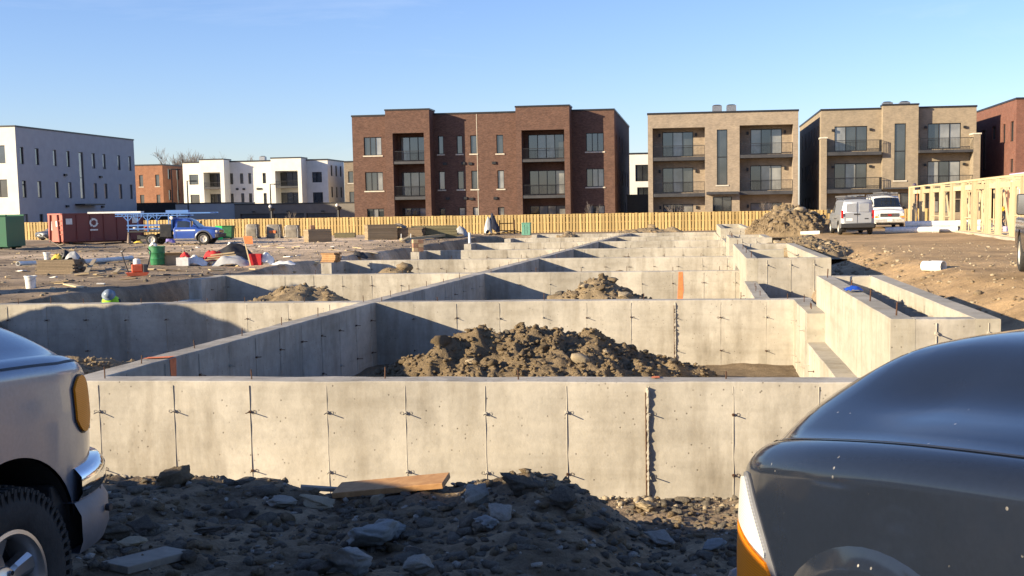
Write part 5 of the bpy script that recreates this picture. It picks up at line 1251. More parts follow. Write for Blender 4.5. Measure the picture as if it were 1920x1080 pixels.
# ---- dark slate SUV, front left corner in view
def slate_suv():
    t = thing('parked_car', 'dark slate blue SUV with dusty bonnet and amber headlamp, on the right', 'car')
    L = 4.7; qw = 1.0; hub = .37; Ra = .43
    b = Body(L, [(0, .60), (.04, .68), (.1, .755), (.2, .83), (.38, .89), (.7, .925), (1.2, .94), (3.8, .93), (4.5, .88), (L, .8)],
             [(0, .34), (.3, .3), (.6, .34), (.9, .36), (3.9, .36), (4.4, .45), (L, .5)],
             [(0, .9), (.06, .96), (.13, 1.0), (.22, 1.035), (.5, 1.095), (1.0, 1.17), (1.5, 1.22), (1.8, 1.24), (4.5, 1.2), (L, 1.12)],
             [(0, 1.02), (.04, 1.1), (.1, 1.19), (.2, 1.265), (.35, 1.33), (.6, 1.38), (1.0, 1.42), (1.5, 1.45), (1.7, 1.36), (4.5, 1.24), (L, 1.13)],
             [(0, .07), (.2, .1), (.6, .1), (1.5, .085), (L, .06)], (qw, 3.75), Ra, hub, .06, crown=3.4)
    _pf = pchip([(0, 0), (.12, .13), (.27, .24), (.36, .36), (.5, .66), (.62, .85), (.78, .95), (1, 1)])
    def _prof(k, q): f_ = float(sstep(-.1, .8, q)); return (1-(1-k)**3.0)*(1-f_)+_pf(k)*f_
    b.prof = _prof
    b.mesh('body', 'slate_paint', t, 90); well(t, b, (qw, 3.75)); chassis(t, b)
    for sd in (1, -1):
        b.strip('bonnet_gap', 'black_plastic', t, [(q, .70-.0*q) for q in np.linspace(.16, 1.75, 46)], .013, .002, sd)
        b.strip('bonnet_gap', 'black_plastic', t, [(.16, k) for k in np.linspace(.70, 1, 20)], .01, .002, sd)
        # head lamp cluster wrapped round the corner: clear top, amber below, grey surround
        zt_, zb_ = .955, .52
        def lo(q): return q_of_z(b, zb_+.04*(q/.3))(q)
        def hi(q): return min(.5, q_of_z(b, zt_-.32*(max(0, q-.22)/.34)**1.4)(q))
        b.patch('headlamp_surround', 'bumper_grey', t, np.linspace(.0, .56, 18), lambda q: lo(q)-.015, lambda q: min(.52, hi(q)+.02), 12, .004, sd)
        def mid(q): return min(hi(q)-.005, q_of_z(b, .825-.05*q/.3)(q))
        b.patch('headlamp', 'clear_lens', t, np.linspace(.004, .45, 14), lambda q: min(mid(q)+.004, hi(q)-.004), lambda q: hi(q), 8, .012, sd)
        b.patch('turn_lamp', 'amber_lens', t, np.linspace(.02, .53, 14), lo, lambda q: mid(q)-.006, 8, .012, sd)
        rows = []
        for a in np.linspace(.05, math.pi-.05, 28):
            row = []
            for (dr, do) in ((-.004, -.02), (0, .016), (.03, .024), (.075, .016), (.12, .0)):
                q = qw-(Ra+dr)*math.cos(a); z = hub+(Ra+dr)*math.sin(a); row.append(Vector((sd*(b.side_x(q, z)+do), -q, z)))
            rows.append(row)
        mb = MB(); mb.grid(rows); mb.build('wheel_flare', 'slate_paint', t, smooth=True, local=True)
        m = MB(); m.box((sd*1.03, -1.95, 1.22), (.22, .12, .16)); m.build('mirror', 'slate_paint', t, local=True, bevel=.035)
        b.strip('door_gap', 'black_plastic', t, [(1.9, k) for k in np.linspace(.02, .55, 12)], .008, .002, sd)
    lbox('grille', 'black_plastic', t, -.45, .45, -.03, .015, .62, .86); 
    for z in (.68, .74, .8): lbox('grille_bar', 'chrome', t, -.45, .45, .0, .025, z-.012, z+.012, .004)
    lbox('bumper', 'bumper_grey', t, -.72, .72, -.15, .09, .36, .56, .04)
    for c in (qw, 3.75):
        for sd in (1, -1): wheel(t, sd*.925, -c, .37, .235, sd, 'alloy', 5, .22)
    g = Green(1.55, 4.6, [(1.55, .87), (4.6, .82)], [(1.55, .66), (2.4, .68), (4.6, .68)], [(1.55, 1.18), (4.6, 1.15)], [(1.55, 1.22), (1.62, 1.3), (2.25, 1.66), (2.6, 1.75), (4.2, 1.73), (4.5, 1.6), (4.6, 1.3)])
    g.mesh('cabin', 'slate_paint', t); g.screen(t, 1.62, 2.2); g.glass(t, 2.3, 2.9); g.glass(t, 3.0, 3.6); g.glass(t, 3.7, 4.3)
    for sd in (-1, 1):
        m = MB(); m.path([Vector((sd*.55, -1.45, 1.33)), Vector((sd*.1, -1.6, 1.37))], .011); m.build('wiper', 'black_plastic', t, local=True)
    return t
SLT = slate_suv(); HD2 = R(-23.)
fw = Vector((math.sin(HD2), math.cos(HD2), 0)); rt = Vector((math.cos(HD2), -math.sin(HD2), 0))
fc = aty(1428, 960, 3.5)                        # front left corner
c0 = fc+rt*.77+fw*.22; place(SLT, c0.x, c0.y, .28, HD2)

# ---- work vans, pickup trucks, a saloon
def van(label, paint_, L=4.4, W=.9, H=1.85, nose=.75, hub=.33, rows_=2, roof_rack=False, kind='small'):
    t = thing('work_van', label, 'van'); q1, q2 = .75 if kind == 'small' else .95, L-.85 if kind == 'small' else L-1.15
    hoodz = 1.05 if kind == 'small' else 1.15
    b = Body(L, [(0, W*.72), (.08, W*.85), (.25, W*.95), (.6, W), (L-.3, W), (L-.06, W*.97), (L, W*.93)], [(0, .35), (.3, .3), (L-.4, .32), (L, .42)],
             [(0, hoodz-.22), (.1, hoodz-.1), (.4, hoodz-.02), (nose, hoodz+.05), (L, hoodz+.05)], [(0, hoodz-.1), (.1, hoodz), (.5, hoodz+.06), (nose, hoodz+.12), (nose+.3, hoodz+.06), (L, hoodz+.06)], [(0, .06), (L, .05)], (q1, q2), hub+.09, hub, .05)
    b.mesh('body', paint_, t, 60); well(t, b, (q1, q2)); chassis(t, b, .22, .6)
    zr = [(nose-.1, hoodz+.08), (nose, hoodz+.14), (nose+.75, H-.12), (nose+1.15, H), (L-.25, H), (L-.04, H-.03), (L, H-.09)]
    g = Green(nose-.1, L, [(nose-.1, W*.96), (nose+.6, W*.985), (L-.08, W*.985), (L, W*.93)], [(nose, W*.78), (nose+1.2, W*.84), (L, W*.82)], [(nose-.1, hoodz+.02), (L, hoodz+.02)], zr, .13, .04)
    g.mesh('cabin', paint_, t); g.screen(t, nose+.05, nose+.72); g.glass(t, nose+.55, nose+1.35, .12, .86)
    for c in (q1, q2):
        for sd in (1, -1): wheel(t, sd*(W-.005), -c, hub, .21, sd, 'steel', rimmat='white_steel')
    for sd in (1, -1):
        m = MB(); m.box((sd*(W+.14), -(nose+.42), hoodz+.18), (.2, .12, .26)); m.build('mirror', 'black_plastic', t, local=True, bevel=.03)
        b.strip('door_gap', 'black_plastic', t, [(nose+.4, k) for k in np.linspace(.02, .5, 8)], .012, .003, sd); b.strip('door_gap', 'black_plastic', t, [(nose+1.45, k) for k in np.linspace(.02, .5, 8)], .012, .003, sd)
        m = MB(); m.bar((sd*(W+.004), -(nose+1.5), hoodz-.22), (sd*(W+.004), -q2+.5, hoodz-.22), .012, .05); m.build('rub_strip', 'black_plastic', t, local=True)
    # front
    lbox('grille', 'black_plastic', t, -W*.6, W*.6, -.03, .02, hoodz-.42, hoodz-.2)
    m = MB(); m.bar((-W*.6, .025, hoodz-.31), (W*.6, .025, hoodz-.31), .012, .03); m.build('grille_bar', 'chrome', t, local=True)
    m = MB(); m.prism([(-.13, 0), (-.09, .035), (.09, .035), (.13, 0), (.09, -.035), (-.09, -.035)], Matrix.Translation((0, .03, hoodz-.31)) @ Matrix.Rotation(R(90), 4, 'X'), -.02); m.build('emblem', 'red_lens', t, local=True)
    for sd in (1, -1):
        lbox('headlamp', 'clear_lens', t, *sorted((sd*W*.63, sd*W*.9)), -.16, -.0, hoodz-.38, hoodz-.2, .02); lbox('turn_lamp', 'amber_lens', t, *sorted((sd*W*.63, sd*W*.92)), -.16, .004, hoodz-.47, hoodz-.385, .015)
    lbox('front_bumper', 'white_steel' if kind == 'big' else 'black_plastic', t, -W*.95, W*.95, -.14, .08, .38, .6, .03); lbox('front_plate', 'paper', t, -.16, .16, .082, .092, .44, .56, .002)
    # back: two doors, lamps, plate, bumper
    yb = -L
    for sd in (1, -1):
        lbox('tail_lamp', 'red_lens', t, *sorted((sd*W*.84, sd*W*.955)), yb-.018, yb+.09, hoodz-.2, hoodz+.22, .02)
        lbox('rear_window', 'car_glass' if kind == 'big' else paint_, t, *sorted((sd*.06, sd*W*.66)), yb-.012, yb+.01, hoodz+.14, H-.2, .03)
        lbox('rear_door', paint_, t, *sorted((sd*.012, sd*W*.8)), yb-.006, yb+.02, .62, hoodz+.1, .01)
        m = MB(); m.bar((sd*W*.8, yb-.014, hoodz-.1), (sd*W*.8, yb-.014, hoodz+.05), .05, .03); m.build('hinge', 'black_plastic', t, local=True)
    lbox('door_handle', 'black_plastic', t, -.2, .12, yb-.035, yb-.004, hoodz-.02, hoodz+.05); lbox('rear_plate', 'paper', t, -.5*W-.15, -.5*W+.17, yb-.014, yb-.005, .72, .86, .002); lbox('badge', 'black_plastic', t, .4*W, .4*W+.2, yb-.012, yb-.005, .8, .86, .002)
    lbox('rear_bumper', 'black_plastic', t, -W*.98, W*.98, yb-.1, yb+.14, .36, .6, .03)
    m = MB(); m.bar((-.02, yb-.012, .62), (-.02, yb-.012, H-.12), .014, .014, (0, 1, 0)); m.build('door_gap', 'black_plastic', t, local=True)
    if roof_rack:
        rk = MB()
        for y in np.linspace(-(nose+1.2), -L+.3, 4): rk.bar((-W*.8, y, H+.1), (W*.8, y, H+.1), .04, .04); rk.bar((-W*.8, y, H-.06), (-W*.8, y, H+.1), .04, .04); rk.bar((W*.8, y, H-.06), (W*.8, y, H+.1), .04, .04)
        r_ = rk.build('roof_rack', 'galvanised', t, local=True)
        for k, (x, a, z) in enumerate(((-.5, 0, .16), (-.2, 0, .16), (.15, .05, .2))):
            ld = MB()
            for e in (-.13, .13): ld.bar((x+e, -(nose+.2), H+z+.02), (x+e+a, -L+.05, H+z+.02), .035, .08)
            for y in np.linspace(-(nose+.4), -L+.3, 9): ld.bar((x-.13, y, H+z+.02), (x+.16, y, H+z+.02), .03, .03)
            ld.build('ladder', 'galvanised', t, local=True)
    return t
v1 = van('silver panel van with ladders on its roof, seen from behind beside the earth heap', 'van_silver', 4.4, .88, 1.82, roof_rack=True)
def put_vehicle(t, px, py, z, heading, along=0., side=0.):
    p = onz(px, py, z); fw = Vector((math.sin(heading), math.cos(heading), 0)); rt = Vector((math.cos(heading), -math.sin(heading), 0)); p = p+fw*along+rt*side; place(t, p.x, p.y, gz(p.x, p.y)+.0, heading); return p
h = R(5.)
put_vehicle(v1, 1608, 439, .42, h, along=4.4)
v2 = van('white full size van with ladder rack facing the camera beside the timber frame', 'white_paint', 5.6, .98, 2.05, nose=1.0, hub=.37, roof_rack=True, kind='big')
put_vehicle(v2, 1668, 427, .45, R(188.))
v3 = copy_tree(v2); v3['label'] = 'white full size van parked left of the silver SUV, outside the picture'; place(v3, -6.6, 6.9, .25, R(2))

def pickup(label, paint_, L=5.6, W=.98, flatbed=False, kind='blue'):
    t = thing('pickup_truck', label, 'pickup truck'); hub = .42; q1, q2 = .98, L-1.3; Ra = .52
    b = Body(L, [(0, W*.78), (.06, W*.88), (.2, W*.96), (.5, W), (L-.1, W), (L, W*.97)], [(0, .5), (.4, .46), (L, .5)],
             [(0, .98), (.08, 1.06), (.3, 1.12), (1.2, 1.17), (1.6, 1.2), (L, 1.2)], [(0, 1.08), (.08, 1.16), (.4, 1.24), (1.2, 1.3), (1.5, 1.25), (L, 1.22)], [(0, .06), (L, .05)], (q1,) if flatbed else (q1, q2), Ra, hub, .05)
    if flatbed: b.L = 3.1
    b.mesh('body', paint_, t, 50); well(t, b, b.wheels); m = MB(); m.bb(-.45, .45, -L+.1, -.4, .45, .75); m.build('chassis', 'black_plastic', t, local=True)
    g = Green(1.3, 3.05, [(1.3, W*.95), (3.05, W*.95)], [(1.3, W*.72), (2.2, W*.76), (3.05, W*.76)], [(1.3, 1.2), (3.05, 1.2)], [(1.3, 1.24), (1.4, 1.3), (2.0, 1.8), (2.3, 1.9), (2.9, 1.9), (3.05, 1.82)], .1, .04)
    g.mesh('cabin', paint_, t); g.screen(t, 1.38, 2.0); g.glass(t, 1.95, 2.85, .1, .86)
    for sd in (1, -1):
        for c in (q1, q2): wheel(t, sd*(W+.005), -c, hub, .26, sd, 'steel', rimmat='white_steel')
        m = MB(); m.box((sd*(W+.17), -1.72, 1.5), (.22, .12, .42)); mi = m.build('mirror', 'black_plastic', t, local=True, bevel=.04)
        m = MB(); m.bar((sd*(W-.06), -1.72, 1.34), (sd*(W+.12), -1.72, 1.4), .06, .05); m.build('mirror_arm', 'black_plastic', t, local=True)
        m = MB(); m.bb(*sorted((sd*(W+.09), sd*(W+.25))), -1.668, -1.658, 1.31, 1.69); m.build('mirror_glass', 'chrome', mi, local=True)
        b.strip('door_gap', 'black_plastic', t, [(1.62, k) for k in np.linspace(.02, .5, 8)], .014, .003, sd); b.strip('door_gap', 'black_plastic', t, [(2.9, k) for k in np.linspace(.02, .5, 8)], .014, .003, sd)
        lbox('door_handle', 'chrome', t, *sorted((sd*(W-.03), sd*(W+.02))), -2.8, -2.62, 1.03, 1.07, .008)
        if kind == 'blue':
            m = MB(); m.grid([[b.pz(q, 1.0, sd, .004), b.pz(q, 1.09, sd, .004)] for q in np.linspace(1.55, 2.95, 12)]); m.build('door_stripe', 'white_paint', t, local=True)
        lbox('running_board', 'galvanised' if kind == 'blue' else 'black_plastic', t, *sorted((sd*(W-.2), sd*(W+.03))), -2.95, -1.6, .42, .48, .01)
        lbox('headlamp', 'clear_lens', t, *sorted((sd*W*.56, sd*W*.93)), -.16, .0, .86, 1.03, .03)
        rows = []
        for a in np.linspace(.02, math.pi-.02, 24):
            rows.append([Vector((sd*(b.side_x(q1-(Ra+dr)*math.cos(a), hub+(Ra+dr)*math.sin(a))+do), -(q1-(Ra+dr)*math.cos(a)), hub+(Ra+dr)*math.sin(a))) for dr, do in ((-.005, -.02), (0, .03), (.05, .035), (.11, .0))])
        mb = MB(); mb.grid(rows); mb.build('wheel_flare', 'grey_paint' if kind == 'blue' else 'black_plastic', t, smooth=True, local=True)
    lbox('grille', 'chrome', t, -W*.52, W*.52, -.02, .03, .82, 1.06, .02)
    for sd in (1, -1):
        for z in (.83, .95): lbox('grille_opening', 'black_plastic', t, *sorted((sd*.03, sd*W*.47)), .0, .036, z, z+.09, .004)
    lbox('front_bumper', 'black_plastic', t, -W*.98, W*.98, -.16, .14, .5, .78, .05)
    if not flatbed:
        m = MB(); m.bb(-W*.8, W*.8, -L+.15, -3.15, 1.19, 1.24); m.build('bed_cover', 'black_plastic', t, local=True)
    return t
PB = pickup('blue pickup work truck carrying a steel ladder rack, beside the red skip', 'blue_paint', 6.0, flatbed=True)
# blue truck: headache rack, open flatbed and ladder rack, tools
lbox('flatbed', 'black_plastic', PB, -1.0, 1.0, -6.4, -3.25, .95, 1.06); lbox('tool_locker', 'black_paint', PB, .62, 1.02, -4.05, -3.25, .6, 1.5); lbox('cab_guard', 'blue_steel', PB, -.95, .95, -3.28, -3.18, 1.06, 2.0)
m = MB()
for sd in (1, -1):
    m.bar((sd*.98, -7.2, 2.28), (sd*.98, -.4, 2.28), .07, .09); m.bar((sd*.98, -7.2, 2.12), (sd*.98, -2.2, 2.12), .05, .06)
    for y in (-3.4, -4.9, -6.3): m.bar((sd*.98, y, 1.0), (sd*.98, y, 2.25), .07, .07)
    for y in (-4.9, -6.3): m.bar((sd*.98, y, 1.75), (sd*.98, y+.45, 2.24), .05, .05); m.bar((sd*.98, y, 1.75), (sd*.98, y-.45, 2.24), .05, .05)
    m.bar((sd*.98, -6.4, 1.45), (sd*.98, -3.3, 1.45), .06, .1); m.bar((sd*.98, -6.4, 1.2), (sd*.98, -3.3, 1.2), .05, .08)
    for y in np.arange(-7.0, -2.2, .55): m.bar((sd*.98, y, 2.12), (sd*.98, y, 2.26), .04, .04)
for y in np.linspace(-7.1, -.6, 9): m.bar((-.98, y, 2.28), (.98, y, 2.28), .06, .06)
m.build('ladder_rack', 'blue_steel', PB, local=True)
m = MB(); m.bb(.55, .95, -3.6, -2.0, 2.33, 2.5); m.build('rack_box', 'blue_steel', PB, local=True)
m = MB(); m.bb(.2, .9, -9.2, -5.4, 2.34, 2.46); m.build('rack_load', 'white_plastic', PB, local=True)
for k, (y, s, c) in enumerate(((-3.7, .25, 'black_plastic'), (-4.2, .2, 'white_plastic'), (-4.6, .22, 'galvanised'), (-5.1, .25, 'red_cloth'), (-5.6, .2, 'black_metal'), (-6.0, .24, 'white_plastic'))):
    o = clod('tool_bag', PB, Vector((.55-.1*(k % 3), y, 1.06+s*.7)), s, 'dark_clod', k, np.random.RandomState(k), 2, 1.); o.data = o.data.copy(); o.data.materials[0] = MATS[c]
m = MB(); m.lathe([(0, -.02), (.1, -.015), (.12, .03), (0, .06)], Matrix.Translation((1.0, -3.2, 1.95)) @ Matrix.Rotation(R(90), 4, 'Y'), 14); m.build('work_lamp', 'white_plastic', PB, local=True)
p = onz(404, 458, -.17); place(PB, p.x+.25, p.y+.6, gz(p.x, p.y), R(90))
PK = pickup('black pickup truck cut off by the right edge, mirror and wheel arch showing', 'black_paint', 5.7, kind='dark')
hk = R(197); mp = aty(1917, 388, 23.5); fw = Vector((math.sin(hk), math.cos(hk), 0)); rt = Vector((math.cos(hk), -math.sin(hk), 0)); p = mp-rt*1.15+fw*1.72; place(PK, p.x, p.y, gz(p.x, p.y), hk)
def saloon(label, paint_):
    t = thing('parked_car', label, 'car'); L, W, hub = 4.5, .88, .32
    b = Body(L, [(0, W*.7), (.1, W*.85), (.35, W*.96), (.8, W), (3.8, W), (L, W*.82)], [(0, .3), (L, .34)], [(0, .62), (.1, .7), (.5, .78), (1.2, .86), (L-.2, .92), (L, .8)], [(0, .7), (.1, .78), (.6, .86), (1.2, .92), (L-.3, 1.0), (L, .9)], [(0, .06), (L, .06)], (.85, 3.55), .4, hub, .05)
    b.mesh('body', paint_, t, 50); well(t, b, (.85, 3.55), .25); chassis(t, b, .2, .5)
    g = Green(1.1, 4.3, [(1.1, .8), (4.3, .76)], [(1.1, .58), (4.3, .56)], [(1.1, .9), (4.3, .93)], [(1.1, .94), (2.0, 1.4), (2.4, 1.46), (3.3, 1.42), (4.2, 1.02), (4.3, .97)], .09)
    g.mesh('cabin', paint_, t); g.screen(t, 1.2, 1.95); g.glass(t, 1.9, 2.6); g.glass(t, 2.7, 3.6); g.screen(t, 3.45, 4.1, 'rear_window')
    for c in (.85, 3.55):
        for sd in (1, -1): wheel(t, sd*W, -c, hub, .2, sd, 'steel')
    for sd in (1, -1):
        b.patch('headlamp', 'clear_lens', t, np.linspace(.01, .3, 8), lambda q: q_of_z(b, .56)(q), lambda q: min(.5, q_of_z(b, .68)(q)), 5, .008, sd)
        m = MB(); m.box((sd*.98, -1.7, .98), (.16, .1, .12)); m.build('mirror', paint_, t, local=True, bevel=.03)
    lbox('grille', 'black_plastic', t, -.5, .5, -.03, .02, .4, .6); lbox('front_plate', 'paper', t, -.15, .15, .02, .03, .42, .52, .002)
    return t
SC = saloon('grey saloon car squeezed between the green and the red skip', 'grey_paint')
p = onz(52, 452, -.2); place(SC, p.x+.6, p.y+1, gz(p.x, p.y), R(215))
# ================================================================ skips
def skip(label, P, heading, L, W, Hh, side_mat, end_mat, marks=True):
    """P = corner where the long side meets the end; +x runs along the long side, +y into the skip"""
    t = thing('skip_container', label, 'skip', P, heading, 'roll off skips'); M = wm(t)
    def lb(name, mat, x0, x1, y0, y1, z0, z1, bevel=0):
        m = MB(); m.bb(x0, x1, y0, y1, z0, z1); return m.build(name, mat, t, local=True, bevel=bevel)
    def wall_(name, mat, pts):
        m = MB(); m.add(pts, [(0, 1, 2, 3)]); return m
    th = .06
    lb('side_panel', side_mat, 0, L, 0, th, .22, Hh); lb('side_panel', side_mat, 0, L, W-th, W, .22, Hh); lb('floor_plate', side_mat, th, L, th, W-th, .22, .3); lb('end_panel', side_mat, L-th, L, th, W-th, .3, Hh)
    m = MB(); m.prism([(0.1, .22), (W-.1, .22), (W, .75), (W, Hh), (0, Hh), (0, .75)], Matrix(((0, 0, 1, -.003), (1, 0, 0, 0), (0, 1, 0, 0), (0, 0, 0, 1))), .05); m.build('end_panel', end_mat, t, local=True)
    for x in np.linspace(.0, L-.08, 7): lb('side_rib', side_mat, x, x+.08, -.07, -.001, .3, Hh-.05)
    lb('top_rail', side_mat, -.02, L+.02, -.09, th+.03, Hh, Hh+.1); lb('top_rail', side_mat, -.02, L+.02, W-th-.03, W+.05, Hh, Hh+.1); lb('top_rail', end_mat, -.05, .08, th+.032, W-th-.032, Hh, Hh+.1)
    for y in (.32, W-.42):
        m = MB(); m.bar((-.08, y+.05, .2), (-.08, y+(.28 if y < 1 else -.18), Hh), .12, .12, (1, 0, 0)); m.build('hook_post', side_mat, t, local=True)
    for z in (.75, 1.1, 1.45, 1.8): m = MB(); m.bb(-.06, -.004, .08, W*.3, z, z+.07); m.build('end_rib', end_mat, t, local=True)
    for x in (.7, L-.7):
        for y in (.2, W-.35): m = MB(); m.tube((x, y, .13), (x, y+.15, .13), .13, 12); m.build('roller', 'black_metal', t, local=True)
    m = MB(); m.bb(.2, L-.1, .35, .5, .1, .22); m.bb(.2, L-.1, W-.5, W-.35, .1, .22); m.build('skid_beam', side_mat, t, local=True)
    if marks:
        for x in (.25, L-1.0): m = MB(); m.bb(x, x+.5, -.08, -.072, Hh-.75, Hh-.3); m.build('sticker', 'paper', t, local=True)
        for (y, z, w_, h_) in ((.5, Hh-.9, .55, .42), (W-.7, Hh-1.2, .4, .7)): m = MB(); m.bb(-.02, -.006, y, y+w_, z, z+h_); m.build('sticker', 'paper', t, local=True)
        # three chasing arrows
        cx, cz, r_ = L*.37, Hh-.65, .28
        for k in range(3):
            m = MB(); a0 = 2*math.pi*k/3+.25; arc = [(a0+j*.32) for j in range(6)]
            inner = [(cx+(r_-.07)*math.cos(a), cz+(r_-.07)*math.sin(a)) for a in arc]; outer = [(cx+(r_+.07)*math.cos(a), cz+(r_+.07)*math.sin(a)) for a in arc]
            for i in range(5): m.add([(x, -.078, z) for x, z in (inner[i], inner[i+1], outer[i+1], outer[i])], [(0, 1, 2, 3)])
            a = arc[-1]; m.add([(cx+(r_-.14)*math.cos(a), -.078, cz+(r_-.14)*math.sin(a)), (cx+(r_+.14)*math.cos(a), -.078, cz+(r_+.14)*math.sin(a)), (cx+r_*math.cos(a+.42), -.078, cz+r_*math.sin(a+.42))], [(0, 1, 2)])
            m.build('recycling_arrow', 'paper', t, local=True)
        m = MB(); m.bb(cx-.32, cx+.32, -.0785, -.072, cz-.62, cz-.5); m.build('sticker', 'paper', t, local=True)
    return t
P = onz(119, 459, -.18); P.z = gz(P.x, P.y)-.03
skip('dark red skip with an end tinted pink for sunlight and white recycling arrows', P, R(48), 6.7, 2.4, 2.3, 'dumpster_red', 'dumpster_red_lit')
P = onz(14, 470, -.2); P.z = gz(P.x, P.y)-.03
skip('green skip cut off by the left edge', P-Vector((6.2, -.4, 0)), R(-3), 6.2, 2.4, 2.25, 'dumpster_green', 'dumpster_green', False)

# ================================================================ timber frame house
N = onz(1872, 441, .5); Fp = onz(1704, 420, .5); N.z = Fp.z = .5; dW = (Fp-N); LW_ = dW.length; dW.normalize(); nW = Vector((dW.y, -dW.x, 0))      # nW points right, into the house
near_ext = 9.; A0 = N-dW*near_ext; LT = LW_+near_ext; HT = 2.62
slab = MB(); rows = []
for q, z in ((-.25, -.2), (-.25, .5), (12, .5), (12, -.2)): rows.append([A0+nW*q+Vector((0, 0, z-.5)), Fp+nW*q+Vector((0, 0, z-.5))])
slab.grid(rows); slab.add([r_[0] for r_ in rows], [(0, 1, 2, 3)]); slab.add([r_[1] for r_ in rows], [(0, 1, 2, 3)])
o = slab.build('house_slab', 'concrete_pale', None); tag(o, 'pale concrete slab under the open timber frame', 'concrete slab')
FRM = thing('house_frame', 'open pale timber stud frame of a house beside the white van', 'timber frame', A0.lerp(Fp, .5), math.atan2(dW.y, dW.x))
def stud_wall(parent, a, d, L, n, opens, Hh, z, sp=.41):
    pr = None
    def st(x, z0, z1, w_=.04):
        nonlocal pr
        m = MB(); p = a+d*x; m.bar(p+Vector((0, 0, z0)), p+Vector((0, 0, z1)), .1, w_, d); return m.build('stud', 'stud_pine', parent)
    x = .02; xs = []
    while x < L:
        if not any(o0 < x < o1 for o0, o1, *_ in opens): st(x, z+.045, z+Hh-.09)
        x += sp
    for o0, o1, zb, zh in opens:
        for q in (o0, o1): st(q, z+.045, z+zh, .045)
        m = MB(); m.bar(a+d*o0+Vector((0, 0, z+zh+.12)), a+d*o1+Vector((0, 0, z+zh+.12)), .095, .24); m.build('header', 'stud_pine', parent)
        if zb > 0: m = MB(); m.bar(a+d*(o0+.03)+Vector((0, 0, z+zb)), a+d*(o1-.03)+Vector((0, 0, z+zb)), .095, .045); m.build('sill_plate', 'stud_pine', parent)
    for zz, h_ in ((z+.022, .044), (z+Hh-.068, .044), (z+Hh-.022, .044)): m = MB(); m.bar(a+Vector((0, 0, zz)), a+d*L+Vector((0, 0, zz)), .1, h_-.002); m.build('wall_plate', 'stud_pine', parent)
stud_wall(FRM, A0, dW, LT, nW, [(1.5, 3.6, 0, 2.1), (4.6, 5.6, .9, 2.1), (6.5, 8.6, 0, 2.1), (9.6, 11, .7, 2.1), (12.2, 14.4, 0, 2.1), (15.6, 17.4, .7, 2.1), (18.6, 21, 0, 2.1), (22.2, 24.4, .7, 2.1), (26, 28.6, .7, 2.1), (30, 33, 0, 2.1), (34.5, 37.5, 0, 2.1)], HT, 0, .5)
for k, x in enumerate((1.2, 9.3, 13.3, 17, 22.5, 33)):
    stud_wall(FRM, A0+dW*x+nW*.07, nW, 6.5, dW, [(2.4, 3.4, 0, 2.1)], HT-.003, 0, .61)
for k, x in enumerate((3.4, 7.2, 12.6, 16.4, 23)):
    m = MB(); p = A0+dW*x+nW*.12; m.bar(p+Vector((0, 0, .15)), p+dW*1.7+Vector((0, 0, 2.2)), .04, .09, nW); m.build('brace', 'stud_pine', FRM)
pn = None
for k, x in enumerate(np.arange(.2, LT-3, 1.25)):
    if k % 7 == 5: continue
    m = MB(); p = A0+dW*x+nW*6.9; m.bar(p+dW*.61+Vector((0, 0, .02)), p+dW*.61+Vector((0, 0, 3.0 if k % 3 else 3.15)), .025, 1.2, dW); m.build('sheathing_board', 'purple_board', FRM)
# tall boards of a party wall standing above the frame
PWL = thing('party_wall', 'lilac gypsum boards standing above the timber frame', 'board wall', A0+nW*3.5+dW*8, math.atan2(dW.y, dW.x))
for k, x in enumerate((1., 2.25, 8, 9.25, 10.5, 19, 20.25, 21.5)):
    m = MB(); p = A0+dW*x+nW*3.2; m.bar(p+dW*.61+Vector((0, 0, .02)), p+dW*.61+Vector((0, 0, 3.0)), .025, 1.2, dW); m.build('gypsum_board', 'purple_board', PWL)
# red measuring staff painted down one stud, low blocks and rubble by the slab
m = MB(); p = onz(1822, 418, .6); p = A0+dW*((p-A0).dot(dW))-nW*.08; m.bar(p+Vector((0, 0, .55)), p+Vector((0, 0, 2.35)), .012, .07, dW)
for k in range(8): m.bar(p-dW*.05+Vector((0, 0, .65+k*.22)), p+dW*.1+Vector((0, 0, .65+k*.22)), .014, .04, dW)
tag(m.build('levelling_staff', 'orange_spray', None), 'orange red toothed levelling staff against the timber studs', 'staff')
def cyl_pipe(label, a, b, r_, mat='pvc', name='plastic_pipe', group=None, cat='pipe'):
    a, b = Vector(a), Vector(b); d = (b-a).normalized(); M = d.to_track_quat('Z', 'Y').to_matrix().to_4x4(); M.translation = a; L = (b-a).length
    m = MB(); m.lathe([(r_*.86, 0), (r_, 0), (r_, L-.35), (r_*1.12, L-.33), (r_*1.12, L), (r_*.92, L), (r_*.86, L*.9)], M, 20, closed=True)
    o = m.build(name, mat, None, smooth=True, angle=40); return tag(o, label, cat, group)
pc = onz(1742, 432, .5)
for k, (dx, dy, dz, ln) in enumerate(((0, 0, .17, 3.), (.42, .2, .17, 2.7), (.85, .35, .17, 2.9), (1.3, .2, .17, 2.6), (.25, .1, .47, 2.8), (.7, .3, .47, 2.7), (1.1, .3, .47, 2.6), (-.9, -.3, .17, 2.6))):
    a = Vector((pc.x+dx*1.2+1.2, pc.y+dy-1.0, 0)); b = a+Vector((-ln, .9, 0)); a.z = gz(a.x, a.y)+dz; b.z = gz(b.x, b.y)+dz
    cyl_pipe(['fat white drain pipe at the left of the bottom row before the timber frame', 'second fat white pipe in the bottom row of the pipe stack', 'third fat white pipe in the bottom row of the pipe stack', 'fat white pipe ending the bottom row of the stack by the rubble', 'fat white pipe lying on top at the left of the pipe stack', 'fat white pipe lying on top in the middle of the stack', 'fat white pipe lying on top of the stack by the rubble', 'fat white pipe lying apart in front of the pipe stack'][k], b, a, .165, group='stacked drain pipes')
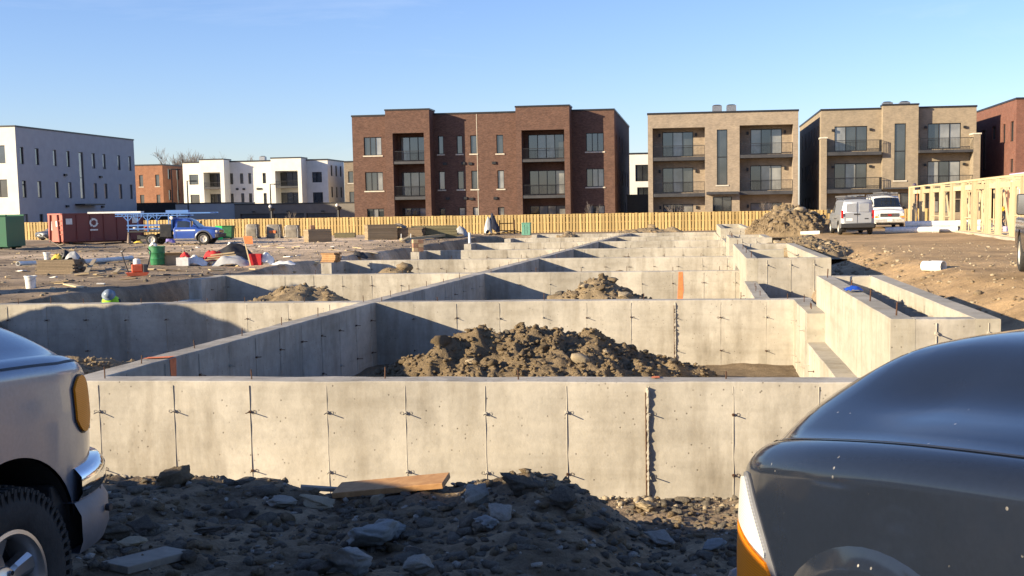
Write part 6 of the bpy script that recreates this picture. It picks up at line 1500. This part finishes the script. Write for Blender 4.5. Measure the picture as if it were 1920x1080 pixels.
p = GP(1752, 509); cyl_pipe('short stub of white pipe lying alone on the ochre field', p+Vector((-.2, .25, .13)), p+Vector((.16, -.2, .13)), .13)
rs = np.random.RandomState(44)
for k, (px, py) in enumerate(((1806, 431), (1818, 433), (1880, 436), (1893, 434))):
    g = GP(px, py); o = clod('rubble_lump', None, g+Vector((0, 0, .1)), .26, 'tan_stone', k, rs, 2, .8); tag(o, ['broken block rubble beside the drain pipes', 'second rubble lump beside the drain pipes, nearer the frame', 'rubble lump below the worker in the yellow hat', 'rubble lump right of the worker in the yellow hat'][k], 'rubble')
a = GP(1815, 440); b = GP(1872, 441); board('pale board lying on the ground before the timber frame', a+Vector((0, 0, .05)), b+Vector((0, 0, .05)), .25, .04, 'new_board')
g = GP(1905, 438); m = MB(); m.box((g.x, g.y, g.z+.18), (1.1, .6, .36), .2); tag(m.build('insulation_block', 'purple_board', None, bevel=.02), 'pale lilac block of insulation on the ground by the slab', 'block')
a = GP(1518, 441); cyl_pipe('white pipe offcut in the spoil behind the second stoop', a+Vector((-.5, 0, .1)), a+Vector((.5, -.2, .12)), .1)

# ================================================================ people
def person(label, loc, heading, J, mats, hat, vest=False, scale=1.):
    """J = joint positions (x right, y forward, z up); mats = (jacket, trousers)"""
    t = thing('person', label, 'person', loc, -heading)
    N_ = ['pelvis', 'chest', 'neck', 'head', 'ls', 'le', 'lh', 'rs', 're', 'rh', 'lhip', 'lk', 'lf', 'lt', 'rhip', 'rk', 'rf', 'rt']
    E = [('pelvis', 'chest'), ('chest', 'neck'), ('neck', 'head'), ('chest', 'ls'), ('ls', 'le'), ('le', 'lh'), ('chest', 'rs'), ('rs', 're'), ('re', 'rh'), ('pelvis', 'lhip'), ('lhip', 'lk'), ('lk', 'lf'), ('lf', 'lt'), ('pelvis', 'rhip'), ('rhip', 'rk'), ('rk', 'rf'), ('rf', 'rt')]
    Rr = dict(pelvis=.16, chest=.17, neck=.06, head=.095, ls=.075, le=.05, lh=.036, rs=.075, re=.05, rh=.036, lhip=.1, lk=.068, lf=.05, lt=.04, rhip=.1, rk=.068, rf=.05, rt=.04)
    me = bpy.data.meshes.new('body'); me.from_pydata([J[n] for n in N_], [(N_.index(a), N_.index(b)) for a, b in E], []); o = bpy.data.objects.new('body', me); col.objects.link(o)
    sk = o.modifiers.new('skin', 'SKIN'); ss = o.modifiers.new('sub', 'SUBSURF'); ss.levels = 2
    for i, n in enumerate(N_): v = me.skin_vertices[0].data[i]; v.radius = (Rr[n], Rr[n]*(.8 if n in ('pelvis', 'chest') else 1)); v.use_root = (n == 'pelvis')
    bpy.context.view_layer.update(); dg = bpy.context.evaluated_depsgraph_get(); me2 = bpy.data.meshes.new_from_object(o.evaluated_get(dg)); o.modifiers.clear(); o.data = me2; me2.name = 'body'
    for k in (mats[0], mats[1], 'skin', 'black_plastic'): me2.materials.append(MATS[k])
    seg = {('chest', 'neck'): 0, ('pelvis', 'chest'): 0, ('chest', 'ls'): 0, ('ls', 'le'): 0, ('le', 'lh'): 0, ('chest', 'rs'): 0, ('rs', 're'): 0, ('re', 'rh'): 0, ('neck', 'head'): 2, ('pelvis', 'lhip'): 1, ('lhip', 'lk'): 1, ('lk', 'lf'): 1, ('pelvis', 'rhip'): 1, ('rhip', 'rk'): 1, ('rk', 'rf'): 1, ('lf', 'lt'): 3, ('rf', 'rt'): 3}
    def dist(p, a, b): a, b = Vector(a), Vector(b); d = b-a; k = max(0, min(1, (p-a).dot(d)/max(d.length_squared, 1e-6))); return (p-a-d*k).length
    for f_ in me2.polygons:
        e = min(E, key=lambda q: dist(f_.center, J[q[0]], J[q[1]])/Rr[q[1]]); f_.material_index = seg[e]; f_.use_smooth = True
        if seg[e] == 0:
            for hnd in ('lh', 'rh'):
                if (f_.center-Vector(J[hnd])).length < .06: f_.material_index = 2
    o.parent = t
    hd = Vector(J['head']); up = (hd-Vector(J['neck'])).normalized(); M = up.to_track_quat('Z', 'Y').to_matrix().to_4x4(); M.translation = hd+up*.03
    m = MB(); m.lathe([(.165, -.012), (.17, 0), (.128, .01), (.126, .05), (.108, .1), (.07, .135), (.022, .15), (0, .152)], M, 24); m.build('hard_hat', hat, t, local=True, smooth=True)
    fd = (M.to_3x3() @ Vector((0, 1, 0))); sdv = (M.to_3x3() @ Vector((1, 0, 0)))
    m = MB(); m.lathe([(0, -.02), (.014, -.012), (.016, .0), (0, .022)], Matrix.Translation(hd+fd*.1-up*.015), 8); m.build('nose', 'skin', t, local=True)
    for s in (-1, 1):
        m = MB(); m.lathe([(0, -.028), (.014, -.012), (.015, .012), (0, .028)], Matrix.Translation(hd+sdv*(.098*s)-up*.01), 8); m.build('ear', 'skin', t, local=True)
        m = MB(); m.lathe([(0, -.008), (.009, 0), (0, .008)], Matrix.Translation(hd+fd*.092+sdv*(.034*s)+up*.012), 8); m.build('eye', 'black_plastic', t, local=True)
        hp = Vector(J['lh' if s < 0 else 'rh']); el = Vector(J['le' if s < 0 else 're']); dv = (hp-el).normalized(); sd2 = dv.cross(Vector((0, 0, 1)))
        sd2 = sd2.normalized() if sd2.length > .01 else Vector((1, 0, 0)); cr = dv.cross(sd2).normalized()
        m = MB()
        for k, (off, ln) in enumerate(((-.026, .062), (-.009, .072), (.009, .068), (.025, .055))):
            a = hp+dv*.02+sd2*off; b = a+dv*ln*.55; m.tube(a, b, .0085, 6); m.tube(b, b+dv*ln*.3+cr*ln*.35, .008, 6, .006)
        a = hp-dv*.01+sd2*.03; m.tube(a, a+dv*.03+sd2*.025, .009, 6); m.tube(a+dv*.03+sd2*.025, a+dv*.06+sd2*.02, .008, 6, .006); m.build('fingers', 'skin', t, local=True)
    if vest:
        m = MB(); pe, ch = Vector(J['pelvis']), Vector(J['chest']); ax = (ch-pe); L = ax.length; M = ax.normalized().to_track_quat('Z', 'Y').to_matrix().to_4x4(); M.translation = pe
        M = M @ Matrix.Diagonal((1.08, .86, 1, 1)); m.lathe([(.165, .0), (.2, L*.3), (.215, L*.75), (.2, L+.06), (.13, L+.17), (.085, L+.2)], M, 20); m.build('safety_vest', 'neon_vest', t, local=True, smooth=True)
    return t
bend = dict(pelvis=(0, 0, .62), chest=(0, .3, .9), neck=(0, .42, 1.0), head=(0, .52, 1.08), ls=(-.19, .3, .92), le=(-.24, .42, .66), lh=(-.14, .58, .48), rs=(.19, .3, .92), re=(.24, .42, .66), rh=(.14, .58, .48), lhip=(-.1, 0, .58), lk=(-.14, .32, .45), lf=(-.13, .02, .09), lt=(-.13, .18, .05), rhip=(.1, 0, .58), rk=(.14, .32, .45), rf=(.13, .02, .09), rt=(.13, .18, .05))
p = aty(212, 560, 30.0); person('worker in neon vest and grey hard hat stooping behind the second cross wall', (p.x, p.y, aty(214, 545, 30.).z-1.17), R(170), bend, ('navy_cloth', 'navy_cloth'), 'hat_grey', True)
P1 = onz(1889, 432, .5); p = aty(1889, 394, P1.y+2.2); person('worker in yellow hard hat and dark jacket bending inside the timber frame', (p.x, p.y, .5), R(230), bend, ('navy_cloth', 'navy_cloth'), 'hat_yellow')
stand = dict(pelvis=(0, 0, .95), chest=(0, .04, 1.3), neck=(0, .06, 1.47), head=(0, .09, 1.6), ls=(-.2, .04, 1.38), le=(-.27, .14, 1.14), lh=(-.16, .36, 1.2), rs=(.2, .04, 1.38), re=(.27, .14, 1.14), rh=(.16, .36, 1.2), lhip=(-.1, 0, .92), lk=(-.11, .05, .5), lf=(-.11, 0, .09), lt=(-.11, .16, .05), rhip=(.1, 0, .92), rk=(.11, .05, .5), rf=(.11, 0, .09), rt=(.11, .16, .05))
q = aty(1713, 346, Fp.y+1.2); fz_ = q.z-1.68; person('worker with dark hard hat standing on a ladder at the far end of the frame', (q.x, q.y, fz_), R(150), stand, ('hat_dark', 'navy_cloth'), 'hat_dark')
t = thing('step_ladder', 'step ladder under the worker at the far end of the timber frame', 'ladder', (q.x, q.y, gz(q.x, q.y))); m = MB(); g0 = gz(q.x, q.y)
for s in (-1, 1): m.bar((q.x+s*.25, q.y+.5, g0), (q.x+s*.18, q.y+.05, fz_+.3), .04, .06); m.bar((q.x+s*.25, q.y-.5, g0), (q.x+s*.18, q.y-.05, fz_), .04, .06)
m.build('rails', 'galvanised', t); m = MB()
for k in range(5): z = g0+.25+(fz_-g0-.3)*k/4.; m.bb(q.x-.22, q.x+.22, q.y+.05+.4*(1-k/4.), q.y+.15+.4*(1-k/4.), z, z+.04)
m.bb(q.x-.2, q.x+.2, q.y-.14, q.y+.17, fz_-.03, fz_); m.build('treads', 'galvanised', t)

# ================================================================ clutter in the yard
def stack(label, p, L, W, rows_, per, th, heading, mat, cat='lumber stack', jit=.06, name='lumber_stack', piece='board'):
    t = thing(name, label, cat, p, heading); rs = np.random.RandomState(int(abs(p.x*13+p.y*7))); z = 0
    bw = W/per
    for i in range(rows_):
        for j in range(per):
            m = MB(); m.box((rs.uniform(-jit, jit), -W/2+bw*(j+.5)+rs.uniform(-.004, .004), z+th/2), (L*(1-.0*rs.uniform()), bw*.95, th*.9), rs.uniform(-.015, .015)); m.build(piece, mat, t, local=True)
        z += th
    return t
p = GP(108, 514); stack('stack of dark old formwork boards with scraps on top, near the white bucket', p+Vector((0, .3, 0)), 1.55, .9, 9, 3, .062, R(-6), 'old_lumber'); LSP = p+Vector((0, .3, .56))
def bucket(label, p, r_, h_, mat, rim=True, name='bucket', cat='bucket', ribs=()):
    t = thing(name, label, cat, p); m = MB(); prof = [(0, .01), (r_*.84, .0), (r_*.86, .02)]
    for z in ribs: prof += [(r_*(.86+.14*z)-.0, h_*z-.02), (r_*(.86+.14*z)+.015, h_*z), (r_*(.86+.14*z), h_*z+.02)]
    prof += [(r_, h_), (r_+.012, h_), (r_+.012, h_-.03), (r_+.02, h_-.03), (r_+.02, h_+.008), (r_-.012, h_+.008), (r_*.84, .03), (0, .03)]
    m.lathe(prof, Matrix.Identity(4), 28); m.build('pail', mat, t, local=True, smooth=True, angle=40)
    hd = MB(); hd.path([Vector((r_*math.cos(a)*1.02, -.05-.12*math.sin(a), h_-.05-.1*math.sin(a))) for a in np.linspace(0, math.pi, 9)], .004, 5); hd.build('handle', 'galvanised', t, local=True)
    return t
p = GP(58, 541); bucket('white plastic bucket standing in the yard before the formwork boards', p, .17, .4, 'white_plastic')
bucket('small white bucket on top of the formwork boards', LSP+Vector((-.5, 0, 0)), .13, .28, 'white_plastic')
def heap_cloth(label, p, sx, sy, sz, mat, seed, name='tarp', cat='tarp'):
    rs = np.random.RandomState(seed); n = 17; rows = []
    for i in range(n):
        row = []
        for j in range(n):
            a, b = (i/(n-1)-.5)*2, (j/(n-1)-.5)*2; e = max(0, 1-(a*a+b*b)*.72); row.append(Vector((p.x+a*sx+rs.uniform(-.03, .03)*sx, p.y+b*sy+rs.uniform(-.03, .03)*sy, p.z-.01+sz*e*(.65+.5*float(vn(a*2.2+seed, b*2.2, seed)))+.06*sz*rs.uniform())))
        rows.append(row)
    m = MB(); m.grid(rows); o = m.build(name, mat, None, smooth=True); return tag(o, label, cat)
heap_cloth('yellow bag on the formwork boards', LSP+Vector((-.1, 0, 0)), .2, .18, .28, 'yellow_bag', 3, 'bag', 'bag'); heap_cloth('crumpled pale sack at the right end of the formwork boards', LSP+Vector((.52, 0, 0)), .28, .2, .3, 'pale_tarp', 4, 'bag', 'bag')
heap_cloth('dark sack in the middle of the formwork boards', LSP+Vector((.2, .1, 0)), .2, .2, .4, 'black_tarp', 5, 'bag', 'bag')
m = MB(); m.bar(LSP+Vector((-.75, .4, .9)), LSP+Vector((1.3, -.2, -.3)), .03, .03); tag(m.build('long_handle', 'grey_board', None), 'long tool handle leaning over the formwork boards', 'tool')
a = GP(145, 497); b = GP(243, 489); cyl_pipe('long pale pipe lying in the yard right of the formwork boards', a+Vector((0, .3, .12)), b+Vector((0, .3, .12)), .11)
a = GP(30, 499); b = GP(80, 497); cyl_pipe('pale pipe lying in the yard left of the formwork boards', a+Vector((0, .2, .1)), b+Vector((0, .2, .1)), .1)
for k, (x0, y0, x1, y1, lab) in enumerate(((162, 515, 178, 501, 'short pale board propped in the mud beside the formwork boards'), (140, 518, 168, 516, 'yellow offcut lying below the propped board'), (216, 514, 225, 507, 'small pale offcut left of the orange machine'), (150, 473, 180, 470, 'pale board behind the formwork boards'), (10, 523, 20, 522, 'short white offcut at the left edge of the yard'), (178, 518, 196, 515, 'thin pale batten right of the yellow offcut'))):
    a = GP(x0, y0); b = GP(x1, y1); board(lab, a+Vector((0, 0, .06)), b+Vector((0, 0, .08+(.25 if k == 0 else 0))), .16, .04, 'new_board')
# plate compactor
p = GP(258, 518); t = thing('plate_compactor', 'orange plate compactor with tall bent handles', 'compactor', p, R(20)); m = MB(); m.prism([(-.32, 0), (.3, 0), (.4, .1), (.38, .12), (-.38, .12), (-.4, .1)], Matrix.Translation((0, .25, .0)) @ Matrix.Rotation(R(90), 4, 'X'), .5); m.build('base_plate', 'orange_machine', t, local=True)
m = MB(); m.bb(-.2, .2, -.16, .16, .13, .42); m.build('engine', 'orange_machine', t, local=True, bevel=.04); m = MB(); m.lathe([(0, 0), (.13, 0), (.13, .16), (.05, .2), (0, .2)], Matrix.Translation((0, 0, .42)), 16); m.build('air_filter', 'white_plastic', t, local=True)
m = MB(); m.bb(.2, .36, -.18, .18, .1, .4); m.build('water_tank', 'dark_panel', t, local=True, bevel=.03)
for s in (-1, 1): m = MB(); m.path([Vector((s*.3, 0, .12)), Vector((s*.42, .05, .5)), Vector((s*.5, .1, .85)), Vector((s*.38, .1, .98))], .02, 8); m.build('handle', 'black_metal', t, local=True)
p = GP(292, 497); bucket('green steel drum in the yard with a rag on its rim', p+Vector((0, .25, 0)), .34, .8, 'green_drum', name='drum', cat='drum', ribs=(.33, .66)); heap_cloth('pale rag on the rim of the green drum', p+Vector((-.1, .1, .82)), .16, .12, .2, 'paper', 8, 'rag', 'rag')
def carton(label, p, sx, sy, sz, mat, rz=0., flaps=True, name='carton', cat='box'):
    t = thing(name, label, cat, p, rz); m = MB()
    for (x0, x1, y0, y1) in ((-sx/2, sx/2, -sy/2, -sy/2+.02), (-sx/2, sx/2, sy/2-.02, sy/2), (-sx/2, -sx/2+.02, -sy/2+.021, sy/2-.021), (sx/2-.02, sx/2, -sy/2+.021, sy/2-.021)): m.bb(x0, x1, y0, y1, 0, sz)
    m.bb(-sx/2+.021, sx/2-.021, -sy/2+.021, sy/2-.021, 0.005, .03); m.build('carton_body', mat, t, local=True)
    if flaps:
        for s in (-1, 1): f_ = MB(); f_.add([(-sx/2, s*sy/2, sz+.002), (sx/2, s*sy/2, sz+.002), (sx/2, s*(sy/2+sy*.3), sz+.12), (-sx/2, s*(sy/2+sy*.3), sz+.12)], [(0, 1, 2, 3)]); f_.build('flap', mat, t, local=True)
    return t
p = GP(322, 497); carton('tan cardboard box beside the green drum', p+Vector((0, .3, 0)), .8, .5, .42, 'cardboard', .2)
p = GP(341, 499); carton('white box with red lid print in front of the cardboard box', p+Vector((0, .2, 0)), .5, .4, .36, 'white_plastic', .1, False); heap_cloth('red rag on the white box', p+Vector((.1, .2, .36)), .2, .15, .25, 'red_cloth', 9, 'rag', 'rag')
p = GP(362, 499); heap_cloth('heap of white plastic sacks between the white box and the red cloth', p+Vector((0, .3, 0)), .55, .3, .42, 'white_plastic', 10, 'bag', 'bag')
p = GP(388, 497); heap_cloth('red cloth draped over a timber in the yard', p+Vector((.2, .5, 0)), .6, .35, .62, 'red_cloth', 11, 'cloth', 'cloth')
p = GP(405, 498)
for k in range(4): board(['timber offcut lying under the red cloth', 'second timber offcut beside the red cloth', 'third timber offcut against the tarp', 'fourth timber offcut on top by the tarp'][k], p+Vector((-.7+.1*k, .2+.15*k, .12+.1*k)), p+Vector((.9-.1*k, .35+.15*k, .22+.1*k)), .12, .06, 'new_board')
p = GP(417, 490); heap_cloth('black tarp bundle behind the pale plastic sheet', p+Vector((.3, .6, 0)), 1.0, .5, .85, 'black_tarp', 12)
p = GP(432, 500); heap_cloth('pale plastic sheet mounded over something in the yard', p+Vector((0, .2, 0)), .8, .4, .5, 'pale_tarp', 13)
p = GP(472, 498); carton('red crate at the right end of the yard clutter', p+Vector((.1, .3, 0)), .5, .4, .48, 'red_cloth', .1, False, 'crate', 'crate'); heap_cloth('white plastic bags around the red crate', p+Vector((.5, .5, 0)), .35, .3, .6, 'white_plastic', 14, 'bag', 'bag'); heap_cloth('white sheet lying flat right of the red crate', p+Vector((1.3, .3, 0)), .5, .25, .2, 'white_plastic', 15, 'bag', 'bag')
t = thing('flag_stake', 'leaning stake with an orange flag beside the red crate', 'stake', p); m = MB(); m.bar(p+Vector((-.05, 0, 0)), p+Vector((-.3, 0, 1.25)), .05, .05); m.build('stake', 'new_board', t); m = MB(); m.add([p+Vector((-.3, -.03, 1.25)), p+Vector((.08, -.06, 1.22)), p+Vector((.1, -.03, .9)), p+Vector((-.24, -.03, .92))], [(0, 1, 2, 3)]); m.build('flag', 'orange_spray', t)
p = GP(432, 468); heap_cloth('scrap of white board sticking out of the mud beyond the tarp', p, .2, .15, .5, 'paper', 16, 'scrap', 'scrap')
# bins, wrapped pallets, plywood
p = GP(422, 449); t = thing('rubbish_bin', 'dark green wheeled bin in front of the fence', 'bin', p+Vector((0, .5, 0)), 0); m = MB(); m.prism([(-.55, 0), (.55, 0), (.62, 1.0), (-.62, 1.0)], Matrix.Translation((0, .4, .08)) @ Matrix.Rotation(R(90), 4, 'X'), .9); m.build('bin_body', 'green_bin', t, local=True, bevel=.03); m = MB(); m.bb(-.66, .66, -.56, .46, 1.085, 1.15); m.build('lid', 'green_bin', t, local=True, bevel=.02)
for s in (-1, 1): m = MB(); m.tube((s*.5, -.3, .09), (s*.42, -.3, .09), .09, 12); m.build('castor', 'black_plastic', t, local=True)
p = GP(405, 450); m = MB(); m.prism([(-.3, 0), (.45, 0), (.4, .35), (.35, 1.15), (-.2, 1.2), (-.35, .6)], Matrix.Translation(p+Vector((.05, .3, 0))) @ Matrix.Rotation(R(78), 4, 'X'), .05); tag(m.build('plastic_sheet', 'bright_green', None), 'bright green plastic sheet leaning beside the dark green bin', 'sheet')
def pallet(label, px, py, w_, h_, seed, band=None):
    p = GP(px, py)+Vector((0, .7, 0)); t = thing('wrapped_pallet', label, 'pallet', p, R(-5), 'wrapped pallets by the fence'); rs = np.random.RandomState(seed)
    m = MB()
    for y in (-.45, 0, .45): m.bb(-w_/2, w_/2, y-.05, y+.05, 0, .09)
    for x in np.linspace(-w_/2+.06, w_/2-.06, 6): m.bb(x-.05, x+.05, -.5, .5, .09, .12)
    m.build('pallet_base', 'grey_board', t, local=True)
    rows = []
    for i in range(12):
        z = .12+(h_-.12)*i/11; row = []
        for j in range(25):
            a = 2*math.pi*j/24; ex = .32; x = w_/2*math.copysign(abs(math.cos(a))**ex, math.cos(a)); y = .5*math.copysign(abs(math.sin(a))**ex, math.sin(a)); k = 1-.13*(i/11)**5-.04*abs(math.sin(i*1.4+seed))+rs.uniform(-.015, .015); row.append(Vector((x*k, y*k, z)))
        rows.append(row)
    m = MB(); m.grid(rows); m.add(rows[-1], [tuple(range(25))]); m.build('wrapped_load', 'stone_wrap', t, local=True, smooth=True, angle=50)
    if band: m = MB(); m.bb(-.3, .28, -.545, -.535, .45, .68); m.build('label_sheet', band, t, local=True)
    for e in (-1, 1): m = MB(); m.path([Vector((e*w_*.42, -.5, h_*.96)), Vector((e*w_*.5, -.56, h_*.5)), Vector((e*w_*.47, -.55, .1))], .012, 5); m.build('strap', 'paper', t, local=True)
pallet('plain wrapped pallet of stone, alone right of the green bin', 471, 447, 1.05, 1.2, 1); pallet('wrapped stone pallet with an orange label', 512, 447, 1.3, 1.2, 2, 'orange_spray'); pallet('lower wrapped pallet just right of the orange labelled one', 546, 447, 1.2, 1.1, 3)
p = GP(592, 454); stack('cube of plywood sheets with a brick on top in front of the fence', p+Vector((0, .8, 0)), 1.75, 1.3, 22, 1, .042, R(28), 'ply_edge', 'plywood stack', .02, 'plywood_stack', 'sheet')
g = GP(580, 452); m = MB(); m.box((p.x-.35, p.y+.7, p.z+.924+.15), (.3, .3, .3), .3); tag(m.build('block', 'brick_cube', None, bevel=.02), 'small reddish block on the plywood cube', 'block')
p = GP(645, 446); stack('low dark plywood stack between the plywood cube and the big one', p+Vector((0, .6, 0)), 1.7, 1.2, 9, 1, .045, R(5), 'green_lumber', 'plywood stack', .02, 'plywood_stack', 'sheet')
p = GP(708, 450); stack('tall pale plywood stack, the biggest, in front of the brown flats', p+Vector((.1, 1.1, 0)), 2.3, 1.4, 26, 1, .045, R(20), 'ply_edge', 'plywood stack', .03, 'plywood_stack', 'sheet')
p = GP(757, 449); stack('dark timber stack beside the tall pale plywood', p+Vector((0, 1.1, 0)), 2.9, 1.3, 9, 3, .1, R(-3), 'old_lumber'); q_ = p
p = GP(742, 449); heap_cloth('grey slab of stone resting over the dark timber stack', Vector((p.x, p.y+1.1, p.z+.9)), .75, .45, .35, 'stone_wrap', 21, 'stone_slab', 'slab')
p = GP(812, 446); stack('long greenish timber stack in front of the fence', p+Vector((0, 1.0, 0)), 3.6, 1.2, 10, 3, .095, R(4), 'green_lumber')
p = GP(846, 443); stack('low end stack of greenish timber beside the pale sacks', p+Vector((0, .9, 0)), 1.6, 1.0, 6, 3, .09, R(8), 'green_lumber')
a = GP(752, 452); b = GP(858, 443); board('long pale beam lying before the timber stacks', a+Vector((0, 0, .1)), b+Vector((0, 0, .2)), .22, .2, 'new_board', 'beam', 0, 'beam')
a = GP(752, 455); b = GP(772, 447); board('short pale board crossing the end of the long beam', a+Vector((0, 0, .1)), b+Vector((0, 0, .25)), .2, .05, 'new_board')
p = GP(863, 443); heap_cloth('pale sacks beside the low end of the timber stacks', p+Vector((0, .5, 0)), .6, .4, .8, 'pale_tarp', 22, 'bag', 'bag')
for px, lab in ((770, 'small white topped stake before the dark timber'), (752, 'second small stake before the dark timber')):
    p = GP(px, 451); m = MB(); m.bar(p, p+Vector((.02, 0, .5)), .05, .05); tag(m.build('stake', 'white_plastic', None), lab, 'stake')
a = GP(905, 441); b = GP(990, 434)
for k in range(4): board(['pale plank on the ground by the striped bundle', 'second pale plank by the striped bundle', 'third pale plank towards the teal box', 'thin batten towards the teal box'][k], a+Vector((.5*k, .3*k, .06+.05*k)), b+Vector((-1.2+.3*k, -.4, .12+.06*k)), .2, .05, 'new_board')
p = GP(923, 440); heap_cloth('upright bundle in a dark and pale striped cover', p+Vector((0, .4, 0)), .65, .45, 1.75, 'navy_cloth', 23, 'bundle', 'bundle'); heap_cloth('pale cloth hung over the striped bundle', p+Vector((-.35, .2, .1)), .35, .35, 1.5, 'pale_tarp', 24, 'cloth', 'cloth')
t = thing('guard_rail', 'rusty guard rail frame beside the striped bundle', 'rail', GP(948, 440)); a = GP(937, 440); b = GP(965, 439); m = MB()
for q in (a, b): m.bar(q, q+Vector((0, 0, 1.25)), .09, .09)
m.build('post', 'rust', t); m = MB(); m.bar(a+Vector((0, 0, .95)), b+Vector((0, 0, .95)), .06, .08); m.bar(a+Vector((0, 0, .35)), b+Vector((0, 0, .3)), .06, .08); m.build('rail', 'rust', t)
p = GP(987, 441); t = thing('utility_box', 'teal green utility cabinet near the end of the walls', 'cabinet', p+Vector((0, .4, 0)), -TH); m = MB(); m.bb(-.36, .36, -.3, .3, 0, .95); m.build('cabinet', 'teal_box', t, local=True, bevel=.02); m = MB(); m.prism([(-.4, .95), (.4, .95), (.36, 1.03), (-.36, 1.03)], Matrix.Translation((0, .34, 0)) @ Matrix.Rotation(R(90), 4, 'X'), .68); m.build('lid', 'teal_box', t, local=True)
for k in (-.1, .1): m = MB(); m.bb(k-.01, k+.01, -.306, -.301, .1, .85); m.build('door_gap', 'black_metal', t, local=True)
# standing pipe, things on the wall corners
p = onz(881, 470, -.55); m = MB(); g_ = gz(p.x, p.y); m.tube((p.x, p.y, g_-.1), (p.x, p.y, aty(881, 436, p.y).z), .085, 12); tag(m.build('vent_pipe', 'white_plastic', None), 'white plastic pipe standing upright by the sixth cross wall', 'pipe')
p = UV(LE[3]+.2, VW[3]-1.2, 0.002); stack('orange formwork boards stacked on the pier of the fourth cross wall', p, .62, .5, 5, 2, .075, R(-20), 'plank', 'boards', .05, 'board_stack')
p = UV(LE[4]+.2, VW[4]-.9, 0.002); t = thing('block_cube', 'tan boxed cube of blocks on the pier of the fifth cross wall', 'block', p, R(15)); m = MB()
for i in range(3):
    for j in range(2): b_ = MB(); b_.bb(-.26+.26*j, -.01+.26*j, -.24, .24, .2*i, .2*i+.19); b_.build('block', 'brick_cube' if (i+j) % 2 else 'cardboard', t, local=True, bevel=.01)
p = GP(671, 488); heap_cloth('black bag lying just left of the fourth cross wall bay', p+Vector((0, .5, 0)), .45, .3, .4, 'black_tarp', 26, 'bag', 'bag')
# around the blue truck
p = GP(242, 457); t = thing('traffic_cone', 'dirty grey traffic cone at the corner of the red skip', 'cone', p); m = MB(); m.lathe([(0, .9), (.04, .9), (.16, .04), (.0, .04)], Matrix.Identity(4), 20); m.build('cone', 'cone_dark', t, local=True, smooth=True, angle=40); m = MB(); m.bb(-.22, .22, -.22, .22, 0, .04); m.build('base', 'black_plastic', t, local=True)
for px, mat_, sz, lab in ((258, 'yellow_bag', .35, 'yellow scrap on the ground beside the grey cone'), (300, 'paper', .5, 'white paper bags under the blue truck bed'), (316, 'purple_bag', .45, 'purple bag on the ground under the blue truck bed')):
    p = GP(px, 456); heap_cloth(lab, p+Vector((0, .2, 0)), sz, sz*.6, .5 if mat_ != 'yellow_bag' else .2, mat_, int(px), 'bag', 'bag')

# loose scraps of board and paper over the yard
rs = np.random.RandomState(77); sc = {}
for k, m_ in enumerate(('new_board', 'grey_board', 'old_lumber', 'paper')):
    for j in range(3):
        m = MB(); l_ = (.3, .6, 1.2)[j]*(1 if m_ != 'paper' else .4); m.box((0, 0, .02), (l_, .1+.06*j, .035)); b_ = m.build('scrap', m_, None, local=True); sc[(k, j)] = b_.data; bpy.data.objects.remove(b_)
labs = ['pale new board scrap dropped in the mud of the yard', 'weathered grey board scrap dropped in the mud of the yard', 'dark old board scrap dropped in the mud of the yard', 'white paper scrap dropped in the mud of the yard']
n_ = 0
while n_ < 75:
    px, py = rs.uniform(0, 700), 458+88*rs.uniform()**1.3
    if py > 552-.09*px-.0*px or py < 455: continue
    g = GP(px, py, 20.); u_, v_ = [float(q) for q in to_uv(g.x, g.y)]
    if u_ > -15.2 and v_ < 33 or u_ > -13.5: continue
    k = rs.choice(4, p=[.4, .25, .2, .15]); j = rs.randint(3)
    o = bpy.data.objects.new('board_scrap' if k < 3 else 'paper_scrap', sc[(k, j)]); col.objects.link(o); o.location = g; o.rotation_euler = (rs.uniform(-.12, .12), rs.uniform(-.2, .2), rs.uniform(-.9, .9)); tag(o, labs[k], 'board' if k < 3 else 'paper', ['pale scraps in the yard', 'grey scraps in the yard', 'dark scraps in the yard', 'paper scraps in the yard'][k]); n_ += 1
